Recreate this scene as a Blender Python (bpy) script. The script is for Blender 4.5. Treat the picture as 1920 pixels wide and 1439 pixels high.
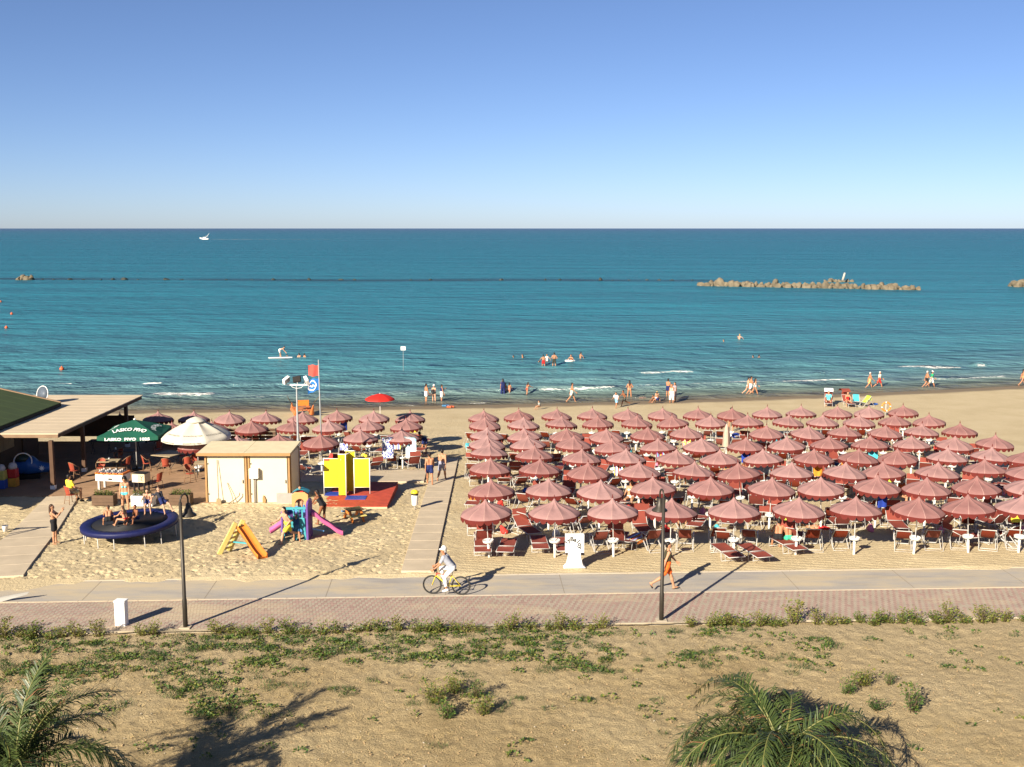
import bpy, math, random
import numpy as np
from mathutils import Vector, Matrix, Euler

R = math.radians
rnd = random.Random(7)
rng = np.random.default_rng(5)
sc = bpy.context.scene
for o in list(bpy.data.objects):
    bpy.data.objects.remove(o)

# ------------------------------------------------------------------ camera
F = 2068.0                                   # focal length in photo pixels (1920 wide)
TILT = math.atan((719.5 - 428.0) / F)
CAMH = 12.5
cd = bpy.data.cameras.new('camera')
cam = bpy.data.objects.new('camera', cd)
sc.collection.objects.link(cam)
cam.location = (0, 0, CAMH)
cam.rotation_euler = (R(90) - TILT, 0, 0)
cd.sensor_width = 36.0
cd.lens = 36.0 * F / 1920.0
cd.clip_start = 0.5
cd.clip_end = 60000
sc.camera = cam

# ------------------------------------------------------------------ sky, sun, exposure
SUN_EL = R(25.0)
SUN_H = Vector((0.545, 0.839, 0)).normalized()          # horizontal direction the light travels
w = bpy.data.worlds.new('World')
sc.world = w
w.use_nodes = True
nt = w.node_tree
sky = nt.nodes.new('ShaderNodeTexSky')
sky.sky_type = 'NISHITA'
sky.sun_disc = False
sky.sun_elevation = SUN_EL
sky.sun_rotation = math.atan2(-SUN_H.x, -SUN_H.y)
sky.altitude = 10
sky.air_density = 0.6
sky.dust_density = 0.3
sky.ozone_density = 5.0
bg = nt.nodes['Background']
bg.inputs['Strength'].default_value = 0.053
tint = nt.nodes.new('ShaderNodeMix')
tint.data_type = 'RGBA'
tint.blend_type = 'MULTIPLY'
tint.inputs['Factor'].default_value = 1
tint.inputs['B'].default_value = (1.08, 0.955, 0.955, 1)
nt.links.new(sky.outputs['Color'], tint.inputs['A'])
nt.links.new(tint.outputs['Result'], bg.inputs['Color'])
sl = bpy.data.lights.new('sun', 'SUN')
sl.energy = 5.0
sl.angle = R(0.5)
sl.color = (1.0, 0.90, 0.74)
sun = bpy.data.objects.new('sun', sl)
sc.collection.objects.link(sun)
sun.location = (-40, -60, 60)
ld = Vector((SUN_H.x * math.cos(SUN_EL), SUN_H.y * math.cos(SUN_EL), -math.sin(SUN_EL)))
sun.rotation_euler = ld.to_track_quat('-Z', 'Y').to_euler()
sc.view_settings.view_transform = 'Standard'
sc.view_settings.look = 'None'
sc.view_settings.gamma = 1
sc.view_settings.use_curve_mapping = False
sc.view_settings.exposure = 1.28
sc.cycles.use_denoising = True
sc.cycles.max_bounces = 6
sc.cycles.diffuse_bounces = 3
sc.cycles.transparent_max_bounces = 8
sc.cycles.caustics_reflective = False
sc.cycles.caustics_refractive = False
sc.render.film_transparent = False

# ------------------------------------------------------------------ place geometry
SEA = -2.5
_sp = np.polyfit([-60, -25, 1.8, 20.9, 49.5, 70], [89.2, 91, 93.8, 96.9, 105.5, 113], 3)
def shore(x):
    return np.polyval(_sp, np.clip(x, -60, 75))
def gz(x, y):
    """height of the beach / promenade / garden"""
    v = y - 0.046 * x
    s = shore(x)
    a = -0.05 * np.clip(v - 40.2, 0, 30.8)
    b = -1.54 - (SEA * -1 - 1.54) * (y - (71 + 0.046 * x)) / np.maximum(s - (71 + 0.046 * x), 1)
    # the ground under the terrace and playground is levelled
    a2 = np.where(v < 53, np.maximum(a, -0.34), -0.34 - 1.2 * (v - 53) / 18.0)
    lf = 1 / (1 + np.exp(np.clip((x + 7.5) * 1.6, -40, 40)))
    a = a * (1 - lf) + np.minimum(a2, 0) * lf
    z = np.where(v < 71, a, b)
    d = y - s
    return np.where(d > 0, SEA - 0.05 * d, z)
cT, sT = math.cos(TILT), math.sin(TILT)
def ray(px, py):
    a, b = px - 960.0, py - 719.5
    return Vector((a, F * cT - b * sT, -F * sT - b * cT))
def P(px, py, h=0.0, z=None):
    """world point where the sight line through a photo pixel meets the ground (or level z) plus h"""
    d = ray(px, py)
    zz = (z if z is not None else 0.0) + h
    for _ in range(1 if z is not None else 14):
        t = (zz - CAMH) / d.z
        x, y = d.x * t, d.y * t
        if z is None:
            zz = float(gz(x, y)) + h
    return Vector((x, y, zz))
def at_depth(px, py, y):
    """point on the sight line at distance y"""
    d = ray(px, py)
    t = y / d.y
    return Vector((d.x * t, y, CAMH + d.z * t))

# ------------------------------------------------------------------ materials
MATS = {}
def mat(name, col, rough=0.7, var=0.12, scale=6.0, metal=0.0, bump=0.0, bscale=20.0, spec=0.3, trans=0.0, col2=None):
    if name in MATS:
        return MATS[name]
    m = bpy.data.materials.new(name)
    m.use_nodes = True
    n, l = m.node_tree.nodes, m.node_tree.links
    b = n['Principled BSDF']
    b.inputs['Roughness'].default_value = rough
    b.inputs['Metallic'].default_value = metal
    b.inputs['Specular IOR Level'].default_value = spec
    tc = n.new('ShaderNodeTexCoord')
    no = n.new('ShaderNodeTexNoise')
    no.inputs['Scale'].default_value = scale
    no.inputs['Detail'].default_value = 5
    l.new(tc.outputs['Object'], no.inputs['Vector'])
    mx = n.new('ShaderNodeMix')
    mx.data_type = 'RGBA'
    c2 = col2 if col2 else tuple(c * (1 - var * 1.6) for c in col)
    c1 = col if col2 else tuple(min(1, c * (1 + var)) for c in col)
    mx.inputs['A'].default_value = (*c1, 1)
    mx.inputs['B'].default_value = (*c2, 1)
    l.new(no.outputs['Fac'], mx.inputs['Factor'])
    l.new(mx.outputs['Result'], b.inputs['Base Color'])
    if bump:
        nb = n.new('ShaderNodeTexNoise')
        nb.inputs['Scale'].default_value = bscale
        nb.inputs['Detail'].default_value = 4
        l.new(tc.outputs['Object'], nb.inputs['Vector'])
        bp = n.new('ShaderNodeBump')
        bp.inputs['Strength'].default_value = 0.6
        bp.inputs['Distance'].default_value = bump
        l.new(nb.outputs['Fac'], bp.inputs['Height'])
        l.new(bp.outputs['Normal'], b.inputs['Normal'])
    if trans:
        out = n['Material Output']
        tr = n.new('ShaderNodeBsdfTranslucent')
        l.new(mx.outputs['Result'], tr.inputs['Color'])
        ms = n.new('ShaderNodeMixShader')
        ms.inputs['Fac'].default_value = trans
        l.new(b.outputs['BSDF'], ms.inputs[1])
        l.new(tr.outputs['BSDF'], ms.inputs[2])
        l.new(ms.outputs['Shader'], out.inputs['Surface'])
    MATS[name] = m
    return m
def vary(m, amount=0.12, tint=(1, 1, 1)):
    """each object with this material gets its own slightly faded or darker tone"""
    n, l = m.node_tree.nodes, m.node_tree.links
    b = n['Principled BSDF']
    src = b.inputs['Base Color'].links[0].from_socket
    oi = n.new('ShaderNodeObjectInfo')
    hs = n.new('ShaderNodeHueSaturation')
    mr = n.new('ShaderNodeMapRange')
    mr.inputs['To Min'].default_value = 1 - amount
    mr.inputs['To Max'].default_value = 1 + amount
    l.new(oi.outputs['Random'], mr.inputs['Value'])
    l.new(mr.outputs['Result'], hs.inputs['Value'])
    m2 = n.new('ShaderNodeMapRange')
    m2.inputs['From Min'].default_value = 1
    m2.inputs['From Max'].default_value = 0
    m2.inputs['To Min'].default_value = 0.86
    m2.inputs['To Max'].default_value = 1.1
    l.new(oi.outputs['Random'], m2.inputs['Value'])
    l.new(m2.outputs['Result'], hs.inputs['Saturation'])
    l.new(src, hs.inputs['Color'])
    l.new(hs.outputs['Color'], b.inputs['Base Color'])
    return m
def dusted(m, thr=0.55, gain=5.0, col=(0.47, 0.38, 0.245), top=0.85):
    """drifts of blown sand lying over a paved surface"""
    n, l = m.node_tree.nodes, m.node_tree.links
    b = n['Principled BSDF']
    src = b.inputs['Base Color'].links[0].from_socket
    g = n.new('ShaderNodeNewGeometry')
    mp = n.new('ShaderNodeMapping')
    mp.inputs['Scale'].default_value = (0.22, 0.7, 1)
    l.new(g.outputs['Position'], mp.inputs['Vector'])
    t = n.new('ShaderNodeTexNoise')
    t.inputs['Scale'].default_value = 1.0
    t.inputs['Detail'].default_value = 7
    t.inputs['Roughness'].default_value = 0.68
    l.new(mp.outputs['Vector'], t.inputs['Vector'])
    sx = n.new('ShaderNodeSeparateXYZ')
    l.new(g.outputs['Position'], sx.inputs[0])
    lf = n.new('ShaderNodeMapRange')
    lf.inputs['From Min'].default_value = -2
    lf.inputs['From Max'].default_value = -17
    lf.inputs['To Max'].default_value = 0.10
    l.new(sx.outputs['X'], lf.inputs['Value'])
    ad = n.new('ShaderNodeMath')
    l.new(t.outputs['Fac'], ad.inputs[0])
    l.new(lf.outputs['Result'], ad.inputs[1])
    mr = n.new('ShaderNodeMapRange')
    mr.inputs['From Min'].default_value = thr
    mr.inputs['From Max'].default_value = thr + 1 / gain
    mr.inputs['To Max'].default_value = top
    l.new(ad.outputs[0], mr.inputs['Value'])
    mx = n.new('ShaderNodeMix')
    mx.data_type = 'RGBA'
    l.new(mr.outputs['Result'], mx.inputs['Factor'])
    l.new(src, mx.inputs['A'])
    mx.inputs['B'].default_value = (*col, 1)
    l.new(mx.outputs['Result'], b.inputs['Base Color'])
    return m

# ------------------------------------------------------------------ mesh helpers
class MB:
    def __init__(s):
        s.v, s.f, s.m = [], [], []
    def add(s, verts, faces, mi=0):
        o = len(s.v)
        s.v.extend(tuple(p) for p in verts)
        s.f.extend(tuple(i + o for i in f) for f in faces)
        s.m.extend([mi] * len(faces))
        return s
    def box(s, c, sz, mi=0, M=None, top=1.0):
        x, y, z = (k / 2 for k in sz)
        q = [Vector((sx * x * (top if sz_ > 0 else 1), sy * y * (top if sz_ > 0 else 1), sz_ * z)) for sz_ in (-1, 1) for sy in (-1, 1) for sx in (-1, 1)]
        if M is not None:
            q = [M @ p for p in q]
        q = [p + Vector(c) for p in q]
        return s.add(q, [(0, 2, 3, 1), (4, 5, 7, 6), (0, 1, 5, 4), (2, 6, 7, 3), (0, 4, 6, 2), (1, 3, 7, 5)], mi)
    def tube(s, pts, r, n=6, mi=0):
        pts = [Vector(p) for p in pts]
        rs = r if isinstance(r, (list, tuple)) else [r] * len(pts)
        vs, fs = [], []
        up = None
        for i, p in enumerate(pts):
            a = pts[max(i - 1, 0)]
            b = pts[min(i + 1, len(pts) - 1)]
            t = (b - a).normalized()
            if up is None:
                up = Vector((0, 0, 1)) if abs(t.z) < 0.9 else Vector((0, 1, 0))
            u = up.cross(t)
            if u.length < 1e-4:
                u = Vector((1, 0, 0)).cross(t)
            u.normalize()
            wv = t.cross(u).normalized()
            up = wv
            for k in range(n):
                an = 2 * math.pi * k / n
                vs.append(p + (u * math.cos(an) + wv * math.sin(an)) * rs[i])
        for i in range(len(pts) - 1):
            for k in range(n):
                a, b = i * n + k, i * n + (k + 1) % n
                fs.append((a, b, b + n, a + n))
        fs.append(tuple(reversed(range(n))))
        fs.append(tuple(range((len(pts) - 1) * n, len(pts) * n)))
        return s.add(vs, fs, mi)
    def bar(s, p0, p1, wd, ht, mi=0, upv=(0, 0, 1)):
        p0, p1 = Vector(p0), Vector(p1)
        t = (p1 - p0).normalized()
        u = Vector(upv).cross(t)
        if u.length < 1e-4:
            u = Vector((1, 0, 0)).cross(t)
        u.normalize()
        wv = t.cross(u)
        q = [p + u * a * wd / 2 + wv * b * ht / 2 for p in (p0, p1) for a, b in ((-1, -1), (1, -1), (1, 1), (-1, 1))]
        return s.add(q, [(3, 2, 1, 0), (4, 5, 6, 7), (0, 1, 5, 4), (1, 2, 6, 5), (2, 3, 7, 6), (3, 0, 4, 7)], mi)
    def lathe(s, prof, n=12, mi=0, c=(0, 0, 0), M=None):
        vs, fs = [], []
        for r, z in prof:
            for k in range(n):
                a = 2 * math.pi * k / n
                p = Vector((r * math.cos(a), r * math.sin(a), z))
                if M is not None:
                    p = M @ p
                vs.append(p + Vector(c))
        for i in range(len(prof) - 1):
            for k in range(n):
                a, b = i * n + k, i * n + (k + 1) % n
                fs.append((a, b, b + n, a + n))
        fs.append(tuple(reversed(range(n))))
        fs.append(tuple(range((len(prof) - 1) * n, len(prof) * n)))
        return s.add(vs, fs, mi)
    def prism(s, poly, depth, mi=0, M=None):
        """poly in XZ plane, extruded +-depth/2 in Y"""
        n = len(poly)
        q = [Vector((x, -depth / 2, z)) for x, z in poly] + [Vector((x, depth / 2, z)) for x, z in poly]
        if M is not None:
            q = [M @ p for p in q]
        fs = [tuple(range(n)), tuple(reversed(range(n, 2 * n)))]
        fs += [(i, i + n, (i + 1) % n + n, (i + 1) % n) for i in range(n)]
        return s.add(q, fs, mi)
    def sheet(s, rows, mi=0, thick=0.0):
        """rows: grid of points -> quads; thick>0 gives it a back"""
        nr, nc = len(rows), len(rows[0])
        vs = [Vector(p) for r in rows for p in r]
        fs = [(i * nc + j, i * nc + j + 1, (i + 1) * nc + j + 1, (i + 1) * nc + j) for i in range(nr - 1) for j in range(nc - 1)]
        return s.add(vs, fs, mi)
    def mesh(s, name, mats, smooth=False):
        me = bpy.data.meshes.new(name)
        me.from_pydata(s.v, [], s.f)
        for m in (mats if isinstance(mats, (list, tuple)) else [mats]):
            me.materials.append(m)
        me.polygons.foreach_set('material_index', s.m)
        if smooth:
            me.polygons.foreach_set('use_smooth', [True] * len(s.f))
        me.update()
        return me
    def obj(s, name, mats, parent=None, smooth=False, bevel=0.0, loc=(0, 0, 0), rz=0.0):
        return put(name, s.mesh(name, mats, smooth), parent, loc, rz, bevel)

def put(name, me, parent=None, loc=(0, 0, 0), rz=0.0, bevel=0.0):
    o = bpy.data.objects.new(name, me)
    sc.collection.objects.link(o)
    o.location = loc
    o.rotation_euler = (0, 0, rz)
    o.parent = parent
    if bevel:
        b = o.modifiers.new('bevel', 'BEVEL')
        b.width = bevel
        b.segments = 2
        b.limit_method = 'ANGLE'
    return o
def tag(o, label, cat, group=None):
    o['label'] = label
    o['category'] = cat
    if group:
        o['group'] = group
    return o
def thing(name, label, cat, loc=(0, 0, 0), rz=0.0, group=None):
    return tag(put(name, None, None, loc, rz), label, cat, group)
def struct(o, kind='structure'):
    o['kind'] = kind
    return o
def dup(o, loc=None, rz=None, label=None, parent=None):
    c = o.copy()
    sc.collection.objects.link(c)
    if parent is not None:
        c.parent = parent
    if loc is not None:
        c.location = loc
    if rz is not None:
        c.rotation_euler = (0, 0, rz)
    if label:
        c['label'] = label
    for ch in o.children:
        dup(ch, parent=c)
    return c
ORD = ['zeroth', 'first', 'second', 'third', 'fourth', 'fifth', 'sixth', 'seventh', 'eighth', 'ninth', 'tenth', 'eleventh', 'twelfth', 'thirteenth', 'fourteenth', 'fifteenth', 'sixteenth', 'seventeenth', 'eighteenth', 'nineteenth', 'twentieth']
def grid_mesh(name, X, Y, Z, material, attrs=None, smooth=True):
    nr, nc = X.shape
    me = bpy.data.meshes.new(name)
    me.vertices.add(nr * nc)
    me.vertices.foreach_set('co', np.stack([X, Y, Z], -1).astype(np.float32).ravel())
    i = np.arange(nr - 1)[:, None] * nc + np.arange(nc - 1)[None]
    q = np.stack([i, i + 1, i + nc + 1, i + nc], -1).reshape(-1, 4)
    me.loops.add(q.size)
    me.loops.foreach_set('vertex_index', q.ravel().astype(np.int32))
    me.polygons.add(len(q))
    me.polygons.foreach_set('loop_start', np.arange(len(q), dtype=np.int32) * 4)
    me.polygons.foreach_set('use_smooth', np.full(len(q), smooth))
    for k, a in (attrs or {}).items():
        at = me.attributes.new(k, 'FLOAT', 'POINT')
        at.data.foreach_set('value', a.astype(np.float32).ravel())
    me.materials.append(material)
    me.update(calc_edges=True)
    me.validate()
    return me
def vnoise(x, y, seed=0):
    """smooth value noise"""
    def h(i, j):
        k = (i.astype(np.int64) * 374761393 + j.astype(np.int64) * 668265263 + seed * 1442695041) & 0xffffffff
        k = ((k ^ (k >> 13)) * 1274126177) & 0xffffffff
        return ((k ^ (k >> 16)) & 0xffff) / 65535.0
    i, j = np.floor(x), np.floor(y)
    fx, fy = x - i, y - j
    fx, fy = fx * fx * (3 - 2 * fx), fy * fy * (3 - 2 * fy)
    return (h(i, j) * (1 - fx) + h(i + 1, j) * fx) * (1 - fy) + (h(i, j + 1) * (1 - fx) + h(i + 1, j + 1) * fx) * fy
def fbm(x, y, seed=0, oct=4):
    a, t = 0.5, 0
    for k in range(oct):
        t = t + a * vnoise(x * 2 ** k, y * 2 ** k, seed + k)
        a /= 2
    return t

# ================================================================== GROUND
def axis(*segs):
    out = []
    for a, b, st in segs:
        out.append(np.arange(a, b - 1e-6, st))
    out.append(np.array([segs[-1][1]]))
    return np.concatenate(out)
def nodes_of(name):
    m = bpy.data.materials.new(name)
    m.use_nodes = True
    return m, m.node_tree.nodes, m.node_tree.links
def ramp(n, l, fac, stops):
    r = n.new('ShaderNodeValToRGB')
    while len(r.color_ramp.elements) < len(stops):
        r.color_ramp.elements.new(0.5)
    for e, (p, c) in zip(r.color_ramp.elements, stops):
        e.position = p
        e.color = (*c, 1)
    l.new(fac, r.inputs['Fac'])
    return r.outputs['Color']
def attr(n, name):
    a = n.new('ShaderNodeAttribute')
    a.attribute_name = name
    return a.outputs['Fac']
def noise(n, l, vec, scale, detail=4, rough=0.55):
    t = n.new('ShaderNodeTexNoise')
    t.inputs['Scale'].default_value = scale
    t.inputs['Detail'].default_value = detail
    t.inputs['Roughness'].default_value = rough
    l.new(vec, t.inputs['Vector'])
    return t.outputs['Fac']
def mixc(n, l, fac, a, b, mode='MIX'):
    x = n.new('ShaderNodeMix')
    x.data_type = 'RGBA'
    x.blend_type = mode
    for s, v in (('Factor', fac), ('A', a), ('B', b)):
        if isinstance(v, bpy.types.NodeSocket):
            l.new(v, x.inputs[s])
        elif isinstance(v, tuple):
            x.inputs[s].default_value = (*v, 1)
        else:
            x.inputs[s].default_value = v
    return x.outputs['Result']
def math_(n, l, op, a, b=0.0, clamp=False):
    x = n.new('ShaderNodeMath')
    x.operation = op
    x.use_clamp = clamp
    for i, v in enumerate((a, b)):
        if isinstance(v, bpy.types.NodeSocket):
            l.new(v, x.inputs[i])
        else:
            x.inputs[i].default_value = v
    return x.outputs[0]
def bump(n, l, h, strength, dist, normal=None):
    b = n.new('ShaderNodeBump')
    b.inputs['Strength'].default_value = strength
    b.inputs['Distance'].default_value = dist
    l.new(h, b.inputs['Height'])
    if normal:
        l.new(normal, b.inputs['Normal'])
    return b.outputs['Normal']
def pos(n):
    return n.new('ShaderNodeNewGeometry').outputs['Position']
def mapping(n, l, vec, scale, rot=(0, 0, 0)):
    m = n.new('ShaderNodeMapping')
    m.inputs['Scale'].default_value = scale
    m.inputs['Rotation'].default_value = rot
    l.new(vec, m.inputs['Vector'])
    return m.outputs['Vector']

# --- sand
m_sand, n, l = nodes_of('sand')
b = n['Principled BSDF']
p = pos(n)
c = ramp(n, l, noise(n, l, p, 0.35, 6, 0.65), [(0.3, (0.48, 0.38, 0.22)), (0.55, (0.56, 0.455, 0.275)), (0.8, (0.61, 0.505, 0.32))])
c = mixc(n, l, math_(n, l, 'MULTIPLY', noise(n, l, p, 9, 4, 0.7), 0.5), c, (0.26, 0.195, 0.11))
wet = attr(n, 'wet')
wn = math_(n, l, 'ADD', wet, math_(n, l, 'MULTIPLY', math_(n, l, 'SUBTRACT', noise(n, l, p, 0.5, 3), 0.5), 0.5))
wf = math_(n, l, 'MULTIPLY', math_(n, l, 'SUBTRACT', wn, 0.35), 3.0, True)
c = mixc(n, l, wf, c, (0.19, 0.142, 0.082))
l.new(c, b.inputs['Base Color'])
l.new(math_(n, l, 'SUBTRACT', 0.9, math_(n, l, 'MULTIPLY', wf, 0.25)), b.inputs['Roughness'])
b.inputs['Specular IOR Level'].default_value = 0.25
hh = noise(n, l, mapping(n, l, p, (1, 1, 1)), 11.0, 5, 0.65)
dry = math_(n, l, 'SUBTRACT', 1.0, wf)
l.new(bump(n, l, math_(n, l, 'MULTIPLY', hh, dry), 0.8, 0.05), b.inputs['Normal'])

xs = axis((-260, -62, 9), (-62, -32, 0.6), (-32, -21, 0.12), (-21, -2.5, 0.052), (-2.5, 20, 0.08), (20, 36, 0.12), (36, 70, 0.6), (70, 300, 9))
vs_ = np.concatenate([axis((38.72, 53, 0.055), (53, 58, 0.1), (58, 76, 0.16)), np.array([])])
# below the last row the sheet follows the shoreline
tt = np.concatenate([np.linspace(0, 1, 110)[1:] , 1 + np.linspace(0, 1, 30)[1:] ** 1.6 * 3.0])
X = np.repeat(xs[None], len(vs_) + len(tt), 0)
Yv = vs_[:, None] + 0.046 * np.clip(xs, -60, 70)[None]
y76 = Yv[-1]
Yt = y76[None] + (shore(xs)[None] - y76[None]) * np.minimum(tt, 1)[:, None] + np.maximum(tt - 1, 0)[:, None] * 20
Y = np.concatenate([Yv, Yt], 0)
Z = gz(np.clip(X, -60, 75), Y - 0.046 * (X - np.clip(X, -60, 70)) * 0)
D = shore(X) - Y
# trodden sand: footprints and heaps
V = Y - 0.046 * X
left = 1 / (1 + np.exp((X + 3.5) * 1.2))
amp = 0.35 + 0.65 * left
amp = np.where((V < 42.6) & (X > -2), 0.25, amp)
amp = amp * np.clip((D - 5) / 6, 0, 1) * np.clip((V - 38.72) / 0.5, 0, 1)
amp = amp * np.where(V > 72, 0.55, 1.0)
lum = (fbm(X * 0.7, Y * 0.7, 3, 3) - 0.45) * 0.07 + (vnoise(X * 3.6, Y * 3.0, 11) - 0.5) * 0.028 + (vnoise(X * 9.0, Y * 7.0, 12) - 0.5) * 0.035
# footprints stamped on a fine raster, then read off at the sheet's points
gx0, gy0, gs = -33.0, 36.0, 0.04
GW, GH = int(70 / gs), int(42 / gs)
ras = np.zeros((GH, GW), np.float32)
NF = 15000
fx, fy = rng.uniform(gx0 + 1, gx0 + 69, NF), rng.uniform(gy0 + 1, gy0 + 41, NF)
fa, fd = rng.uniform(0, 6.28, NF), rng.uniform(0.025, 0.065, NF)
fl_ = rng.uniform(0.10, 0.17, NF)
wi = np.arange(-6, 7)
WX, WY = np.meshgrid(wi, wi)
ix, iy = np.round((fx - gx0) / gs).astype(int), np.round((fy - gy0) / gs).astype(int)
for dx, dy in zip(WX.ravel(), WY.ravel()):
    ux, uy = (ix + dx) * gs + gx0 - fx, (iy + dy) * gs + gy0 - fy
    u = ux * np.cos(fa) + uy * np.sin(fa)
    w_ = -ux * np.sin(fa) + uy * np.cos(fa)
    r = np.sqrt((u / fl_) ** 2 + (w_ / 0.065) ** 2)
    hgt = np.where(r < 1.15, -fd * np.clip((1.15 - r) / 0.5, 0, 1), 0.35 * fd * np.exp(-((r - 1.45) / 0.25) ** 2))
    np.add.at(ras, (iy + dy, ix + dx), hgt.astype(np.float32))
ras = np.clip(ras, -0.09, 0.05)
ci = np.clip((X - gx0) / gs, 0, GW - 2)
cj = np.clip((Y - gy0) / gs, 0, GH - 2)
i0, j0 = ci.astype(int), cj.astype(int)
tx, ty = ci - i0, cj - j0
dent = (ras[j0, i0] * (1 - tx) + ras[j0, i0 + 1] * tx) * (1 - ty) + (ras[j0 + 1, i0] * (1 - tx) + ras[j0 + 1, i0 + 1] * tx) * ty
dent = np.where((X > gx0) & (X < gx0 + 69) & (Y < gy0 + 41), dent, 0)
Z = Z + (lum + dent) * amp * 0.9
rake = np.where((V < 43.0) & (X > -2) & (V > 38.9), np.sin((X * 0.5 + Y * 2.2 + 0.4 * vnoise(X * .4, Y * .4, 5)) * 9.0) * 0.008, 0)
Z = Z + rake
wet_a = np.clip(1 - (D - 0.6) / 3.4, 0, 1)
beach = put('beach_sand', grid_mesh('beach_sand', X, Y, Z, m_sand, {'wet': wet_a}))
struct(beach)
LUMPX = None

# --- garden soil in front of the promenade
m_soil, n, l = nodes_of('dry_soil')
b = n['Principled BSDF']
p = pos(n)
c = ramp(n, l, noise(n, l, p, 0.22, 6, 0.6), [(0.32, (0.38, 0.285, 0.145)), (0.5, (0.48, 0.37, 0.20)), (0.72, (0.55, 0.44, 0.255))])
sandy = attr(n, 'sandy')
c = mixc(n, l, sandy, c, (0.48, 0.385, 0.235))
c = mixc(n, l, math_(n, l, 'MULTIPLY', noise(n, l, p, 16, 5, 0.75), 0.5), c, (0.22, 0.15, 0.07))
vo = n.new('ShaderNodeTexVoronoi')
vo.inputs['Scale'].default_value = 9
l.new(p, vo.inputs['Vector'])
peb = math_(n, l, 'LESS_THAN', vo.outputs['Distance'], 0.16)
pm = math_(n, l, 'MULTIPLY', peb, math_(n, l, 'GREATER_THAN', noise(n, l, p, 3.1, 2), 0.55))
c = mixc(n, l, math_(n, l, 'MULTIPLY', pm, 0.7), c, (0.38, 0.32, 0.23))
l.new(c, b.inputs['Base Color'])
b.inputs['Roughness'].default_value = 0.95
b.inputs['Specular IOR Level'].default_value = 0.15
l.new(bump(n, l, noise(n, l, p, 15, 7, 0.75), 1.0, 0.10), b.inputs['Normal'])
xs = axis((-260, -40, 10), (-40, -20, 0.5), (-20, 20, 0.075), (20, 40, 0.5), (40, 300, 10))
vs_ = axis((-20, 19, 1.5), (19, 33.5, 0.08))
X = np.repeat(xs[None], len(vs_), 0)
Y = vs_[:, None] + 0.046 * xs[None]
def garden_z(x, v):
    return (fbm(x * 0.35, v * 0.35, 31, 2) - 0.4) * 0.12 * np.clip((33.3 - v) / 1.0, 0, 1)
Vg = Y - 0.046 * X
Z = garden_z(X, Vg) + ((vnoise(X * 4.3, Vg * 4.0, 41) - 0.5) * 0.028 + (vnoise(X * 9, Vg * 8, 42) - 0.5) * 0.06) * np.clip((33.4 - Vg) / 0.6, 0, 1) - 0.03
sandy_a = np.clip((Vg - 30.2 + 1.6 * (fbm(X * 0.3, Vg * 0.5, 51) - 0.5)) / 2.6, 0, 1) * 0.9
sandy_a = np.maximum(sandy_a, np.clip((X - 6) / 10, 0, 0.55) * np.clip((Vg - 24) / 4, 0, 1))
garden = struct(put('garden_ground', grid_mesh('garden_ground', X, Y, Z, m_soil, {'sandy': sandy_a})))
def gardz(x, y):
    return float(garden_z(np.array(x), np.array(y - 0.046 * x))) - 0.03

# --- promenade: concrete path, kerbs, pavers
ROT = math.atan(0.046)
m_conc, n, l = nodes_of('path_concrete')
b = n['Principled BSDF']
p = pos(n)
pst = mapping(n, l, p, (0.35, 1.6, 1))
c = ramp(n, l, noise(n, l, pst, 0.9, 6, 0.65), [(0.3, (0.26, 0.24, 0.22)), (0.5, (0.335, 0.305, 0.265)), (0.68, (0.40, 0.345, 0.265))])
sw = math_(n, l, 'MULTIPLY', math_(n, l, 'SUBTRACT', noise(n, l, mapping(n, l, p, (0.22, 0.8, 1)), 1.0, 6, 0.7), 0.49), 5.0, True)
c = mixc(n, l, math_(n, l, 'MULTIPLY', sw, 0.75), c, (0.47, 0.38, 0.245))
l.new(c, b.inputs['Base Color'])
b.inputs['Roughness'].default_value = 0.9
b.inputs['Specular IOR Level'].default_value = 0.2
l.new(bump(n, l, noise(n, l, p, 25, 4), 0.3, 0.02), b.inputs['Normal'])
m_kerb = mat('kerb_stone', (0.42, 0.36, 0.28), 0.85, 0.15, 3)
m_pink = mat('paver_pink', (0.345, 0.235, 0.19), 0.9, 0.28, 2.2)
m_grey = mat('paver_grey', (0.36, 0.30, 0.23), 0.9, 0.22, 1.7)
dusted(m_pink, 0.54)
dusted(m_grey, 0.54)
dusted(m_kerb, 0.47)
dusted(m_conc, 0.50, 6)
m_bed = mat('paver_bed', (0.21, 0.17, 0.12), 0.95, 0.15, 4)
LX0, LX1 = -70, 75
prom = struct(put('promenade', MB().box(((LX0 + LX1) / 2, 37.63, -0.19), (LX1 - LX0, 2.1, 0.40)).mesh('promenade', m_conc), None, (0, 0, 0), ROT))
for nm, v0, wd, zt in (('kerb', 38.73, 0.08, 0.03), ('kerb', 36.53, 0.09, 0.018), ('kerb', 33.56, 0.09, 0.03)):
    q = MB()
    x = LX0
    while x < LX1:
        q.box((x + 0.5, v0, zt - 0.1), (0.988, wd, 0.2))
        x += 1.0
    k = q.obj(nm, m_kerb, prom)
    k['kind'] = 'stuff'
q = MB()
for x in np.arange(-58, 70, 4.1):
    q.box((x, 37.63, 0.0105), (0.02, 2.08, 0.004))
q.obj('expansion_joint', mat('joint', (0.22, 0.18, 0.13), 0.95), prom)['kind'] = 'stuff'
pav = MB()
pav.box(((LX0 + LX1) / 2, 35.04, -0.21), (LX1 - LX0, 2.86, 0.40), 2)
j = 0
v = 33.62
while v < 36.46:
    x = -32 + (j * 0.07) % 0.21
    while x < 32:
        for k in range(2):
            pav.box((x + 0.0525 + k * 0.105, v + 0.1, -0.02), (0.099, 0.193, 0.04 + 0.004 * rnd.random()), k if rnd.random() > 0.03 else 1 - k)
        x += 0.21
    v += 0.2
    j += 1
pv = pav.obj('pavers', [m_pink, m_grey, m_bed], prom)
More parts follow.
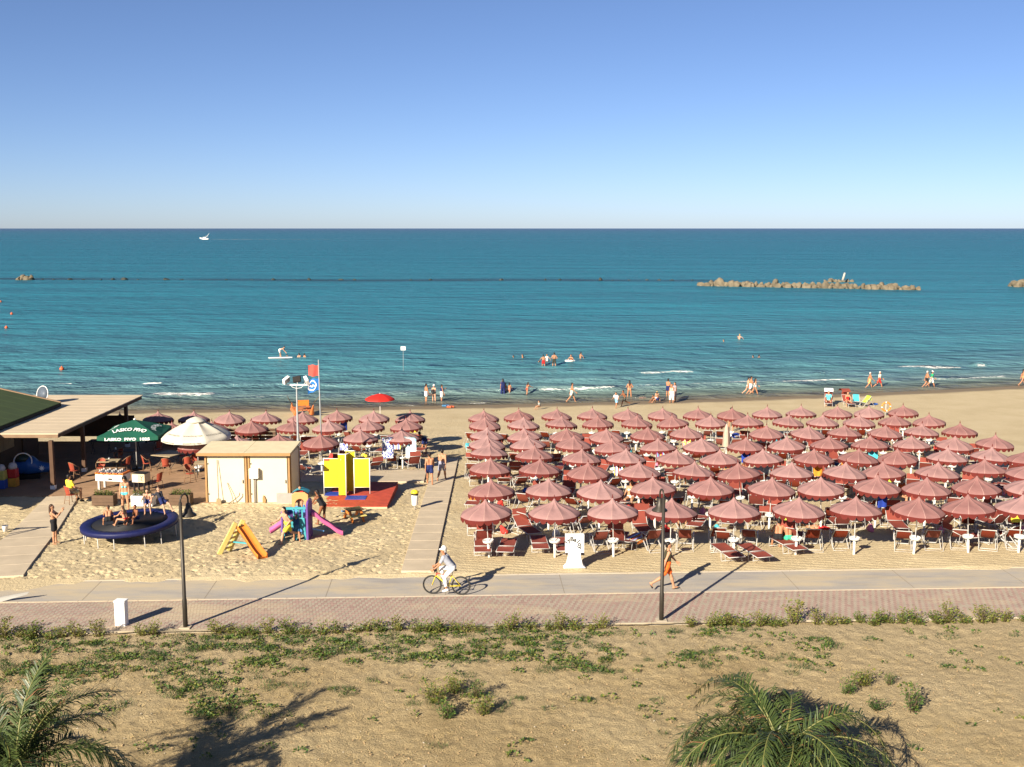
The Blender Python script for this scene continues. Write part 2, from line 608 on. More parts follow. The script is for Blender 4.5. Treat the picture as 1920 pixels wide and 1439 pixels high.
pv['kind'] = 'stuff'

# --- boardwalk slabs from the promenade to the sea
m_slab = mat('slab_concrete', (0.50, 0.41, 0.29), 0.9, 0.16, 1.4, bump=0.01, bscale=30, spec=0.2)
def slab_path(name, a, b_, w0, w1, n, rise=0.07):
    """a, b_ centre line ends (world xy), slabs laid along it"""
    root = struct(put(name, None))
    a, b_ = Vector(a), Vector(b_)
    for i in range(n):
        t0, t1 = i / n, (i + 1) / n
        p0, p1 = a.lerp(b_, t0), a.lerp(b_, t1)
        d = (p1 - p0).normalized()
        u = Vector((d.y, -d.x))
        hw0, hw1 = (w0 + (w1 - w0) * t0) / 2, (w0 + (w1 - w0) * t1) / 2
        g = d * 0.008
        c4 = [p0 - u * hw0 + g, p0 + u * hw0 + g, p1 + u * hw1 - g, p1 - u * hw1 - g]
        za, zb = float(gz(p0.x, p0.y)) + rise, float(gz(p1.x, p1.y)) + rise
        z4 = [za, za, zb, zb]
        q = MB().add([(c.x, c.y, z) for c, z in zip(c4, z4)] + [(c.x, c.y, z - 0.3) for c, z in zip(c4, z4)],
                     [(0, 1, 2, 3), (7, 6, 5, 4), (0, 4, 5, 1), (1, 5, 6, 2), (2, 6, 7, 3), (3, 7, 4, 0)])
        q.obj('slab', m_slab, root, bevel=0.008)
    return root
a = P(783, 1074); b_ = P(838, 862)
slab_path('boardwalk', (a.x, a.y), (b_.x, b_.y), 1.2, 1.35, 17)
a = P(-20, 1085); b_ = P(118, 932)
slab_path('terrace_path', (a.x, a.y), (b_.x, b_.y), 2.3, 1.5, 9, 0.05)

# sand blown over the edges of the paving
def drift(name, v_base, toward, reach, material, seed, h):
    xs_ = np.arange(-30, 31, 0.12)
    n1 = fbm(xs_ * 0.45, xs_ * 0 + seed, seed, 4)
    ed_ = reach(xs_) * np.clip((n1 - 0.36) * 3.2, 0, 1)
    ts = np.linspace(0, 1, 9)
    Xd = np.repeat(xs_[None], 9, 0)
    Vd = v_base + toward * (ts[:, None] * (ed_ + 0.02)[None] - 0.12)
    Zd = 0.012 + h * np.clip(ed_ / 0.25, 0, 1)[None] * (1 - ts[:, None]) ** 1.3 + 0.012 * (vnoise(Xd * 6, Vd * 6, seed + 1) - 0.5) * (1 - ts[:, None])
    Zd[-1] -= 0.03
    return struct(put(name, grid_mesh(name, Xd, Vd + 0.046 * Xd, Zd, material)), 'stuff')
drift('sand_drift', 38.76, -1, lambda x: 0.35 + 0.9 * np.clip((-x - 3) / 10, 0, 1), m_sand, 91, 0.05)
drift('sand_drift', 33.52, 1, lambda x: 0.30 + 0.35 * np.clip((-x - 2) / 10, 0, 1), m_sand, 95, 0.045)

# ================================================================== SEA
m_sea, n, l = nodes_of('sea_water')
b = n['Principled BSDF']
out = n['Material Output']
p = pos(n)
off = attr(n, 'offshore')                      # log10(1+metres from the shoreline)/4.5
c = ramp(n, l, off, [(0.0, (0.24, 0.205, 0.14)), (0.14, (0.185, 0.205, 0.155)), (0.24, (0.115, 0.200, 0.210)), (0.33, (0.060, 0.190, 0.222)), (0.45, (0.022, 0.165, 0.222)), (0.60, (0.012, 0.134, 0.202)), (0.76, (0.010, 0.110, 0.180)), (0.86, (0.016, 0.075, 0.160)), (0.93, (0.02, 0.06, 0.17))])
c = mixc(n, l, math_(n, l, 'MULTIPLY', noise(n, l, mapping(n, l, p, (0.006, 0.03, 1)), 1.0, 4), 0.35), c, (0.015, 0.165, 0.21))
reef = attr(n, 'reef')
c = mixc(n, l, reef, c, (0.010, 0.035, 0.05))
foam = attr(n, 'foam')
fn = math_(n, l, 'MULTIPLY', math_(n, l, 'SUBTRACT', math_(n, l, 'ADD', math_(n, l, 'MULTIPLY', foam, 1.15), math_(n, l, 'MULTIPLY', noise(n, l, mapping(n, l, p, (0.7, 2.2, 1)), 3.2, 6, 0.8), 1.5)), 1.50), 4.5, True)
c = mixc(n, l, fn, c, (0.80, 0.78, 0.72))
hh = noise(n, l, mapping(n, l, p, (0.30, 1.0, 1), (0, 0, R(6))), 0.03, 11, 0.61)
h2 = noise(n, l, mapping(n, l, p, (0.45, 1.0, 1), (0, 0, R(-12))), 0.45, 4, 0.6)
nrm = bump(n, l, math_(n, l, 'ADD', hh, math_(n, l, 'MULTIPLY', h2, 0.20)), 1.0, 9.0)
df = n.new('ShaderNodeBsdfDiffuse')
l.new(c, df.inputs['Color'])
l.new(nrm, df.inputs['Normal'])
gl = n.new('ShaderNodeBsdfGlossy')
l.new(math_(n, l, 'ADD', 0.10, math_(n, l, 'MULTIPLY', off, 0.25)), gl.inputs['Roughness'])
l.new(nrm, gl.inputs['Normal'])
fr = n.new('ShaderNodeFresnel')
fr.inputs['IOR'].default_value = 1.33
l.new(nrm, fr.inputs['Normal'])
fac = math_(n, l, 'MINIMUM', math_(n, l, 'MULTIPLY', fr.outputs['Fac'], 1.0), 0.50)
fac = math_(n, l, 'MULTIPLY', fac, math_(n, l, 'SUBTRACT', 1.0, fn))
wm = n.new('ShaderNodeMixShader')
l.new(fac, wm.inputs['Fac'])
l.new(df.outputs['BSDF'], wm.inputs[1])
l.new(gl.outputs['BSDF'], wm.inputs[2])
n.remove(b)
tr = n.new('ShaderNodeBsdfTransparent')
ms = n.new('ShaderNodeMixShader')
l.new(math_(n, l, 'MAXIMUM', attr(n, 'cover'), fn), ms.inputs['Fac'])
l.new(tr.outputs['BSDF'], ms.inputs[1])
l.new(wm.outputs['Shader'], ms.inputs[2])
l.new(ms.outputs['Shader'], out.inputs['Surface'])

dd = np.concatenate([np.arange(-5, 36, 0.2), 36 + np.cumsum(0.2 * 1.035 ** np.arange(0, 260))])
dd = np.concatenate([dd[dd < 24000], [26000.0, 40000.0]])
uu = np.linspace(-1, 1, 560)
uu = np.sign(uu) * np.abs(uu) ** 1.15
X = uu[None] * (62 + 0.75 * np.maximum(dd, 0))[:, None]
Y = shore(X) + dd[:, None]
Dm = np.repeat(dd[:, None], len(uu), 1)
jit = 2.0 * (vnoise(X * 0.06, X * 0 + 0.5, 61) - 0.5) + 0.9 * (vnoise(X * 0.22, X * 0 + 3.5, 62) - 0.5)
dj = Dm + jit
env = np.clip((dj + 1) / 4, 0, 1) * np.exp(-np.maximum(dj - 14, 0) / 26.0)
wl = 6.0
phs = 2 * np.pi * (np.maximum(dj, 0) / wl) ** 0.93
crest = np.maximum(0, np.sin(phs)) ** 2.2
amod = 0.35 + 0.9 * vnoise(X * 0.05 + 9, np.floor(phs / (2 * np.pi)) * 3.7, 63)
Zs = SEA + 0.30 * crest * env * amod
foam_a = np.zeros_like(X)
# breakers as the photograph shows them: (x0, x1, y, half width in metres)
for x0, x1, y0, y1, hw, st in [(262, 425, 744, 743, .7, .85), (98, 140, 723, 722, .5, .8), (258, 308, 722, 721, .55, .9), (1180, 1318, 701, 698, .7, .78), (1440, 1610, 721, 717, .5, .85),
                               (1665, 1822, 693, 690, .75, .85), (1825, 1850, 688, 687, .8, .8), (1270, 1450, 727, 722, .5, .85), (985, 1180, 737, 730, .40, .8), (600, 890, 743, 740, .3, .62),
                               (1350, 1480, 716, 712, .35, .6), (1180, 1290, 724, 722, .35, .75), (1530, 1550, 703, 702, .5, .6), (1690, 1920, 714, 708, .45, .75), (0, 60, 742, 742, .5, .6), (1755, 1925, 711, 709, .4, .7), (900, 1010, 722, 720, .3, .6), (430, 600, 746, 745, .3, .65), (1100, 1190, 713, 711, .3, .6), (1560, 1700, 706, 703, .35, .65), (640, 760, 728, 727, .3, .55)]:
    A, B = P(x0, y0, z=SEA), P(x1, y1, z=SEA)
    t = (X - A.x) / (B.x - A.x)
    yl = A.y + (B.y - A.y) * t + 0.9 * (vnoise(X * 0.35, X * 0 + y0, 71) - 0.5)
    endf = np.clip(np.minimum(t, 1 - t) * 6, 0, 1)
    g = np.exp(-((Y - yl) / (hw * (0.5 + 0.8 * vnoise(X * 0.8, X * 0 + y0, 72)))) ** 2) * endf * st
    foam_a = np.maximum(foam_a, g * (np.abs(Y - yl) < 5))
    Zs = Zs + 0.30 * np.exp(-((Y - yl - 0.7) / 0.9) ** 2) * endf * st * (hw / 0.9)
# swash edge: thin lace of foam where the water ends
sw = np.exp(-((dj - 0.6) / 0.35) ** 2) * 0.85 * vnoise(X * 0.35, X * 0, 73)
foam_a = np.maximum(foam_a, sw)
# the drowned barrier far out shows as a dark line
rA, rB = P(0, 524, z=SEA), P(1330, 527, z=SEA)
yr = rA.y + (rB.y - rA.y) * (X - rA.x) / (rB.x - rA.x)
reef_a = np.exp(-((Y - yr + 6 * (vnoise(X * .02, X * 0, 76) - .5)) / 5.5) ** 2) * np.clip((rB.x + 8 - X) / 10, 0, 1) * (0.55 + 0.8 * vnoise(X * 0.05, X * 0 + 2, 77))
reef_a = np.clip(reef_a, 0, 0.95)
cover = np.clip((Dm + 0.3) / 6.0, 0, 1) ** 0.7 * 0.65 + 0.35
cover = np.where(Dm > 6, np.maximum(cover, np.clip((Dm - 1) / 9, 0, 1)), cover)
cover = np.clip(np.maximum(cover, np.clip((Dm - 2) / 10, 0, 1)), 0, 1)
offs = np.log10(1 + np.maximum(Dm, 0)) / 4.5
sea = put('sea', grid_mesh('sea', X, Y, Zs, m_sea, {'offshore': offs, 'foam': foam_a, 'cover': cover, 'reef': reef_a}))
struct(sea)

# ================================================================== BEACH UMBRELLAS AND SEATS
m_pinkc = mat('umbrella_cloth_pink', (0.262, 0.137, 0.127), 0.85, 0.14, 3, trans=0.05, bump=0.03, bscale=4.5)
m_seam = mat('umbrella_seam', (0.36, 0.21, 0.18), 0.85, 0.05)
vary(m_pinkc, 0.13)
m_val = mat('umbrella_valance_red', (0.115, 0.015, 0.011), 0.85, 0.12, 4, trans=0.10)
m_white = mat('white_plastic', (0.78, 0.76, 0.72), 0.45, 0.05, 3)
m_tray = mat('tray_white', (0.60, 0.58, 0.54), 0.5, 0.08, 3)
m_dark = mat('dark_metal', (0.03, 0.028, 0.025), 0.45, 0.1)
m_alu = mat('painted_tube_white', (0.43, 0.415, 0.39), 0.4, 0.08, 5)
m_red = mat('canvas_rust', (0.20, 0.036, 0.017), 0.85, 0.14, 4, trans=0.12)
vary(m_red, 0.2)
m_red2 = mat('canvas_brick', (0.23, 0.050, 0.034), 0.85, 0.12, 4, trans=0.1)

def canopy_mesh(prof, ribs, sub, sag=0.03, name='canopy', mats=None, seam=True, scale=1.0):
    """ribbed cloth: prof = (r, z) along a rib; cloth sags between ribs; narrow seam strips along the ribs"""
    q = MB()
    ang = []
    for k in range(ribs):
        a0 = 2 * math.pi * k / ribs
        st = 2 * math.pi / ribs
        if seam:
            ang += [(a0 - 0.013, 0, 1), (a0 + 0.013, 0, 0)]
        else:
            ang += [(a0, 0, 0)]
        for i in range(1, sub):
            t = i / sub
            ang.append((a0 + st * t, math.sin(math.pi * t), 0))
    na = len(ang)
    vs = []
    rmax = prof[-1][0]
    for r, z in prof:
        for a, sg, _ in ang:
            rr = r * (1 - 0.035 * sg * (r / rmax))
            vs.append((rr * math.cos(a), rr * math.sin(a), z - sag * sg * math.sin(math.pi * min(r / rmax, 1) ** 0.8 * 0.9)))
    fs, ms = [], []
    for i in range(len(prof) - 1):
        for k in range(na):
            k2 = (k + 1) % na
            fs.append((i * na + k, i * na + k2, (i + 1) * na + k2, (i + 1) * na + k))
            ms.append(1 if ang[k][2] else 0)
    q.v, q.f, q.m = vs, fs, ms
    return q.mesh(name, mats, True)

UPROF = [(0.02, 2.32), (0.06, 2.25), (0.13, 2.175), (0.24, 2.11), (0.40, 2.045), (0.58, 1.985), (0.75, 1.92), (0.88, 1.85), (0.965, 1.79), (1.0, 1.745)]
me_canopy = canopy_mesh(UPROF, 10, 6, 0.035, 'canopy', [m_pinkc, m_seam])
q = MB()
NS = 20
for k in range(NS):
    sub = 8
    top, bot, = [], []
    for i in range(sub + 1):
        t = i / sub
        a = 2 * math.pi * (k + t) / NS
        rib = abs(((k + t) * 0.5) % 1.0)
        rr = 1.003 * (1 - 0.035 * math.sin(math.pi * rib))
        dz = 0.035 * math.sin(math.pi * rib) * math.sin(math.pi * 0.9)
        drop = 0.055 + 0.135 * math.sin(math.pi * t) ** 0.6
        top.append((rr * math.cos(a), rr * math.sin(a), 1.748 - dz))
        bot.append((rr * 1.004 * math.cos(a), rr * 1.004 * math.sin(a), 1.748 - dz - drop))
    q.sheet([bot, top])
me_val = q.mesh('valance', m_val, True)
me_pole = MB().tube([(0, 0, 0.6), (0, 0, 2.33)], 0.019, 8).mesh('pole', m_tray, True)
me_fin = MB().lathe([(0.013, 2.31), (0.032, 2.33), (0.03, 2.36), (0.012, 2.39), (0.018, 2.42), (0.004, 2.47)], 8).mesh('finial', m_val, True)
me_tray = MB().lathe([(0.02, 0.58), (0.16, 0.585), (0.205, 0.61), (0.215, 0.69), (0.205, 0.70), (0.19, 0.665), (0.03, 0.665)], 20).mesh('tray_table', m_tray, True)
me_base = MB().lathe([(0.05, -0.25), (0.05, 0.58), (0.028, 0.585), (0.028, 0.75)], 10).mesh('base_post', m_tray, True)

def umbrella(loc, label, group, tilt=True):
    o = thing('beach_umbrella', label, 'umbrella', loc, rnd.uniform(0, 6.28), group)
    if tilt:
        o.rotation_euler = (R(rnd.gauss(0, 2.0)), R(rnd.gauss(0, 2.0)), rnd.uniform(0, 6.28))
    c = put('canopy', me_canopy, o)
    put('valance', me_val, c)
    put('pole', me_pole, o)
    put('finial', me_fin, o)
    put('tray_table', me_tray, o)
    put('base_post', me_base, o)
    return o
TIPH = 2.40
def under_tip(px, py):
    p = P(px, py, TIPH)
    return Vector((p.x, p.y, float(gz(p.x, p.y))))

ROWS = [
    [(917, 931), (1041, 931), (1152, 930), (1258, 931), (1379, 929), (1496, 927), (1606, 927), (1719, 926), (1822, 924), (1917, 924)],
    [(924, 895), (1029, 893), (1124, 894), (1230, 890), (1334, 889), (1445, 890), (1543, 889), (1645, 887), (1738, 891), (1833, 888), (1931, 889)],
    [(917, 855), (1011, 857), (1104, 862), (1199, 862), (1299, 863), (1393, 864), (1486, 863), (1581, 863), (1662, 862), (1756, 863), (1850, 858), (1925, 864)],
    [(915, 829), (1002, 833), (1089, 839), (1174, 838), (1266, 839), (1353, 840), (1437, 839), (1525, 838), (1607, 838), (1688, 837), (1777, 837), (1855, 835), (1928, 840)],
    [(911, 813), (993, 814), (1074, 814), (1153, 819), (1238, 819), (1316, 817), (1399, 817), (1478, 815), (1557, 814), (1634, 814), (1712, 814), (1788, 814), (1864, 812)],
    [(910, 799), (987, 799), (1064, 799), (1137, 799), (1214, 797), (1287, 795), (1438, 794), (1511, 794), (1583, 794), (1658, 794), (1727, 792), (1801, 791)],
    [(907, 779), (980, 779), (1050, 778), (1122, 777), (1193, 777), (1266, 776), (1334, 775), (1404, 775), (1474, 775), (1542, 775), (1611, 775), (1679, 774), (1746, 774)],
    [(906, 767), (974, 765), (1042, 764), (1110, 763), (1176, 763), (1242, 762), (1309, 762), (1372, 762), (1439, 760), (1503, 759), (1571, 759), (1632, 758), (1696, 757)],
]
LROWS = [   # the smaller field beside the bar, nearest the shed first
    [(370, 815), (445, 812), (524, 810), (602, 809), (676, 802), (754, 801)],
    [(325, 789), (398, 787), (472, 785), (546, 785), (618, 784), (692, 783), (764, 782)],
    [(226, 772), (295, 769), (362, 769), (430, 768), (496, 769), (567, 769), (634, 766), (702, 767), (769, 769)],
]
ROWNAME = ['front row by the promenade', 'second row from the promenade', 'third row from the promenade', 'fourth row from the promenade', 'fifth row from the promenade', 'sixth row from the promenade', 'seventh row from the promenade', 'last row by the sea']
LNAME = ['row just behind the shed', 'middle row behind the shed', 'seaward row behind the shed']
UMB = []
for ri, row in enumerate(ROWS):
    for ci, (px, py) in enumerate(row):
        loc = under_tip(px, py)
        umbrella(loc, f'dusty pink scalloped umbrella, {ORD[ci + 1]} from the left in the {ROWNAME[ri]}', 'beach umbrellas in rows')
        UMB.append((loc, ri, ci, 'R'))
for ri, row in enumerate(LROWS):
    for ci, (px, py) in enumerate(row):
        loc = under_tip(px, py)
        umbrella(loc, f'dusty pink umbrella, {ORD[ci + 1]} from the left in the {LNAME[ri]}', 'beach umbrellas in rows')
        UMB.append((loc, ri, ci, 'L'))

# closed umbrella in the sixth row
loc = under_tip(1363, 792)
cu = thing('closed_umbrella', 'folded beige pink umbrella standing closed among the open ones', 'umbrella', loc)
prof = []
q = MB()
rows_ = []
for r, z in [(0.02, 2.3), (0.10, 2.1), (0.15, 1.7), (0.17, 1.2), (0.19, 0.95)]:
    rows_.append([((r * (1 + 0.35 * math.cos(k * math.pi * 0.5 * 2)) ) * math.cos(2 * math.pi * k / 20), (r * (1 + 0.35 * math.cos(k * math.pi))) * math.sin(2 * math.pi * k / 20), z) for k in range(21)])
q.sheet(rows_)
q.obj('furled_canopy', mat('furled_cloth', (0.46, 0.31, 0.24), 0.9, 0.2), cu, True)
put('pole', me_pole, cu)
put('finial', me_fin, cu)
put('base_post', me_base, cu)

# --- sun lounger: x across, y towards the foot; head end at -y
def lounger_parts(back=28, shade=True, mat_c=None):
    mc = mat_c or m_red2
    L0, LB, W, H = 1.15, 0.72, 0.31, 0.36
    parts = []
    fr = MB()
    for s in (-1, 1):
        fr.tube([(s * W, -0.05, H), (s * W, L0, H)], 0.016, 6)
    fr.tube([(-W, L0, H), (W, L0, H)], 0.016, 6)
    fr.tube([(-W, -0.05, H), (W, -0.05, H)], 0.014, 6)
    parts.append(('frame', fr.mesh('frame', m_alu, True)))
    lg = [MB().tube([(s * W, y, H), (s * W * 1.02, y + dy, 0.0)], 0.014, 6).mesh('leg', m_alu, True) for s in (-1, 1) for y, dy in ((0.06, -0.06), (L0 - 0.08, 0.05))]
    parts += [('leg', m) for m in lg]
    for yy in (0.0, L0 - 0.03):
        parts.append(('foot_rail', MB().tube([(-W * 1.02, yy, 0.012), (W * 1.02, yy, 0.012)], 0.012, 6).mesh('foot_rail', m_alu, True)))
    cl = MB()
    rows = [[(x, 0.0 + (L0 - 0.02) * i / 6, H + 0.012 - 0.03 * math.sin(math.pi * i / 6) * (1 - (x / W) ** 2)) for x in np.linspace(-W, W, 5)] for i in range(7)]
    cl.sheet(rows)
    parts.append(('seat_cloth', cl.mesh('seat_cloth', mc, True)))
    ca, sa = math.cos(R(back)), math.sin(R(back))
    bk = MB()
    bk.sheet([[(x, -0.02 - LB * ca * i / 4, H + 0.012 + LB * sa * i / 4 - 0.025 * math.sin(math.pi * i / 4) * (1 - (x / W) ** 2)) for x in np.linspace(-W, W, 5)] for i in range(5)])
    parts.append(('back_cloth', bk.mesh('back_cloth', mc, True)))
    bf = MB()
    top = (0, -0.02 - LB * ca, H + LB * sa)
    for s in (-1, 1):
        bf.tube([(s * (W + 0.02), 0, H), (s * (W + 0.02), top[1], top[2])], 0.015, 6)
        bf.tube([(s * (W + 0.02), top[1] * 0.5, H + LB * sa * 0.5), (s * (W + 0.02), top[1] * 0.35 - 0.18, 0.12)], 0.010, 5)
    bf.tube([(-W - 0.02, top[1], top[2]), (W + 0.02, top[1], top[2])], 0.015, 6)
    bf.tube([(-W, -0.01, H + 0.03), (W, -0.01, H + 0.03)], 0.012, 6)
    parts.append(('back_frame', bf.mesh('back_frame', m_alu, True)))
    if shade:
        sh = MB()
        a2 = R(back + 55)
        sh.sheet([[(x, top[1] - 0.02 - 0.26 * math.cos(a2) * t, top[2] + 0.02 + 0.26 * math.sin(a2) * t) for x in (-W, 0, W)] for t in (0, 0.5, 1)])
        parts.append(('sun_visor', sh.mesh('sun_visor', mc, True)))
    return parts
LNG = [lounger_parts(0, False), lounger_parts(28, True), lounger_parts(48, True), lounger_parts(12, False)]
# --- deckchair: sitter faces +y
def deckchair_parts(back=0):
    W = 0.27
    A0, A1 = (0.55, 0.02), (-0.42 - back, 0.86 - back * 0.4)       # long frame: foot front, top behind (y, z)
    B0, B1 = (-0.40, 0.02), (0.46, 0.42)                      # seat frame
    C0, C1 = (-0.18, 0.57), (-0.62, 0.02)
    a, b_, c, e = MB(), MB(), MB(), MB()
    for s in (-1, 1):
        a.bar((s * W, *A0), (s * W, *A1), 0.028, 0.045)
        b_.bar((s * (W + 0.035), *B0), (s * (W + 0.035), *B1), 0.028, 0.045)
        e.bar((s * (W + 0.07), *C0), (s * (W + 0.07), -0.75, 0.03), 0.013, 0.034)
        e.bar((s * (W + 0.07), 0.30, 0.60), (s * (W + 0.07), -0.30, 0.62), 0.04, 0.02)
        e.bar((s * (W + 0.07), 0.30, 0.60), (s * (W + 0.07), 0.12, 0.26), 0.02, 0.03)
    a.bar((-W - 0.03, *A1), (W + 0.03, *A1), 0.03, 0.03)
    a.bar((-W, *A0), (W, *A0), 0.03, 0.03)
    b_.bar((-W - 0.04, *B1), (W + 0.04, *B1), 0.03, 0.03)
    b_.bar((-W - 0.04, *B0), (W + 0.04, *B0), 0.03, 0.03)
    e.bar((-W - 0.07, -0.75, 0.03), (W + 0.07, -0.75, 0.03), 0.03, 0.03)
    cl = MB()
    p0, p1, p2 = Vector((0, A1[0], A1[1] + 0.02)), Vector((0, -0.05, 0.12)), Vector((0, B1[0], B1[1] + 0.02))
    rows = []
    for i in range(13):
        t = i / 12
        pp = p0 * (1 - t) ** 2 + p1 * 2 * t * (1 - t) + p2 * t * t
        rows.append([(x, pp.y, pp.z + 0.012 * (x / W) ** 2) for x in (-W * 0.92, -W * 0.45, 0, W * 0.45, W * 0.92)])
    cl.sheet(rows)
    return [('back_frame', a.mesh('back_frame', m_alu)), ('seat_frame', b_.mesh('seat_frame', m_alu)), ('prop_frame', e.mesh('prop_frame', m_alu)), ('sling', cl.mesh('sling', m_red, True))]
DCK = [deckchair_parts(0.0), deckchair_parts(0.12)]
def seat(kind, var, loc, rz, label, group, cloth=None):
    nm, cat = ('sun_lounger', 'sun lounger') if kind == 'L' else ('deckchair', 'deckchair')
    o = thing(nm, label, cat, loc, rz, group)
    for pn, me in (LNG if kind == 'L' else DCK)[var]:
        put(pn, me, o)
    return o

# towels
TOW = {}
def towel_mat(name, cols, scale=1.0, kind='stripe'):
    m, n, l = nodes_of('towel_' + name)
    b = n['Principled BSDF']
    tc = n.new('ShaderNodeTexCoord')
    sx = n.new('ShaderNodeSeparateXYZ')
    l.new(tc.outputs['Object'], sx.inputs[0])
    fr_ = math_(n, l, 'FRACT', math_(n, l, 'MULTIPLY', sx.outputs['X'] if kind == 'stripe' else sx.outputs['Y'], scale))
    st = [(i / len(cols), c) for i, c in enumerate(cols)]
    r = n.new('ShaderNodeValToRGB')
    r.color_ramp.interpolation = 'CONSTANT'
    while len(r.color_ramp.elements) < len(st):
        r.color_ramp.elements.new(0.5)
    for e, (pp, cc) in zip(r.color_ramp.elements, st):
        e.position = pp
        e.color = (*cc, 1)
    if kind == 'blotch':
        nz = noise(n, l, tc.outputs['Object'], 7 * scale, 2)
        l.new(math_(n, l, 'MULTIPLY', math_(n, l, 'SUBTRACT', nz, 0.25), 2.0, True), r.inputs['Fac'])
    else:
        l.new(fr_, r.inputs['Fac'])
    l.new(r.outputs['Color'], b.inputs['Base Color'])
    b.inputs['Roughness'].default_value = 0.95
    return m
WH, BL, YE, RE, GR, OR, TU, PU = (0.75, 0.74, 0.70), (0.03, 0.06, 0.34), (0.72, 0.55, 0.05), (0.55, 0.04, 0.03), (0.25, 0.50, 0.06), (0.70, 0.22, 0.04), (0.06, 0.42, 0.50), (0.25, 0.05, 0.30)
TW = {'striped blue white and yellow': towel_mat('a', [WH, BL, WH, YE, BL, WH, RE], 2.2),
      'multicoloured striped': towel_mat('b', [OR, RE, PU, TU, WH, BL, RE, YE], 3.2),
      'lime green': mat('towel_lime', (0.42, 0.55, 0.05), 0.95, 0.2),
      'white': mat('towel_white', (0.75, 0.73, 0.68), 0.95, 0.08),
      'blue and white patterned': towel_mat('d', [WH, BL, WH, TU], 1.0, 'blotch'),
      'turquoise': mat('towel_turq', (0.06, 0.42, 0.50), 0.95, 0.25),
      'yellow': mat('towel_yellow', (0.75, 0.58, 0.04), 0.95, 0.15),
      'deep blue': mat('towel_blue', (0.02, 0.05, 0.32), 0.95, 0.2),
      'red and pink patterned': towel_mat('e', [RE, (0.7, 0.25, 0.3), YE, TU], 1.0, 'blotch'),
      'orange': mat('towel_orange', (0.75, 0.28, 0.03), 0.95, 0.15)}
def towel_on_lounger(loc, rz, colour, label, back=0, length=1.1):
    q = MB()
    H = 0.385
    rows = []
    for i in range(9):
        y = 0.02 + length * i / 8
        rows.append([(x, y, (H - abs(abs(x) - 0.3) * 3.2 if abs(x) > 0.31 else H - 0.018 * math.sin(math.pi * i / 8) * (1 - (x / 0.3) ** 2)) + 0.006 * math.sin(9 * x + 4 * y)) for x in (-0.345, -0.31, -0.15, 0, 0.15, 0.31, 0.345)])
    q.sheet(rows)
    return tag(q.obj('towel', TW[colour], None, True, 0, loc, rz), label, 'towel', 'towels on loungers')
def towel_on_sling(loc, rz, colour, label):
    p0, p1, p2 = Vector((0, -0.42, 0.88)), Vector((0, -0.05, 0.14)), Vector((0, 0.46, 0.44))
    rows = [[(x, -0.47, 0.50) for x in (-0.24, 0, 0.24)], [(x, -0.455, 0.85) for x in (-0.24, 0, 0.24)]]
    for i in range(9):
        t = i / 9
        pp = p0 * (1 - t) ** 2 + p1 * 2 * t * (1 - t) + p2 * t * t
        rows.append([(x, pp.y, pp.z + 0.035) for x in (-0.24, 0, 0.24)])
    return tag(MB().sheet(rows).obj('towel', TW[colour], None, True, 0, loc, rz), label, 'towel', 'towels on deckchairs')

# seats the photograph shows along the front row: (kind, variant, px, py of base, heading, label)
FR = 'seats along the front row'
FRONT = [
    ('L', 0, 905, 1042, 2, 'rust sun lounger folded flat, leftmost of the front line'),
    ('L', 0, 950, 1042, -6, 'rust sun lounger between the two leftmost umbrella posts, nearer the first'),
    ('L', 0, 1012, 1036, 3, 'rust sun lounger just left of the second umbrella post'),
    ('L', 1, 984, 1003, 200, 'dark reclined lounger in shade between first and second umbrellas'),
    ('L', 3, 1062, 996, -24, 'rust lounger with head towards promenade under a striped towel'),
    ('L', 0, 1056, 1040, 5, 'rust sun lounger half hidden behind the white sign'),
    ('D', 0, 1124, 1030, 10, 'dark rust deckchair just right of the white sign'),
    ('L', 3, 1180, 1030, -35, 'rust lounger right of the third umbrella post covered in stripes'),
    ('D', 0, 1222, 1028, 12, 'rust deckchair just left of the right lamp post'),
    ('D', 0, 1284, 1027, -10, 'rust deckchair just right of the walking man'),
    ('D', 0, 1345, 1024, -3, 'rust deckchair left of the fifth umbrella post'),
    ('L', 0, 1367, 1052, 12, 'rust lounger with foot on the sand edge, left of a pair'),
    ('D', 1, 1404, 1024, -16, 'rust deckchair just right of the fifth umbrella post'),
    ('L', 0, 1418, 1052, 14, 'rust lounger with foot on the sand edge, right of a pair'),
    ('L', 0, 1482, 1038, 16, 'rust lounger the two boys sit on'),
    ('D', 0, 1522, 1027, -8, 'rust deckchair right of the two boys'),
    ('D', 1, 1692, 1027, -16, 'rust deckchair left of the eighth umbrella post'),
    ('D', 1, 1746, 1025, -12, 'rust deckchair right of the eighth umbrella post'),
    ('D', 1, 1795, 1024, -14, 'rust deckchair left of the ninth umbrella post'),
    ('D', 1, 1850, 1025, -20, 'rust deckchair right of the ninth umbrella post'),
    ('D', 1, 1898, 1024, -14, 'rust deckchair at the right edge of the picture'),
    ('D', 1, 1662, 981, -12, 'rust deckchair behind the shadow of the seventh front umbrella'),
    ('D', 0, 1762, 984, -18, 'rust deckchair behind the shadow of the eighth front umbrella'),
    ('L', 2, 1868, 988, 215, 'reclined lounger lying right of the ninth front umbrella'),
    ('L', 2, 1912, 992, 215, 'reclined lounger cut by the right picture edge'),
    ('D', 0, 1556, 984, -6, 'rust deckchair behind the shadow of the sixth front umbrella'),
    ('L', 3, 1300, 986, 4, 'lounger with lime towel right of the fourth front umbrella'),
    ('L', 2, 1198, 990, 8, 'dark lounger with raised back left of the lamp bell'),
]
for kind, var, px, py, hd, lab in FRONT:
    seat(kind, var, P(px, py), R(hd), lab, FR)
towel_on_lounger(P(1062, 996), R(-24), 'striped blue white and yellow', 'blue white and yellow striped towel on a lounger right of the second post')
towel_on_lounger(P(1180, 1030), R(-35), 'multicoloured striped', 'multicoloured striped towel hanging over lounger beside third post')
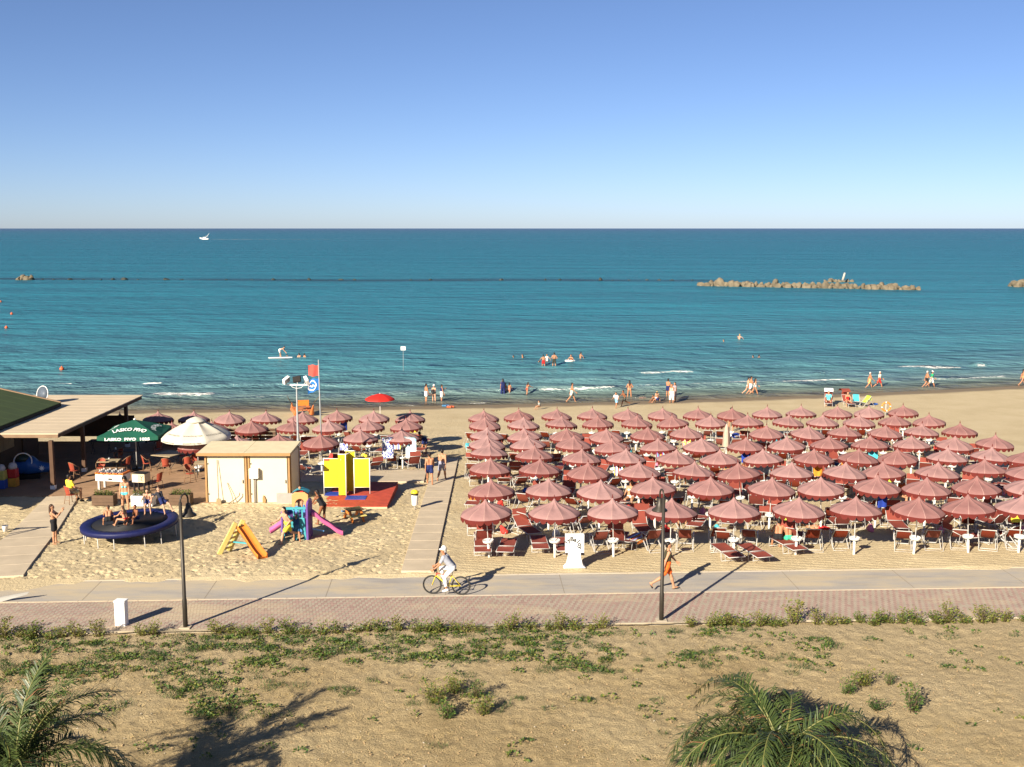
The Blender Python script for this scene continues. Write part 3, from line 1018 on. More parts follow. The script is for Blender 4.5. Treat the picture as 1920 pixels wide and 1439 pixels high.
towel_on_lounger(P(1300, 986), R(4), 'lime green', 'lime green towel right of the fourth front umbrella')

# the seats in the other rows stand left and right of each umbrella post
SEATS = []
srnd = random.Random(21)
for loc, ri, ci, blk in UMB:
    if blk == 'R' and ri == 0:
        continue
    if blk == 'L' and ri == 0 and ci < 2:
        continue      # these two stand at the edge of the terrace, without seats
    where = (ROWNAME[ri] if blk == 'R' else LNAME[ri])
    for side in (-1, 1):
        if srnd.random() < 0.10:
            continue
        kind = 'D' if srnd.random() < 0.52 else 'L'
        var = srnd.randrange(2) if kind == 'D' else srnd.choice([0, 1, 2, 2, 3])
        x = loc.x + side * (0.68 + srnd.uniform(-0.1, 0.2))
        y = loc.y + srnd.uniform(-0.9, 0.5)
        hd = srnd.gauss(-6, 14) + (180 if kind == 'L' and srnd.random() < 0.3 else 0)
        word = 'deckchair' if kind == 'D' else 'sun lounger'
        lab = f'rust {word} {"left" if side < 0 else "right"} of the {ORD[ci + 1]} post, {where}'
        o = seat(kind, var, (x, y, float(gz(x, y))), R(hd), lab, 'seats between the umbrella rows')
        SEATS.append((o, kind, var, (x, y, float(gz(x, y))), R(hd), side, ORD[ci + 1], where, ri, blk))
for loc, ri, ci, blk in UMB:
    if blk == 'L' or srnd.random() < 0.45 or ri == 7:
        continue
    kind = 'D' if srnd.random() < 0.6 else 'L'
    x, y = loc.x + srnd.uniform(-0.3, 0.3), loc.y + srnd.uniform(1.0, 1.5)
    seat(kind, srnd.choice([0, 1]) if kind == 'D' else srnd.choice([1, 2]), (x, y, float(gz(x, y))), R(srnd.gauss(0, 25)), f'rust {"deckchair" if kind == "D" else "sun lounger"} seaward of the {ORD[ci + 1]} post, {ROWNAME[ri]}', 'seats between the umbrella rows')
keys = list(TW)
for i, (o, kind, var, lc, hd, side, od, where, ri, blk) in enumerate(SEATS):
    if srnd.random() < 0.30:
        col = srnd.choice(keys)
        sd = 'left' if side < 0 else 'right'
        if kind == 'L' and var in (0, 3):
            towel_on_lounger(lc, hd, col, f'{col} towel {sd} of the {od} post, {where}')
        elif kind == 'D' and var == 0:
            towel_on_sling(lc, hd, col, f'{col} towel {sd} of the {od} post, {where}')

# ================================================================== PEOPLE
def surface_nets(V, org, res):
    s = V < 0
    cs = sum(s[i:s.shape[0] - 1 + i, j:s.shape[1] - 1 + j, k:s.shape[2] - 1 + k].astype(np.int8) for i in (0, 1) for j in (0, 1) for k in (0, 1))
    act = (cs > 0) & (cs < 8)
    idx = np.full(act.shape, -1, np.int64)
    I = np.argwhere(act)
    idx[act] = np.arange(len(I))
    ps, cnt = np.zeros((len(I), 3)), np.zeros(len(I))
    cor = [(i, j, k) for i in (0, 1) for j in (0, 1) for k in (0, 1)]
    for a in cor:
        for ax in range(3):
            if a[ax]:
                continue
            b = list(a)
            b[ax] = 1
            va = V[I[:, 0] + a[0], I[:, 1] + a[1], I[:, 2] + a[2]]
            vb = V[I[:, 0] + b[0], I[:, 1] + b[1], I[:, 2] + b[2]]
            m = (va < 0) != (vb < 0)
            t = np.where(m, va / np.where(m, va - vb, 1), 0)
            pa = np.array(a, float)[None] + np.eye(3)[ax][None] * t[:, None]
            ps[m] += pa[m]
            cnt[m] += 1
    vs = (I + ps / cnt[:, None]) * res + org
    fs = []
    for ax in range(3):
        u, w_ = (ax + 1) % 3, (ax + 2) % 3
        sl0 = [slice(1, -1)] * 3
        sl1 = [slice(1, -1)] * 3
        sl0[ax], sl1[ax] = slice(0, -1), slice(1, None)
        A, B = s[tuple(sl0)], s[tuple(sl1)]
        E = np.argwhere(A != B)
        flip = A[A != B]
        base = E.copy()
        for d in range(3):
            if d != ax:
                base[:, d] += 1
        def cell(du, dw):
            c = base.copy()
            c[:, u] += du
            c[:, w_] += dw
            return idx[c[:, 0], c[:, 1], c[:, 2]]
        q = np.stack([cell(-1, -1), cell(0, -1), cell(0, 0), cell(-1, 0)], 1)
        q[~flip] = q[~flip][:, ::-1]
        fs.append(q)
    return vs, np.concatenate(fs)
def caps_mesh(caps, res, k=0.03, inflate=0.0):
    """smooth union of tapered capsules (p0, p1, r0, r1) -> verts, quads"""
    pts = np.array([c[0] for c in caps] + [c[1] for c in caps], float)
    rm = max(max(c[2], c[3]) for c in caps) + inflate + 2.5 * res
    lo, hi = pts.min(0) - rm, pts.max(0) + rm
    nn = np.ceil((hi - lo) / res).astype(int) + 1
    g = np.stack(np.meshgrid(*[lo[i] + res * np.arange(nn[i]) for i in range(3)], indexing='ij'), -1).astype(np.float32)
    D = None
    for p0, p1, r0, r1 in caps:
        a, b = np.array(p0, np.float32), np.array(p1, np.float32)
        ab = b - a
        h = np.clip(((g - a) @ ab) / max(float(ab @ ab), 1e-8), 0, 1)
        d = np.linalg.norm(g - a - h[..., None] * ab, axis=-1) - (r0 + (r1 - r0) * h + inflate)
        if D is None:
            D = d
        else:
            t = np.clip(0.5 + 0.5 * (D - d) / k, 0, 1)
            D = D * (1 - t) + d * t - k * t * (1 - t)
    return surface_nets(D, lo, res)
def np_mesh(name, vs, fs, material):
    me = bpy.data.meshes.new(name)
    me.from_pydata(vs.tolist(), [], fs.tolist())
    me.polygons.foreach_set('use_smooth', [True] * len(fs))
    me.materials.append(material)
    return me
# hand: wrist at the origin, fingers towards -z, thumb towards +y, palm faces -x (mirror in x for the other hand)
def hand_proto(curl):
    caps = [((0, -0.028, -0.01), (0, -0.030, -0.085), 0.016, 0.013), ((0, 0.0, -0.005), (0, 0.0, -0.088), 0.018, 0.014), ((0, 0.024, -0.01), (0, 0.028, -0.085), 0.017, 0.013), ((0, 0, 0.03), (0, 0, -0.01), 0.024, 0.022)]
    for y, ln in ((-0.033, 0.060), (-0.012, 0.076), (0.010, 0.083), (0.030, 0.074)):
        a = Vector((0, y, -0.088))
        an = 0.0
        for t in (0.45, 0.32, 0.25):
            an += R(curl)
            b = a + Vector((-math.sin(an), 0, -math.cos(an))) * ln * t
            caps.append((tuple(a), tuple(b), 0.0092, 0.0082))
            a = b
    caps += [((0, 0.030, -0.025), (-0.012, 0.058, -0.058), 0.013, 0.011), ((-0.012, 0.058, -0.058), (-0.024, 0.066, -0.092), 0.0105, 0.008)]
    return caps_mesh(caps, 0.0065, 0.006)
HANDS = {'relax': hand_proto(16), 'grip': hand_proto(58)}
SKIN = {'tan': mat('skin_tan', (0.36, 0.165, 0.085), 0.55, 0.10, 3), 'light': mat('skin_light', (0.46, 0.26, 0.165), 0.55, 0.10, 3), 'dark': mat('skin_deep_tan', (0.22, 0.085, 0.040), 0.5, 0.10, 3), 'mid': mat('skin_mid', (0.40, 0.205, 0.115), 0.55, 0.1, 3)}
HAIRC = {'black': mat('hair_black', (0.012, 0.009, 0.008), 0.5, 0.3, 20), 'brown': mat('hair_brown', (0.045, 0.022, 0.012), 0.55, 0.3, 20), 'grey': mat('hair_grey', (0.45, 0.43, 0.40), 0.6, 0.2, 20), 'blond': mat('hair_blond', (0.38, 0.24, 0.09), 0.55, 0.2, 20)}
CLOTH = {}
def cloth(col):
    if col not in CLOTH:
        CLOTH[col] = mat('cloth_%02d' % len(CLOTH), col, 0.9, 0.12, 5)
    return CLOTH[col]

def dvec(flex, abd, side):
    a, b = R(flex), R(abd)
    return Vector((side * math.sin(b), math.sin(a) * math.cos(b), -math.cos(a) * math.cos(b)))
POSES = {
    'stand': dict(lean=2, L=(3, 4, 2), R=(-2, 4, 2), AL=(4, 9, 8), AR=(6, 10, 10)),
    'walk': dict(lean=4, L=(24, 2, 6), R=(-20, 2, 22), AL=(-22, 8, 12), AR=(22, 8, 25)),
    'walk2': dict(lean=5, L=(-22, 2, 30), R=(22, 2, 4), AL=(26, 8, 30), AR=(-26, 9, 10)),
    'photo': dict(lean=-4, L=(3, 3, 2), R=(0, 4, 2), AL=(50, 12, 95), AR=(52, 12, 92)),
    'sit': dict(lean=-4, L=(86, 8, 86), R=(84, 9, 84), AL=(20, 14, 40), AR=(22, 14, 45)),
    'sitback': dict(lean=10, L=(82, 14, 78), R=(84, 12, 80), AL=(30, 16, 45), AR=(28, 16, 50)),
    'floor': dict(lean=14, L=(112, 10, 96), R=(98, 14, 70), AL=(28, 18, 40), AR=(-20, 20, 10)),
    'floor2': dict(lean=20, L=(88, 22, 60), R=(85, 24, 75), AL=(40, 14, 30), AR=(35, 14, 40)),
    'crouch': dict(lean=42, L=(80, 12, 105), R=(70, 12, 95), AL=(30, 15, 15), AR=(35, 18, 20)),
    'leanback': dict(lean=-38, L=(62, 10, 40), R=(72, 12, 70), AL=(-58, 14, 5), AR=(-55, 16, 5)),
    'bend': dict(lean=72, L=(14, 5, 12), R=(10, 5, 8), AL=(24, 6, 8), AR=(30, 6, 10)),
    'cycle': dict(lean=38, L=(38, 4, 46), R=(78, 4, 88), AL=(27, 7, 24), AR=(29, 7, 24), head=-16),
    'phone': dict(lean=3, L=(3, 4, 2), R=(-2, 4, 2), AL=(30, 8, 95), AR=(10, 9, 12)),
    'hips': dict(lean=0, L=(2, 7, 2), R=(-2, 7, 2), AL=(-15, 32, 60), AR=(-15, 32, 60)),
    'reach': dict(lean=16, L=(20, 6, 10), R=(-14, 6, 12), AL=(62, 14, 8), AR=(58, 10, 10)),
    'run': dict(lean=18, L=(42, 3, 30), R=(-26, 3, 48), AL=(-30, 12, 60), AR=(36, 10, 30)),
    'lie': dict(lean=0, L=(6, 6, 6), R=(12, 6, 16), AL=(8, 22, 30), AR=(150, 25, 60)),
    'fall': dict(lean=-30, L=(60, 14, 30), R=(40, 8, 25), AL=(-50, 20, 5), AR=(-45, 20, 5)),
    'wade': dict(lean=8, L=(8, 6, 4), R=(-6, 6, 8), AL=(20, 40, 30), AR=(25, 35, 40)),
}
PEOPLE = []
def person(label, loc, rz, h=1.72, pose='stand', skin='tan', hair='black', style='short', wear=(), res=0.022, pitch=0.0, sink=None, female=False, hands=True, group=None, headyaw=0, held=None, fat=1.0, grip=False, cap=None, face=False, z_seat=None, over=None):
    """loc is where the lowest point touches (or, with z_seat, the point on the ground under the pelvis with the hips at that height)"""
    po = dict(POSES[pose])
    po.update(over or {})
    f = 1.0
    up = Vector((0, math.sin(R(po['lean'])), math.cos(R(po['lean']))))
    fw = Vector((0, math.cos(R(po['lean'])), -math.sin(R(po['lean']))))
    hip = Vector((0, 0, 0))
    J = {}
    sh = hip + up * 0.49
    hw, sw = (0.095, 0.150) if female else (0.085, 0.165)
    caps, G = [], {}
    def cap_(name, a, b, r0, r1):
        caps.append((tuple(a), tuple(b), r0, r1))
        G.setdefault(name, []).append((tuple(a), tuple(b), r0, r1))
    w0 = 0.098 if not female else 0.102
    for s in (-1, 1):
        xs_ = Vector((s, 0, 0))
        wa = hip + up * 0.20 + xs_ * (0.055 if female else 0.068) * fat
        cap_('pelvis', hip + xs_ * hw * 0.75 + up * 0.02, hip + xs_ * hw * 0.75 + up * 0.09, w0 * fat, w0 * 0.94 * fat)
        cap_('belly', hip + xs_ * hw * 0.7 + up * 0.08, wa, w0 * 0.92 * fat, 0.083 * fat)
        cap_('chest', wa, hip + up * 0.40 + xs_ * sw * 0.56, 0.085 * fat, 0.098 * fat)
        cap_('shoulder', hip + up * 0.44 + xs_ * sw * 0.5, hip + up * 0.475 + xs_ * sw, 0.070, 0.056)
        if female:
            cap_('bust', hip + up * 0.35 + xs_ * 0.07 + fw * 0.06, hip + up * 0.345 + xs_ * 0.07 + fw * 0.075, 0.052, 0.045)
    neck = hip + up * 0.50
    hu = Vector((0, math.sin(R(po['lean'] * 0.45 + po.get('head', 0))), math.cos(R(po['lean'] * 0.45 + po.get('head', 0)))))
    hf = Vector((math.sin(R(headyaw)), math.cos(R(headyaw)), 0))
    hf = (hf - hu * hf.dot(hu)).normalized()
    hr = hf.cross(hu)
    chin = neck + hu * 0.105
    cap_('neck', neck - up * 0.02, chin, 0.056, 0.050)
    cap_('head', chin + hu * 0.025 + hf * 0.028, chin + hu * 0.085 + hf * 0.012, 0.060, 0.076)
    cap_('head', chin + hu * 0.095 - hf * 0.006, chin + hu * 0.125 - hf * 0.012, 0.083, 0.083)
    cap_('nose', chin + hu * 0.085 + hf * 0.088, chin + hu * 0.055 + hf * 0.100, 0.010, 0.014)
    for s in (-1, 1):
        cap_('ear', chin + hu * 0.085 + hr * s * 0.080 - hf * 0.005, chin + hu * 0.055 + hr * s * 0.077 - hf * 0.002, 0.014, 0.010)
    hands_at = []
    for s, kl, ka in ((-1, 'L', 'AL'), (1, 'R', 'AR')):
        fl, ab, kn = po[kl]
        h0 = hip + Vector((s * hw, 0, 0))
        k0 = h0 + dvec(fl, ab, s) * 0.43
        sd = dvec(fl - kn, ab * 0.3, s)
        an = k0 + sd * 0.41
        fwd = Vector((0, -sd.z, sd.y)) if True else None
        fwd = (fwd + Vector((s * 0.12, 0, 0))).normalized()
        cap_('thigh', h0 - Vector((0, 0, 0.02)), k0, 0.088 * fat, 0.055)
        G.setdefault('thigh' + kl, []).append((tuple(h0), tuple(k0), 0.088 * fat, 0.055))
        cap_('shin', k0, k0 + sd * 0.14, 0.053, 0.057)
        cap_('shin', k0 + sd * 0.12, an, 0.056, 0.036)
        cap_('foot', an + sd * 0.035 - fwd * 0.035, an + sd * 0.055 + fwd * 0.12, 0.034, 0.026)
        cap_('foot', an, an + sd * 0.03, 0.036, 0.036)
        fl, ab, el = po[ka]
        s0 = hip + up * 0.472 + Vector((s * sw * 1.05, 0, 0))
        e0 = s0 + dvec(fl, ab, s) * 0.29
        ed = dvec(fl + el, ab * (0.2 if el < 60 else -1.6), s)
        w_ = e0 + ed * 0.25
        cap_('arm', s0, e0, 0.050, 0.039)
        G.setdefault('arm' + ka[1], []).append((tuple(s0), tuple(e0), 0.050, 0.039))
        cap_('forearm', e0, w_, 0.040, 0.026)
        if not hands:
            cap_('hand', w_, w_ + ed * 0.13, 0.030, 0.022)
        hands_at.append((s, w_, ed))
    vs, fs = caps_mesh(caps, res, 0.028)
    if hands:
        hv, hf_ = HANDS['grip' if grip else 'relax']
        for s, w_, ed in hands_at:
            z = -np.array(ed)
            y = np.array([0, 1, 0.3]) - z * np.dot(z, [0, 1, 0.3])
            y /= np.linalg.norm(y)
            x = np.cross(y, z)
            q = hv.copy()
            q[:, 0] *= s
            q = q[:, :1] * x + q[:, 1:2] * y + q[:, 2:] * z + np.array(w_) + np.array(ed) * 0.01
            fs = np.concatenate([fs, (hf_ if s > 0 else hf_[:, ::-1]) + len(vs)])
            vs = np.concatenate([vs, q])
    sc_ = h / 1.72
    zmin = vs[:, 2].min()
    shift = np.array([0, 0, -zmin]) if z_seat is None else np.array([0, 0, z_seat / sc_])
    if pitch:
        shift = np.array([0, 0, 0.105])
    o = put('person', np_mesh('person', (vs + shift) * sc_, fs, SKIN[skin]), None, loc, rz)
    o.rotation_euler = (R(pitch), 0, rz)
    if sink is not None:
        o.location.z -= sink
    tag(o, label, 'person', group)
    def child(name, cs, material, inf, k=0.025, rs=None):
        v2, f2 = caps_mesh(cs, rs or res * 0.9, k, inf)
        return put(name, np_mesh(name, (v2 + shift) * sc_, f2, material), o)
    def cut(c, t0, t1):
        a, b = Vector(c[0]), Vector(c[1])
        return (tuple(a.lerp(b, t0)), tuple(a.lerp(b, t1)), c[2] + (c[3] - c[2]) * t0, c[2] + (c[3] - c[2]) * t1)
    if style != 'bald':
        hc = chin + hu * 0.115 - hf * 0.022
        hs = [(tuple(hc), tuple(hc + hu * 0.012), 0.089, 0.089), (tuple(chin + hu * 0.05 - hf * 0.05), tuple(hc), 0.062, 0.075)]
        if style in ('long', 'tail'):
            bk = neck - hf * 0.075
            r1 = 0.05 if style == 'long' else 0.025
            hs += [(tuple(chin + hu * 0.09 - hf * 0.06), tuple(bk), 0.065, r1 + 0.015), (tuple(bk), tuple(bk - up * (0.16 if style == 'long' else 0.1) - hf * 0.02), r1 + 0.012, r1 * 0.6)]
        if style == 'curly':
            hs = [(tuple(hc), tuple(hc + hu * 0.02), 0.108, 0.11), (tuple(chin + hu * 0.06 - hf * 0.05 - hr * 0.03), tuple(chin + hu * 0.06 - hf * 0.05 + hr * 0.03), 0.09, 0.09)]
        # hair leaves the face free: it sits back on the skull
        child('hair', hs, HAIRC[hair], 0.0, 0.02, min(res, 0.018))
    if cap:
        hc = chin + hu * 0.135 - hf * 0.012
        child('cap', [(tuple(hc), tuple(hc + hu * 0.02), 0.090, 0.086), (tuple(hc - hu * 0.02 + hf * 0.06), tuple(hc - hu * 0.03 + hf * 0.145), 0.040, 0.022)], cloth(cap), 0.004, 0.02, min(res, 0.016))
    if face:
        for s in (-1, 1):
            e = chin + hu * 0.098 + hf * 0.086 + hr * s * 0.031
            child('eye', [(tuple(e - hr * 0.006), tuple(e + hr * 0.006), 0.0085, 0.0085)], HAIRC['black'], 0, 0.005, 0.004)
        mth = chin + hu * 0.022 + hf * 0.086
        child('mouth', [(tuple(mth - hr * 0.02), tuple(mth + hr * 0.02), 0.006, 0.006)], cloth((0.25, 0.06, 0.05)), 0, 0.005, 0.004)
    for item, col in wear:
        m = cloth(col)
        if item in ('shorts', 'trunks', 'capri', 'trousers', 'boxers'):
            t = {'shorts': 0.62, 'trunks': 0.42, 'boxers': 0.25, 'capri': 1.0, 'trousers': 1.0}[item]
            cs = list(G['pelvis']) + [cut(c, 0, t) for c in G['thigh']]
            cs = [(a, b, r0, r1 + (0.022 if item in ('shorts', 'trunks') else 0.0)) for a, b, r0, r1 in cs]
            if item in ('capri', 'trousers'):
                tt = 0.55 if item == 'capri' else 0.95
                cs += [cut(c, 0, 1.0 if i % 2 == 0 else tt) for i, c in enumerate(G['shin'])]
            child(item if item != 'boxers' else 'shorts', cs, m, 0.011)
        elif item in ('tshirt', 'tank'):
            cs = list(G['belly']) + list(G['chest']) + [cut(c, 0.3, 1) for c in G['pelvis']] + G.get('bust', [])
            if item == 'tshirt':
                cs += G['shoulder'] + [cut(c, 0, 0.62) for c in G['arm']]
            else:
                cs += [cut(c, 0, 0.55) for c in G['shoulder']]
            child('shirt', cs, m, 0.013)
        elif item == 'dress':
            cs = list(G['belly']) + list(G['chest']) + list(G['pelvis']) + G.get('bust', []) + [cut(c, 0, 0.95) for c in G['thigh']]
            child('dress', [(a, b, r0, r1 + 0.03) for a, b, r0, r1 in cs], m, 0.016, 0.06)
        elif item == 'skirt':
            cs = list(G['pelvis']) + [cut(c, 0, 1) for c in G['thigh']] + [cut(c, 0, 1) for c in G['shin'][::2]]
            child('sarong', [(a, b, r0, r1 + 0.03) for a, b, r0, r1 in cs], m, 0.014, 0.07)
        elif item == 'briefs':
            cs = [cut(c, 0, 0.55) for c in G['pelvis']] + [cut(c, 0, 0.06) for c in G['thigh']]
            child('briefs', cs, m, 0.008)
        elif item == 'bikini':
            child('bikini_bottom', [cut(c, 0, 0.5) for c in G['pelvis']], m, 0.007)
            b0 = hip + up * 0.345
            cs = [(a, b, r0 + 0.004, r1 + 0.004) for a, b, r0, r1 in G.get('bust', [])] + [(tuple(b0 - Vector((0.10, 0, 0)) - fw * 0.01), tuple(b0 + Vector((0.10, 0, 0)) - fw * 0.01), 0.094, 0.094)] * 0
            cs += [(tuple(b0 + Vector((s * 0.10, 0, 0)) + fw * 0.05), tuple(b0 + Vector((s * 0.13, 0, 0)) - fw * 0.06), 0.030, 0.03) for s in (-1, 1)]
            child('bikini_top', cs, m, 0.010)
        elif item == 'swimsuit':
            cs = [cut(c, 0, 1) for c in G['pelvis']] + list(G['belly']) + [cut(c, 0, 0.75) for c in G['chest']] + G.get('bust', [])
            child('swimsuit', cs, m, 0.008)
        elif item == 'shoes':
            child('shoes', G['foot'], m, 0.009)
        elif item == 'flipflops':
            child('flipflops', [((a[0], a[1], a[2] - 0.026), (b[0], b[1], b[2] - 0.022), 0.016, 0.02) for a, b, r0, r1 in G['foot'][::2]], m, 0.012)
    o['_hand'] = [float(x) for x in (Vector(hands_at[0][1] + hands_at[0][2] * 0.1) + Vector(shift)) * sc_]
    PEOPLE.append(o)
    return o

WHT, BLK, NAVY, ORG, CYAN, YEL, REDC, GRN, GRY, OLIVE = (0.72, 0.71, 0.68), (0.012, 0.012, 0.014), (0.012, 0.02, 0.09), (0.75, 0.13, 0.02), (0.10, 0.52, 0.55), (0.80, 0.62, 0.05), (0.42, 0.02, 0.02), (0.02, 0.30, 0.14), (0.30, 0.32, 0.36), (0.045, 0.040, 0.020)
TZ = -0.30        # terrace level
# --- promenade
pw = P(1250, 1106, z=0.02)
walker = person('man in olive tank top and orange white shorts walking past the lamp post', pw, R(-90), 1.76, 'walk', 'mid', 'black', 'short', [('tank', OLIVE), ('shorts', ORG), ('flipflops', BLK)], 0.016, face=True,
                over=dict(L=(20, 2, 4), R=(-24, 2, 34), AL=(30, 10, 14), AR=(-24, 10, 10)))


pg = P(103, 1020)
person('long haired girl in black shorts photographing with raised hands', pg, R(-80), 1.64, 'photo', 'mid', 'brown', 'long', [('shorts', BLK), ('bikini', (0.03, 0.02, 0.03))], 0.016, female=True, face=True)
person('woman in turquoise bikini with dark curly hair standing behind the trampoline', P(236, 962), R(185), 1.68, 'stand', 'mid', 'black', 'curly', [('bikini', CYAN)], 0.016, female=True, face=True, fat=1.12)
ym = P(133, 941, z=TZ + 0.02)
person('man in yellow shirt sitting on terrace chair with his back turned', ym, R(-35), 1.76, 'sit', 'mid', 'black', 'short', [('tshirt', YEL), ('shorts', (0.45, 0.40, 0.25)), ('shoes', BLK)], 0.018, z_seat=0.50)
person('shirtless boy in yellow and black trunks stepping beside the play tower', P(541, 1018), R(125), 1.66, 'run', 'light', 'black', 'short', [('shorts', (0.62, 0.52, 0.05))], 0.016, face=True)
person('dark haired woman in black leaning behind the pink slide', P(607, 985), R(60), 1.66, 'crouch', 'dark', 'black', 'tail', [('swimsuit', BLK)], 0.018, female=True, over=dict(lean=38, L=(20, 6, 12), R=(10, 6, 10)))
person('shirtless man in navy trunks walking away on the slab path', P(806, 909), R(8), 1.76, 'walk', 'tan', 'black', 'short', [('trunks', NAVY)], 0.018)
person('shirtless man in grey long shorts walking away carrying a bag', P(829, 902), R(-12), 1.78, 'walk2', 'mid', 'black', 'short', [('shorts', (0.26, 0.26, 0.32))], 0.018)
# --- shoreline, left to right
SH = 'people along the shoreline'
def beach(label, px, py, hd, **k):
    k.setdefault('res', 0.026)
    k.setdefault('hands', True)
    return person(label, P(px, py), R(hd), group=SH, **k)
beach('man in white trunks, left of three standing at the water', 799, 758, -60, pose='phone', wear=[('trunks', WHT)], h=1.78)
beach('woman in white cap and black swimsuit, middle of three standing at the water', 814, 757, 160, pose='phone', skin='light', cap=WHT, wear=[('swimsuit', BLK)], female=True, h=1.66)
beach('woman in white shorts and dark top, right of three standing at the water', 828, 757, -70, pose='phone', wear=[('shorts', WHT), ('tank', NAVY)], female=True, h=1.68)
beach('woman in long navy dress standing in the shallow water', 943, 745, 20, pose='stand', style='long', wear=[('dress', NAVY), ('skirt', NAVY)], female=True, h=1.70)
beach('small child close beside the woman in navy dress', 948, 744, 40, pose='stand', wear=[('trunks', GRY)], h=1.25)
beach('girl with legs apart right of the woman in navy', 955, 744, -30, pose='walk', style='tail', wear=[('bikini', (0.5, 0.2, 0.15))], female=True, h=1.35)
beach('girl bending forward alone in the foam line', 988, 745, -50, pose='reach', style='long', wear=[('bikini', REDC)], female=True, h=1.40)
beach('tall man carrying a white bag along the wet sand', 1072, 755, -90, pose='walk', wear=[('trunks', (0.6, 0.58, 0.5))], h=1.80)
beach('small child sitting on sand in a grey top', 1012, 768, 120, pose='floor', skin='mid', wear=[('tshirt', (0.25, 0.28, 0.26))], h=1.1)
beach('boy in white shirt and pale blue shorts holding hands', 1156, 765, 150, pose='run', wear=[('tshirt', WHT), ('shorts', (0.20, 0.42, 0.62))], h=1.45)
beach('boy in dark patterned trunks running towards the boy in white', 1171, 762, 110, pose='run', skin='dark', wear=[('trunks', (0.06, 0.08, 0.07))], h=1.5)
beach('woman in pale orange bikini standing seaward of the running boys', 1180, 749, 10, pose='hips', style='long', wear=[('bikini', (0.62, 0.30, 0.18))], female=True, h=1.68)
beach('fair haired child sitting on sand behind another child', 1231, 754, -20, pose='floor2', hair='blond', skin='light', wear=[('trunks', WHT)], h=1.25)
beach('tanned child sitting on sand leaning to the left', 1234, 757, 60, pose='floor2', skin='tan', wear=[('trunks', NAVY)], h=1.3)
beach('dark child sitting at the left of the sand group', 1226, 756, 100, pose='floor', skin='dark', wear=[('trunks', BLK)], h=1.05)
beach('man in navy trunks standing at the left of the group of three', 1252, 747, -40, pose='phone', wear=[('trunks', NAVY)], h=1.76)
beach('woman wrapped in a white sarong in the group of three', 1259, 756, 175, pose='stand', wear=[('bikini', WHT), ('skirt', WHT)], female=True, h=1.66)
beach('woman in patterned grey dress with long dark hair in the group of three', 1265, 753, 120, pose='stand', style='long', wear=[('dress', (0.28, 0.24, 0.26))], female=True, h=1.68)
beach('woman walking at the left of the close trio by the water', 1402, 741, -80, pose='walk2', wear=[('bikini', WHT)], female=True, h=1.66, skin='light')
beach('tall man in white trunks in the middle of the close trio', 1407, 742, -85, pose='walk', wear=[('trunks', WHT)], h=1.84)
beach('woman in white swimsuit with long dark hair, right of the close trio', 1415, 743, -85, pose='walk2', style='long', wear=[('swimsuit', WHT)], female=True, h=1.68)
beach('elderly walker in orange patterned shorts by the foam', 1630, 730, -90, pose='walk', hair='grey', wear=[('shorts', (0.62, 0.32, 0.12))], h=1.70)
beach('elderly walker in long red shorts and cream shirt by the foam', 1648, 729, -90, pose='walk2', hair='grey', wear=[('tshirt', (0.62, 0.58, 0.45)), ('shorts', REDC)], h=1.72)
beach('stout walker in dark trunks beside the person in green', 1737, 728, -90, pose='walk', hair='grey', fat=1.18, wear=[('boxers', BLK)], h=1.72)
beach('walker in green shirt, white cap and white shorts', 1746, 728, -90, pose='walk2', cap=WHT, wear=[('tshirt', GRN), ('shorts', WHT)], h=1.70)
beach('woman in orange bikini walking at the right picture edge', 1917, 724, -90, pose='walk', style='tail', wear=[('bikini', (0.65, 0.30, 0.1))], female=True, h=1.68)
# --- in the water
def swim(label, px, py, hd, depth, **k):
    k.setdefault('res', 0.028)
    p = P(px, py, z=SEA)
    return person(label, (p.x, p.y, SEA + 0.05), R(hd), sink=depth, group='bathers in the sea', hands=False, **k)
swim('bather standing thigh deep, left of the pair of standing men', 1019, 686, 10, 0.45, pose='wade', wear=[('trunks', REDC)], h=1.6)
swim('bather with raised arms behind the pair of standing men', 1025, 678, 190, 0.85, pose='wade', wear=[('tank', WHT)], h=1.65)
swim('broad man in dark trunks standing knee deep', 1039, 686, 5, 0.40, pose='hips', wear=[('shorts', (0.04, 0.04, 0.03))], h=1.8)
swim('low swimmer left of the standing bathers', 1011, 682, 80, 1.42, pose='stand', h=1.7)
swim('swimmer sitting waist deep with a white float', 1071, 679, 150, 0.85, pose='wade', wear=[('bikini', BLK)], female=True, h=1.65)
swim('swimmer with outstretched arms right of the white float', 1088, 672, -70, 1.05, pose='wade', over=dict(AL=(20, 80, 5), AR=(20, 80, 5)), h=1.7)
swim('dark head of a swimmer far left of the standing bathers', 963, 671, 60, 1.47, pose='stand', h=1.7)
swim('swimmer with shoulders out near the first dark head', 980, 671, 100, 1.34, pose='stand', style='long', h=1.7)
swim('fair swimmer beside the paddle board', 561, 670, 20, 1.28, pose='stand', skin='light', h=1.7)
swim('dark haired swimmer at the far right of the paddle board', 571, 670, -40, 1.30, pose='stand', h=1.7)
swim('head of a child behind the paddle board', 538, 668, 0, 1.02, pose='stand', h=1.2)
swim('swimmer with white splash far out on the right', 1386, 637, -60, 1.05, pose='wade', hair='blond', skin='light', over=dict(AL=(20, 80, 5), AR=(30, 70, 5)), h=1.75)
swim('left of two swimmer heads in the shallows', 1412, 671, 40, 1.44, pose='stand', h=1.7)
swim('right of two swimmer heads in the shallows', 1423, 671, -60, 1.40, pose='stand', h=1.7)
swim('swimmer floating low far out near the white splash', 1357, 641, 90, 1.45, pose='stand', h=1.7)
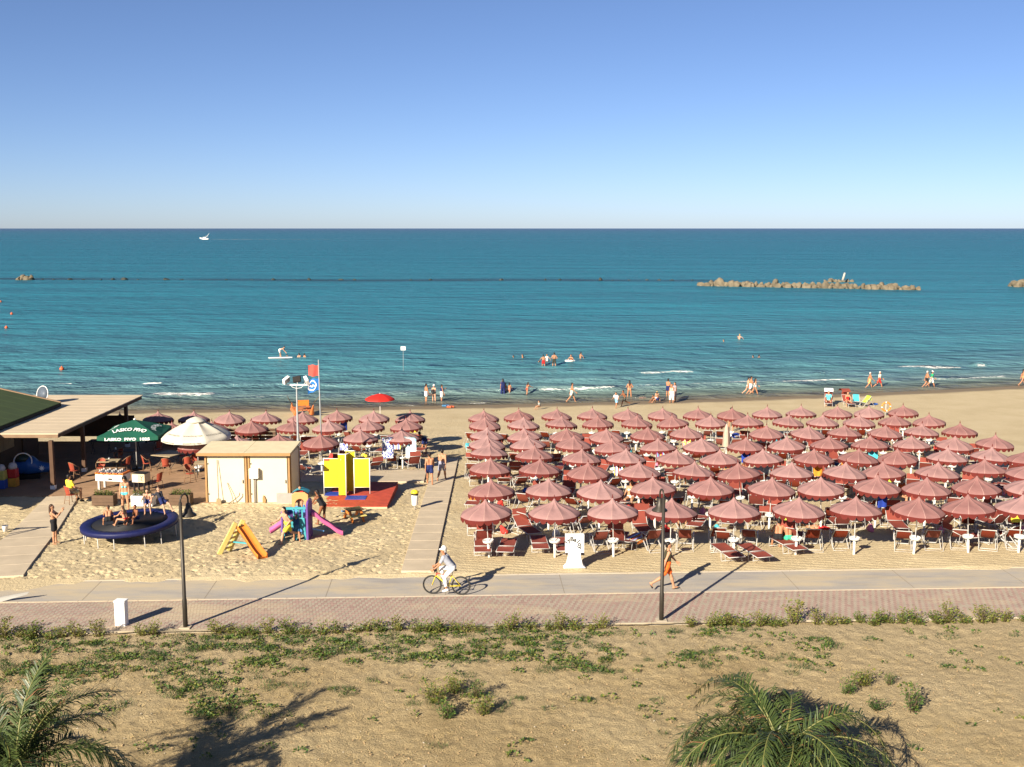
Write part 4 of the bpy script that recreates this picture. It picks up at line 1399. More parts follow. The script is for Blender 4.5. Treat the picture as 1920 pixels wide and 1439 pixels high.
# --- among the umbrellas
def amid(label, px, py, hd, **k):
    k.setdefault('res', 0.024)
    return person(label, P(px, py), R(hd), group='people among the umbrellas', **k)
amid('boy in dark trunks, left of two boys sitting on a lounger', 1459, 1030, -8, pose='sitback', skin='tan', wear=[('trunks', BLK)], h=1.62, z_seat=0.47, res=0.018)
amid('boy in green trunks, right of two boys sitting on a lounger', 1478, 1030, 10, pose='sitback', skin='tan', wear=[('boxers', (0.05, 0.45, 0.25))], h=1.5, z_seat=0.46, res=0.018)
amid('woman in white bikini sitting under the umbrellas behind the lamp bell', 1182, 950, 160, pose='sit', skin='mid', wear=[('bikini', WHT)], female=True, z_seat=0.46, style='long')
amid('man bending beside the towel covered umbrella', 797, 852, 40, pose='bend', skin='tan', wear=[('trunks', NAVY)])
amid('tanned woman sitting in shade right of the fourth front umbrella', 1272, 990, -30, pose='sit', skin='mid', wear=[('bikini', REDC)], female=True, z_seat=0.46)
amid('bather seated below the third row, left of the middle', 1285, 905, 150, pose='sit', skin='tan', wear=[('trunks', BLK)], z_seat=0.46)
amid('seated man below the fifth umbrella of the third row', 1395, 905, 120, pose='sit', skin='dark', wear=[('trunks', NAVY)], z_seat=0.46)
amid('seated pale woman below the second row near its middle', 1420, 945, 170, pose='sit', skin='light', wear=[('swimsuit', BLK)], female=True, z_seat=0.46)
amid('red haired bather bent forward under the fourth row on the right', 1735, 865, 30, pose='crouch', skin='mid', hair='brown', wear=[('trunks', BLK)])
amid('standing woman in dark swimsuit between fifth and sixth rows', 1370, 810, 10, pose='stand', skin='mid', wear=[('swimsuit', BLK)], female=True, style='tail')
amid('bather lying on sand under the sixth umbrella, front row', 1548, 992, 60, pose='lie', skin='mid', wear=[('trunks', REDC)], pitch=-88)
amid('seated bather in orange under the eighth umbrella of the second row', 1690, 945, -150, pose='sit', skin='mid', wear=[('tshirt', ORG)], z_seat=0.46)

# ================================================================== BAR TERRACE
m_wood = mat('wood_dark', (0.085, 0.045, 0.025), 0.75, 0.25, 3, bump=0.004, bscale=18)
m_deck = mat('deck_board', (0.30, 0.185, 0.105), 0.85, 0.22, 1.6, bump=0.004, bscale=12)
m_beige = mat('roof_beige', (0.52, 0.42, 0.29), 0.8, 0.10, 0.8)
m_green = mat('roof_green_felt', (0.040, 0.062, 0.020), 0.9, 0.18, 1.2)
m_black = mat('black_void', (0.012, 0.010, 0.009), 0.8, 0.1)
# terrace deck of boards
A, B, C_ = P(-120, 927, z=TZ), P(120, 933, z=TZ), P(400, 951, z=TZ)
terrace = struct(put('terrace_deck', None))
def front_y(x):
    return A.y + (B.y - A.y) * (x - A.x) / (B.x - A.x) if x < B.x else B.y + (C_.y - B.y) * (x - B.x) / (C_.x - B.x)
TX0, TX1, TY1 = -34.0, C_.x + 0.1, 65.5
yb, i = 50.6, 0
bw = 0.28
bd = random.Random(3)
while yb < TY1:
    # boards run across; each starts where the deck's slanting front edge begins
    xa = TX0
    xs_ok = [x for x in np.arange(TX0, TX1, 0.1) if front_y(x) <= yb + 0.01]
    if xs_ok:
        xa = min(xs_ok)
        MB().box(((xa + TX1) / 2, yb + bw / 2, TZ - 0.03), (TX1 - xa, bw - 0.018, 0.06)).obj('board', m_deck, terrace, loc=(0, 0, bd.uniform(-0.006, 0)))
    yb += bw
q = MB()
q.add([(TX0, TY1, TZ - 0.07), (TX1, TY1, TZ - 0.07), (TX1, C_.y, TZ - 0.07), (B.x, B.y + .05, TZ - 0.07), (TX0, A.y + .05, TZ - 0.07)] + [(x, y, -1.8) for x, y in ((TX0, TY1), (TX1, TY1), (TX1, C_.y), (B.x, B.y + .05), (TX0, A.y + .05))],
      [(4, 3, 2, 1, 0), (0, 1, 6, 5), (1, 2, 7, 6), (2, 3, 8, 7), (3, 4, 9, 8), (4, 0, 5, 9)])
q.obj('deck_base', m_wood, terrace)

# pergola with a flat beige roof of sheets
RZ = 2.32
xr, xl = -22.6, -33.0
y0, y1 = 54.0, 66.8
pg = thing('pergola', 'open wooden shelter with flat ribbed beige roof beside the bar', 'shelter', (0, 0, 0))
nsh = 26
for k in range(nsh):
    ya, yb = y0 + (y1 - y0) * k / nsh, y0 + (y1 - y0) * (k + 1) / nsh
    MB().box(((xr + xl) / 2, (ya + yb) / 2, RZ + 0.03 + (0.004 if k % 2 else 0.0)), (xr - xl, yb - ya - 0.006, 0.05)).obj('roof_sheet', m_beige, pg)
MB().box(((xr + xl) / 2, y0 + 0.05, RZ - 0.08), (xr - xl, 0.12, 0.17)).obj('fascia', mat('fascia_wood', (0.22, 0.14, 0.085), 0.8, 0.25, 2), pg, bevel=0.01)
MB().box((xr - 0.1, (y0 + y1) / 2, RZ - 0.09), (0.14, y1 - y0 - 0.3, 0.18)).obj('beam', m_wood, pg, bevel=0.01)
for k in range(7):
    yy = y0 + 1.2 + k * 1.85
    MB().box(((xr + xl) / 2 - 0.1, yy, RZ - 0.075), (xr - xl - 0.5, 0.09, 0.13)).obj('rafter', m_wood, pg)
for px, py in ((113, 917), (163, 884), (251, 838)):
    p = P(px, py, z=TZ)
    po = MB().box((0, 0, (RZ - 0.18 - TZ) / 2 + 0.09), (0.19, 0.19, RZ - 0.36 - TZ)).obj('post', m_wood, pg, bevel=0.012, loc=(xr - 0.12, p.y, TZ))
    MB().box((0, 0, 0.09), (0.23, 0.23, 0.19)).obj('post_shoe', m_white, po)
MB().box(((xr + xl) / 2, y1 - 0.3, (RZ + TZ) / 2 - 0.5), (xr - xl - 1.0, 0.06, 1.3)).obj('back_screen', m_wood, pg)
# bar building with a green pitched roof
bb = thing('beach_bar', 'beach bar with dark green pitched roof and wooden front', 'building', (0, 0, 0))
ex, ez, ry0, ry1 = -25.8, 2.62, 44.5, 62.3
rx, rz_ = -35.5, 4.85
nst = 15
for k in range(nst):
    ya, yb = ry0 + (ry1 - ry0) * k / nst, ry0 + (ry1 - ry0) * (k + 1) / nst - 0.02
    q = MB().add([(ex, ya, ez), (ex, yb, ez), (rx, yb, rz_), (rx, ya, rz_), (ex, ya, ez - 0.08), (ex, yb, ez - 0.08), (rx, yb, rz_ - 0.08), (rx, ya, rz_ - 0.08)],
                 [(3, 2, 1, 0), (4, 5, 6, 7), (0, 1, 5, 4), (1, 2, 6, 5), (2, 3, 7, 6), (3, 0, 4, 7)])
    q.obj('roof_strip', m_green, bb)
MB().bar((ex - 0.05, ry0, ez - 0.13), (ex - 0.05, ry1, ez - 0.13), 0.14, 0.16).obj('gutter', m_black, bb)
MB().bar((ex, ry1, ez + 0.01), (rx, ry1, rz_ + 0.01), 0.10, 0.09).obj('verge_board', mat('fascia_wood', (0.22, 0.14, 0.085)), bb)
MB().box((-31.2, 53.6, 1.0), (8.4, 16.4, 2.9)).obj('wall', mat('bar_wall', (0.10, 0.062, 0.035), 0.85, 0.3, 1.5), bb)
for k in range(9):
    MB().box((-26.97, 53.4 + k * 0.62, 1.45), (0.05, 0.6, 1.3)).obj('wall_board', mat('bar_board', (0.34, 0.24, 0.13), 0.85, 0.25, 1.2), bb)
MB().box((-27.0, 60.5, 0.55), (0.12, 1.6, 0.9)).obj('counter', m_wood, bb)
# satellite dish on the pergola roof, its back to us
dp = Vector((-27.3, 63.4, RZ + 0.05))
ds = thing('satellite_dish', 'grey satellite dish on a bracket above the beige roof', 'satellite dish', dp, R(-28))
q = MB()
Mx = Matrix.Translation((0, 0, 0.58)) @ Matrix.Rotation(R(78), 4, 'X')
q.lathe([(0.46, 0.0), (0.44, -0.035), (0.32, -0.09), (0.16, -0.125), (0.02, -0.135)], 24, 0, (0, 0, 0), Mx)
q.obj('dish', mat('dish_grey', (0.09, 0.11, 0.14), 0.5, 0.08), ds, True)
q = MB()
q.tube([Mx @ Vector((0.465 * math.cos(2 * math.pi * k / 24), 0.465 * math.sin(2 * math.pi * k / 24), 0)) for k in range(25)], 0.022, 6)
q.obj('rim', m_white, ds, True)
MB().tube([(0, 0.14, 0), (0, 0.14, 0.5), (0, 0.08, 0.58)], 0.025, 6).obj('mast', m_dark, ds)
MB().tube([(0, 0.0, 0.14), (0, -0.45, 0.42)], 0.012, 5).obj('feed_arm', m_dark, ds)

# coin ride and toy stands in the shade at the left
rp = P(52, 897, z=TZ)
ride = thing('kiddie_ride', 'blue bubble shaped coin ride with round white rimmed window', 'coin ride', rp, R(20))
m_blue = mat('ride_blue', (0.02, 0.09, 0.30), 0.3, 0.1)
vs, fs = caps_mesh([((-0.55, 0, 0.55), (0.1, 0, 0.72), 0.34, 0.46), ((0.1, 0, 0.6), (0.95, 0, 0.50), 0.40, 0.24)], 0.05, 0.1)
put('hull', np_mesh('hull', vs, fs, m_blue), ride)
q = MB().tube([(-0.15 + 0.42 * math.cos(a), -0.40, 0.98 + 0.42 * math.sin(a)) for a in np.linspace(-0.4, 3.6, 22)], 0.03, 6)
q.obj('window_rim', m_white, ride, True)
MB().lathe([(0.40, 0.0), (0.36, 0.2), (0.2, 0.36), (0.02, 0.4)], 14, 0, (-0.15, 0, 0.95)).obj('bubble', mat('smoked_plastic', (0.03, 0.05, 0.04), 0.15, 0.05), ride, True)
q = MB()
for k in range(8):
    a0, a1 = math.pi * k / 4, math.pi * (k + 0.5) / 4
    a2 = math.pi * (k + 1) / 4
    q.add([(0.72, -0.36, 0.55), (0.72 + 0.16 * math.cos(a0), -0.37, 0.55 + 0.16 * math.sin(a0)), (0.72 + 0.07 * math.cos(a1), -0.37, 0.55 + 0.07 * math.sin(a1)), (0.72 + 0.16 * math.cos(a2), -0.37, 0.55 + 0.16 * math.sin(a2))], [(0, 1, 2), (0, 2, 3)])
q.obj('star_decal', m_white, ride)
MB().box((0, 0, 0.12), (1.2, 0.6, 0.24)).obj('plinth', m_black, ride)
for (px, py), cols, lab in (((26, 912), ((0.45, 0.02, 0.02), (0.55, 0.25, 0.03)), 'red toy vending stand with orange base beside the coin ride'), ((4, 916), ((0.45, 0.40, 0.10), (0.03, 0.08, 0.35)), 'yellow and blue toy stand at the left picture edge')):
    p = P(px, py, z=TZ)
    st = thing('vending_stand', lab, 'vending stand', p)
    MB().box((0, 0, 0.22), (0.42, 0.4, 0.44)).obj('base', mat('stand_' + lab[:3] + 'b', cols[1], 0.5, 0.3, 4), st, bevel=0.02)
    MB().box((-0.02, 0, 0.68), (0.5, 0.42, 0.46), top=0.9).obj('cabinet', mat('stand_' + lab[:3], cols[0], 0.4, 0.25, 5), st, bevel=0.03)
    MB().lathe([(0.2, 0.9), (0.22, 1.02), (0.15, 1.18), (0.03, 1.22)], 14).obj('globe', mat('globe_plastic', (0.45, 0.43, 0.42), 0.2, 0.3, 12), st, True)

# terrace chairs: rust woven armchair, sitter faces +y
m_wick = mat('wicker_rust', (0.30, 0.055, 0.028), 0.7, 0.25, 30, bump=0.004, bscale=60)
m_bamb = mat('chair_tube', (0.24, 0.13, 0.07), 0.5, 0.15, 8)
def chair_parts():
    ps = []
    ps.append(('seat', MB().lathe([(0.19, 0.43), (0.215, 0.445), (0.20, 0.46), (0.02, 0.455)], 16).mesh('seat', m_wick, True)))
    rows = []
    for i in range(5):
        z = 0.50 + 0.34 * i / 4
        rr = 0.20 + 0.03 * i / 4
        rows.append([(rr * math.sin(a), -rr * math.cos(a) - 0.06 * i / 4, z + 0.05 * math.cos(a * 1.2) * (i / 4)) for a in np.linspace(-0.95, 0.95, 9)])
    ps.append(('backrest', MB().sheet(rows).mesh('backrest', m_wick, True)))
    arm = MB()
    pts = [(0.235 * math.sin(a), -0.235 * math.cos(a) - 0.05 * max(0, math.cos(a)), 0.66 + 0.24 * max(0.0, math.cos(a)) ** 0.9) for a in np.linspace(-2.1, 2.1, 21)]
    arm.tube([(pts[0][0] * .95, pts[0][1] + .04, 0.45)] + pts + [(pts[-1][0] * .95, pts[-1][1] + .04, 0.45)], 0.016, 6)
    ps.append(('arm_frame', arm.mesh('arm_frame', m_bamb, True)))
    for sx in (-1, 1):
        for sy in (-1, 1):
            ps.append(('leg', MB().tube([(sx * 0.16, sy * 0.16, 0.44), (sx * 0.20, sy * 0.21, 0)], 0.014, 6).mesh('leg', m_bamb, True)))
    st = MB()
    for sy in (-1, 1):
        st.tube([(-0.18, sy * 0.185, 0.2), (0.18, sy * 0.185, 0.2)], 0.010, 5)
    ps.append(('stretcher', st.mesh('stretcher', m_bamb, True)))
    return ps
CHP = chair_parts()
for px, py, hd, lab in [(140, 898, -30, 'rust woven chair standing alone right of the front shelter post'), (190, 893, 180, 'rust woven chair behind the table football, left'), (237, 886, 70, 'rust woven chair at the right of the small wooden table'),
                        (276, 884, -75, 'rust woven chair just right of the green parasol pole'), (296, 918, 60, 'rust woven chair right of the small games cabinet'), (312, 889, 5, 'rust woven chair in front of the long wooden table'),
                        (298, 858, 175, 'rust woven chair behind the long wooden table'), (345, 869, 95, 'rust woven chair at the right end of the long wooden table'), (357, 904, -120, 'rust woven chair nearest the shed with its shadow on the boards'),
                        (366, 884, 190, 'rust woven chair by the shed wall facing us'), (352, 886, 20, 'rust woven chair behind the one nearest the shed'), (223, 873, 150, 'rust woven chair in the dark behind the small table'),
                        (133, 945, -35, 'rust woven chair the man in yellow sits on')]:
    c = thing('terrace_chair', lab, 'chair', P(px, py, z=TZ), R(hd), 'woven chairs on the terrace')
    for nm, me in CHP:
        put(nm, me, c)
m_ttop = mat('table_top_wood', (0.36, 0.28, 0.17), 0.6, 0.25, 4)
def terrace_table(px, py, L, W, rz, lab, top=None):
    p = P(px, py, z=TZ)
    t = thing('terrace_table', lab, 'table', p, R(rz), 'tables on the terrace')
    n = max(3, int(round(W / 0.14)))
    for k in range(n):
        MB().box((0, -W / 2 + W * (k + 0.5) / n, 0.73), (L, W / n - 0.006, 0.03)).obj('table_slat', top or m_ttop, t)
    for sx in (-1, 1):
        q = MB()
        q.tube([(sx * L * 0.36, -W * 0.36, 0), (sx * L * 0.36, W * 0.30, 0.71)], 0.018, 6)
        q.tube([(sx * L * 0.36, W * 0.36, 0), (sx * L * 0.36, -W * 0.30, 0.71)], 0.018, 6)
        q.obj('leg', m_dark, t, True)
    return t
terrace_table(206, 889, 1.05, 0.95, 8, 'small square wooden table left of the green parasol')
terrace_table(318, 876, 1.25, 1.45, -22, 'long pale wooden table right of the green parasol')
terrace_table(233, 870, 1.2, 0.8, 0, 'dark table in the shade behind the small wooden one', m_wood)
terrace_table(384, 893, 1.0, 0.8, 10, 'pale table partly hidden behind the shed corner')
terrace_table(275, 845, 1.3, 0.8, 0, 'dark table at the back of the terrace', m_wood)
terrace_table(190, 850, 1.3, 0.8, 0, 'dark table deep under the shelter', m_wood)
for px, py, lab in ((206, 887, 'white glass holder on the small wooden table'), (218, 868, 'white cup on the dark table in shade')):
    p = P(px, py, z=TZ)
    tag(MB().lathe([(0.045, 0), (0.05, 0.1), (0.042, 0.1), (0.035, 0.02)], 12).obj('cup', m_white, None, True, 0, (p.x, p.y, TZ + 0.745)), lab, 'cup')

# table football
p = P(213, 917, z=TZ)
tf = thing('table_football', 'white and orange table football on the terrace edge', 'table football', p, R(-8))
m_or = mat('football_orange', (0.62, 0.16, 0.03), 0.5, 0.1)
MB().box((0, 0, 0.63), (1.45, 0.76, 0.32)).obj('cabinet', m_white, tf, bevel=0.01)
MB().box((0, 0, 0.84), (1.47, 0.78, 0.10)).obj('rail', m_or, tf, bevel=0.01)
MB().box((0, 0, 0.896), (1.25, 0.62, 0.01)).obj('pitch', mat('pitch_grey', (0.16, 0.17, 0.20), 0.6, 0.2), tf)
MB().box((0.05, -0.385, 0.58), (0.2, 0.02, 0.08)).obj('coin_slot', m_black, tf)
for k in range(8):
    x = -0.56 + k * 0.16
    rod = MB().tube([(x, -0.62 if k % 2 else -0.5, 0.92), (x, 0.5, 0.92)], 0.008, 6).obj('rod', m_alu, tf, True)
    MB().tube([(x, -0.66 if k % 2 else -0.54, 0.92), (x, -0.54 if k % 2 else -0.42, 0.92)], 0.018, 8).obj('grip', m_black, rod, True)
    q = MB()
    for j in range(3):
        q.box((x, -0.2 + j * 0.2, 0.945), (0.03, 0.03, 0.11))
    q.obj('players', m_black if k % 2 else m_white, rod)
for sx in (-1, 1):
    for sy in (-1, 1):
        MB().box((sx * 0.6, sy * 0.28, 0.235), (0.10, 0.10, 0.47)).obj('leg', m_alu, tf)
p = P(266, 922, z=TZ)
gc = thing('games_cabinet', 'small cream games cabinet on black legs beside the table football', 'games cabinet', p, R(-12))
MB().box((0, 0, 0.72), (0.68, 0.55, 0.42)).obj('cabinet', mat('cabinet_cream', (0.55, 0.45, 0.28), 0.6, 0.1), gc, bevel=0.012)
MB().box((0, 0, 0.945), (0.66, 0.53, 0.03)).obj('lid', m_black, gc)
q = MB()
for a, b_ in (((0.12, 0.86), (0.18, 0.76)), ((0.26, 0.86), (0.18, 0.76)), ((0.18, 0.76), (0.18, 0.63)), ((0.10, 0.66), (0.26, 0.60))):
    q.bar((a[0], -0.281, a[1]), (b_[0], -0.281, b_[1]), 0.02, 0.01)
q.obj('emblem', m_black, gc)
MB().box((-0.17, -0.28, 0.70), (0.3, 0.012, 0.34)).obj('side_panel', m_white, gc)
for sx in (-1, 1):
    for sy in (-1, 1):
        MB().box((sx * 0.27, sy * 0.2, 0.255), (0.07, 0.07, 0.51)).obj('leg', m_black, gc)

# planters along the terrace edge
LEAFM = [mat('leaf_olive', (0.125, 0.155, 0.028), 0.6, 0.25, 3, trans=0.2), mat('leaf_green', (0.065, 0.12, 0.022), 0.55, 0.25, 3, trans=0.2), mat('leaf_dark', (0.028, 0.060, 0.016), 0.55, 0.25, 3, trans=0.15), mat('leaf_yellow', (0.19, 0.18, 0.035), 0.6, 0.2, 3, trans=0.2)]
def leaf(q, p, d, ln, wd, mi, nrm=None):
    d = Vector(d).normalized()
    u = d.cross(Vector((rnd.uniform(-1, 1), rnd.uniform(-1, 1), rnd.uniform(0.2, 1.2))))
    if u.length < 1e-3:
        u = Vector((1, 0, 0))
    u.normalize()
    nn = u.cross(d)
    p = Vector(p)
    q.add([p, p + d * ln * 0.5 + u * wd / 2 + nn * ln * 0.06, p + d * ln, p + d * ln * 0.5 - u * wd / 2 + nn * ln * 0.06], [(0, 1, 2, 3)], mi)
def shrub_meshes(w, h, n, leaf_len=0.06, seed=0, mix=(0, 0, 1, 1, 2, 3), up=0.7):
    r0 = random.Random(seed)
    st, fo = MB(), MB()
    nb = max(4, n // 26)
    for b_ in range(nb):
        a = r0.uniform(0, 6.28)
        rr = w * 0.5 * math.sqrt(r0.random())
        top = Vector((rr * math.cos(a), rr * math.sin(a), h * r0.uniform(0.55, 1.0) * (1 - 0.35 * (rr / (w * 0.5)) ** 2)))
        base = Vector((r0.gauss(0, w * 0.06), r0.gauss(0, w * 0.06), -0.05))
        mid = base.lerp(top, 0.5) + Vector((r0.gauss(0, 0.03), r0.gauss(0, 0.03), 0))
        st.tube([base, mid, top], [0.010, 0.007, 0.003], 4)
        for k in range(n // nb):
            t = r0.uniform(0.12, 1.0)
            c = (base.lerp(mid, t * 2) if t < 0.5 else mid.lerp(top, t * 2 - 1))
            an = r0.uniform(0, 6.28)
            d = Vector((math.cos(an), math.sin(an), r0.uniform(0.1, 1.0) * up + 0.15))
            off = Vector((math.cos(an), math.sin(an), r0.uniform(-0.3, 0.5))) * r0.uniform(0, 0.06 + w * 0.10)
            c = c + off
            if c.z < 0.02:
                c.z = 0.02
            leaf(fo, c, d, leaf_len * r0.uniform(0.7, 1.3), leaf_len * 0.5 * r0.uniform(0.7, 1.2), r0.choice(mix))
    return st.mesh('stem', m_bark, True), fo.mesh('foliage', LEAFM)
m_bark = mat('bark', (0.11, 0.075, 0.045), 0.9, 0.25, 8)
PLS = [shrub_meshes(0.42, 0.34, 130, 0.075, 90 + i) for i in range(3)]
for px, py, wd, white, lab in [(193, 949, 1.02, False, 'brown wooden planter with low shrubs, left of the bikini woman'), (266, 950, 1.0, True, 'white planter with low shrubs behind the trampoline'), (337, 948, 1.0, False, 'brown wooden planter with low shrubs beside the shed')]:
    p = P(px, py, z=TZ + 0.0)
    pl = thing('planter', lab, 'planter', (p.x, p.y + 0.25, TZ), R(-3), 'planters on the terrace edge')
    mm = m_white if white else mat('planter_brown', (0.115, 0.070, 0.042), 0.8, 0.25, 3)
    for k in range(3):
        for sy in (-1, 1):
            MB().box((0, sy * 0.23, 0.085 + k * 0.165), (wd, 0.035, 0.158)).obj('board', mm, pl)
        for sx in (-1, 1):
            MB().box((sx * (wd / 2 - 0.018), 0, 0.085 + k * 0.165), (0.035, 0.42, 0.158)).obj('end_board', mm, pl)
    MB().box((0, 0, 0.22), (wd - 0.08, 0.42, 0.42)).obj('soil', mat('potting_soil', (0.05, 0.035, 0.022), 0.95), pl)
    for k in range(3):
        sm, fm = PLS[k]
        s_ = put('shrub', fm, pl, (-wd * 0.3 + k * wd * 0.3, 0, 0.43), rnd.uniform(0, 6))
        put('stem', sm, s_)

# cloth parasols
def square_parasol(name, lab, apex, base, half, drop, rz, material, text=None, n_side=4, skirt=0.2):
    h = apex.z - base.z
    o = thing(name, lab, 'parasol', base, 0)
    k = 8
    q = MB()
    cor = [Vector((half * math.cos(rz + math.pi / 4 + i * math.pi / 2) * 1.414, half * math.sin(rz + math.pi / 4 + i * math.pi / 2) * 1.414, h - drop)) for i in range(4)]
    ap = Vector((0, 0, h))
    for i in range(4):
        a, b_ = cor[i], cor[(i + 1) % 4]
        rows = []
        for t in np.linspace(0.02, 1, 9):
            rows.append([ap.lerp(a, t).lerp(ap.lerp(b_, t), s_) - Vector((0, 0, 0.10 * math.sin(math.pi * s_) * t * (1 if t < 1 else 0.7))) for s_ in np.linspace(0, 1, k)])
        q.sheet(rows, 0)
        a0, b0 = rows[-1], [r - Vector((0, 0, skirt)) for r in rows[-1]]
        q.sheet([a0, b0], 0)
    c = q.obj('canopy', material, o, True)
    MB().tube([(0, 0, 0.1), (0, 0, h + 0.06)], 0.028, 8).obj('pole', m_alu if text != 'K' else m_wood, o, True)
    MB().lathe([(0.30, 0), (0.30, 0.07), (0.06, 0.09), (0.05, 0.3), (0.03, 0.31)], 16).obj('base', m_dark, o, True)
    MB().lathe([(0.06, h - 0.01), (0.07, h + 0.03), (0.02, h + 0.07)], 10).obj('cap', m_white, o, True)
    return o, c, cor, ap
def lettering(txt, size, material, parent, Mx, arc=0.0, name='lettering', width=None, bold=0.0, shear=0.0):
    cu = bpy.data.curves.new(name, 'FONT')
    cu.body = txt
    cu.size = size
    cu.align_x = 'CENTER'
    cu.align_y = 'CENTER'
    cu.offset = bold
    cu.shear = shear
    cu.resolution_u = 3
    t = bpy.data.objects.new(name, cu)
    sc.collection.objects.link(t)
    bpy.context.view_layer.update()
    me = bpy.data.meshes.new_from_object(t.evaluated_get(bpy.context.evaluated_depsgraph_get()))
    bpy.data.objects.remove(t)
    xsv = [v.co.x for v in me.vertices]
    W_ = max(xsv) - min(xsv)
    for v in me.vertices:
        x, y = v.co.x * (width / W_ if width else 1), v.co.y
        if arc:
            a = x / arc
            x, y = (arc + y) * math.sin(a), (arc + y) * math.cos(a) - arc
        v.co = Mx @ Vector((x, y, 0))
    me.materials.clear()
    me.materials.append(material)
    me.name = name
    return put(name, me, parent)
def face_matrix(a, b_, ap, t, lift=0.03):
    """frame on a canopy face: x along the rim, y towards the apex"""
    mid = (a + b_) / 2
    x = (b_ - a).normalized()
    y = (ap - mid).normalized()
    z = x.cross(y)
    if z.z < 0:
        x, z = -x, -z
    o = mid.lerp(ap, t) + z * lift - Vector((0, 0, 0.06 * (1 - t)))
    return Matrix(((x.x, y.x, z.x, o.x), (x.y, y.y, z.y, o.y), (x.z, y.z, z.z, o.z), (0, 0, 0, 1)))
def rim_matrix(a, b_, dz, lift=0.03):
    mid = (a + b_) / 2
    x = (b_ - a).normalized()
    z = x.cross(Vector((0, 0, 1)))
    if z.dot(mid - Vector((0, 0, mid.z))) < 0:
        x, z = -x, -z
    o = mid + z * lift - Vector((0, 0, dz))
    return Matrix(((x.x, 0, z.x, o.x), (x.y, 0, z.y, o.y), (x.z, 1, z.z, o.z), (0, 0, 0, 1)))
b0 = P(257, 881, z=TZ)
gp, gcan, cor, ap = square_parasol('bar_parasol', 'large dark green square parasol with white beer lettering', Vector((b0.x - 0.1, b0.y, TZ + 2.72)), b0, 1.55, 0.62, R(4), mat('parasol_green', (0.010, 0.095, 0.058), 0.8, 0.15, 1.5, trans=0.15))
m_let = mat('lettering_white', (0.75, 0.75, 0.72), 0.8, 0.05)
front = min(range(4), key=lambda i: (cor[i] + cor[(i + 1) % 4]).y)
fa, fb = cor[front], cor[(front + 1) % 4]
lettering('LASKO PIVO', 0.40, m_let, gcan, face_matrix(fa, fb, ap, 0.40, 0.05), arc=1.7, width=1.75, bold=0.012)
lettering('LASKO  PIVO  1825', 0.19, m_let, gcan, rim_matrix(fa, fb, 0.15, 0.03), width=2.3, bold=0.008)
for sft in (1, 3):
    a_, b_ = cor[(front + sft) % 4], cor[(front + sft + 1) % 4]
    lettering('LASKO PIVO', 0.34, m_let, gcan, face_matrix(a_, b_, ap, 0.36, 0.05), arc=1.5, width=1.5, bold=0.01)
b1 = P(371, 884, z=TZ)
m_cream = mat('parasol_cream', (0.62, 0.57, 0.46), 0.85, 0.10, 1.2, trans=0.15)
wp = thing('bar_parasol', 'large white round parasol with italic beer lettering beside the shed', 'parasol', b1)
me = canopy_mesh([(0.03, 2.85), (0.35, 2.72), (0.8, 2.52), (1.3, 2.27), (1.7, 2.03), (1.82, 1.94), (1.83, 1.78)], 8, 6, 0.10, 'canopy', [m_cream, m_cream])
wc = put('canopy', me, wp, (0, 0, 0), R(22.5 + 8))
MB().lathe([(0.02, 2.95), (0.30, 2.86), (0.50, 2.74), (0.52, 2.70)], 16).obj('vent_cap', m_cream, wp, True)
MB().tube([(0, 0, 0), (0, 0, 2.9)], 0.03, 8).obj('pole', m_wood, wp, True)
MB().lathe([(0.30, 0), (0.30, 0.07), (0.06, 0.09), (0.05, 0.3), (0.03, 0.31)], 16).obj('base', m_dark, wp, True)
m_ink = mat('lettering_dark', (0.05, 0.05, 0.045), 0.8, 0.05)
for ang, t in ((R(-90 + 8), 0), (R(-45 + 8), 0), (R(-135 + 8), 0)):
    for rr, zz, sz, wdt, vert in ((1.45, 2.145, 0.15, 0.95, False), (1.80, 1.83, 0.12, 0.9, True)):
        d = Vector((math.cos(ang), math.sin(ang), 0))
        x = Vector((-d.y, d.x, 0))
        y = Vector((0, 0, 1)) if vert else (Vector((0, 0, 0.52)) - d * 0.85).normalized()
        z = x.cross(y)
        oo = d * (rr * 0.965) + Vector((0, 0, zz)) + z * 0.03
        lettering('Kronenbourg 1664', sz, m_ink, wp, Matrix(((x.x, y.x, z.x, oo.x), (x.y, y.y, z.y, oo.y), (x.z, y.z, z.z, oo.z), (0, 0, 0, 1))), width=wdt, shear=0.25)
# low dark fence at the back of the terrace
fn_ = thing('terrace_fence', 'low dark fence closing the back of the terrace', 'fence', (0, 0, TZ))
for k in range(9):
    x = -22 + k * 0.98
    MB().box((x, 65.2, 0.45), (0.08, 0.08, 0.9)).obj('post', m_black, fn_)
    if k < 8:
        for j in range(4):
            MB().box((x + 0.49, 65.2, 0.16 + j * 0.21), (0.88, 0.03, 0.17)).obj('rail', m_wood, fn_)
# bucket on the path
p = P(10, 999)
bk = thing('bucket', 'small white plastic bucket on the path at far left', 'bucket', (p.x, p.y, p.z + 0.05))
MB().lathe([(0.09, 0), (0.12, 0.24), (0.125, 0.25), (0.11, 0.25), (0.085, 0.02)], 14).obj('pail', m_white, bk, True)
MB().tube([(-0.12, 0, 0.24), (-0.09, 0.06, 0.30), (0, 0.09, 0.33), (0.09, 0.06, 0.30), (0.12, 0, 0.24)], 0.006, 5).obj('handle', m_alu, bk, True)

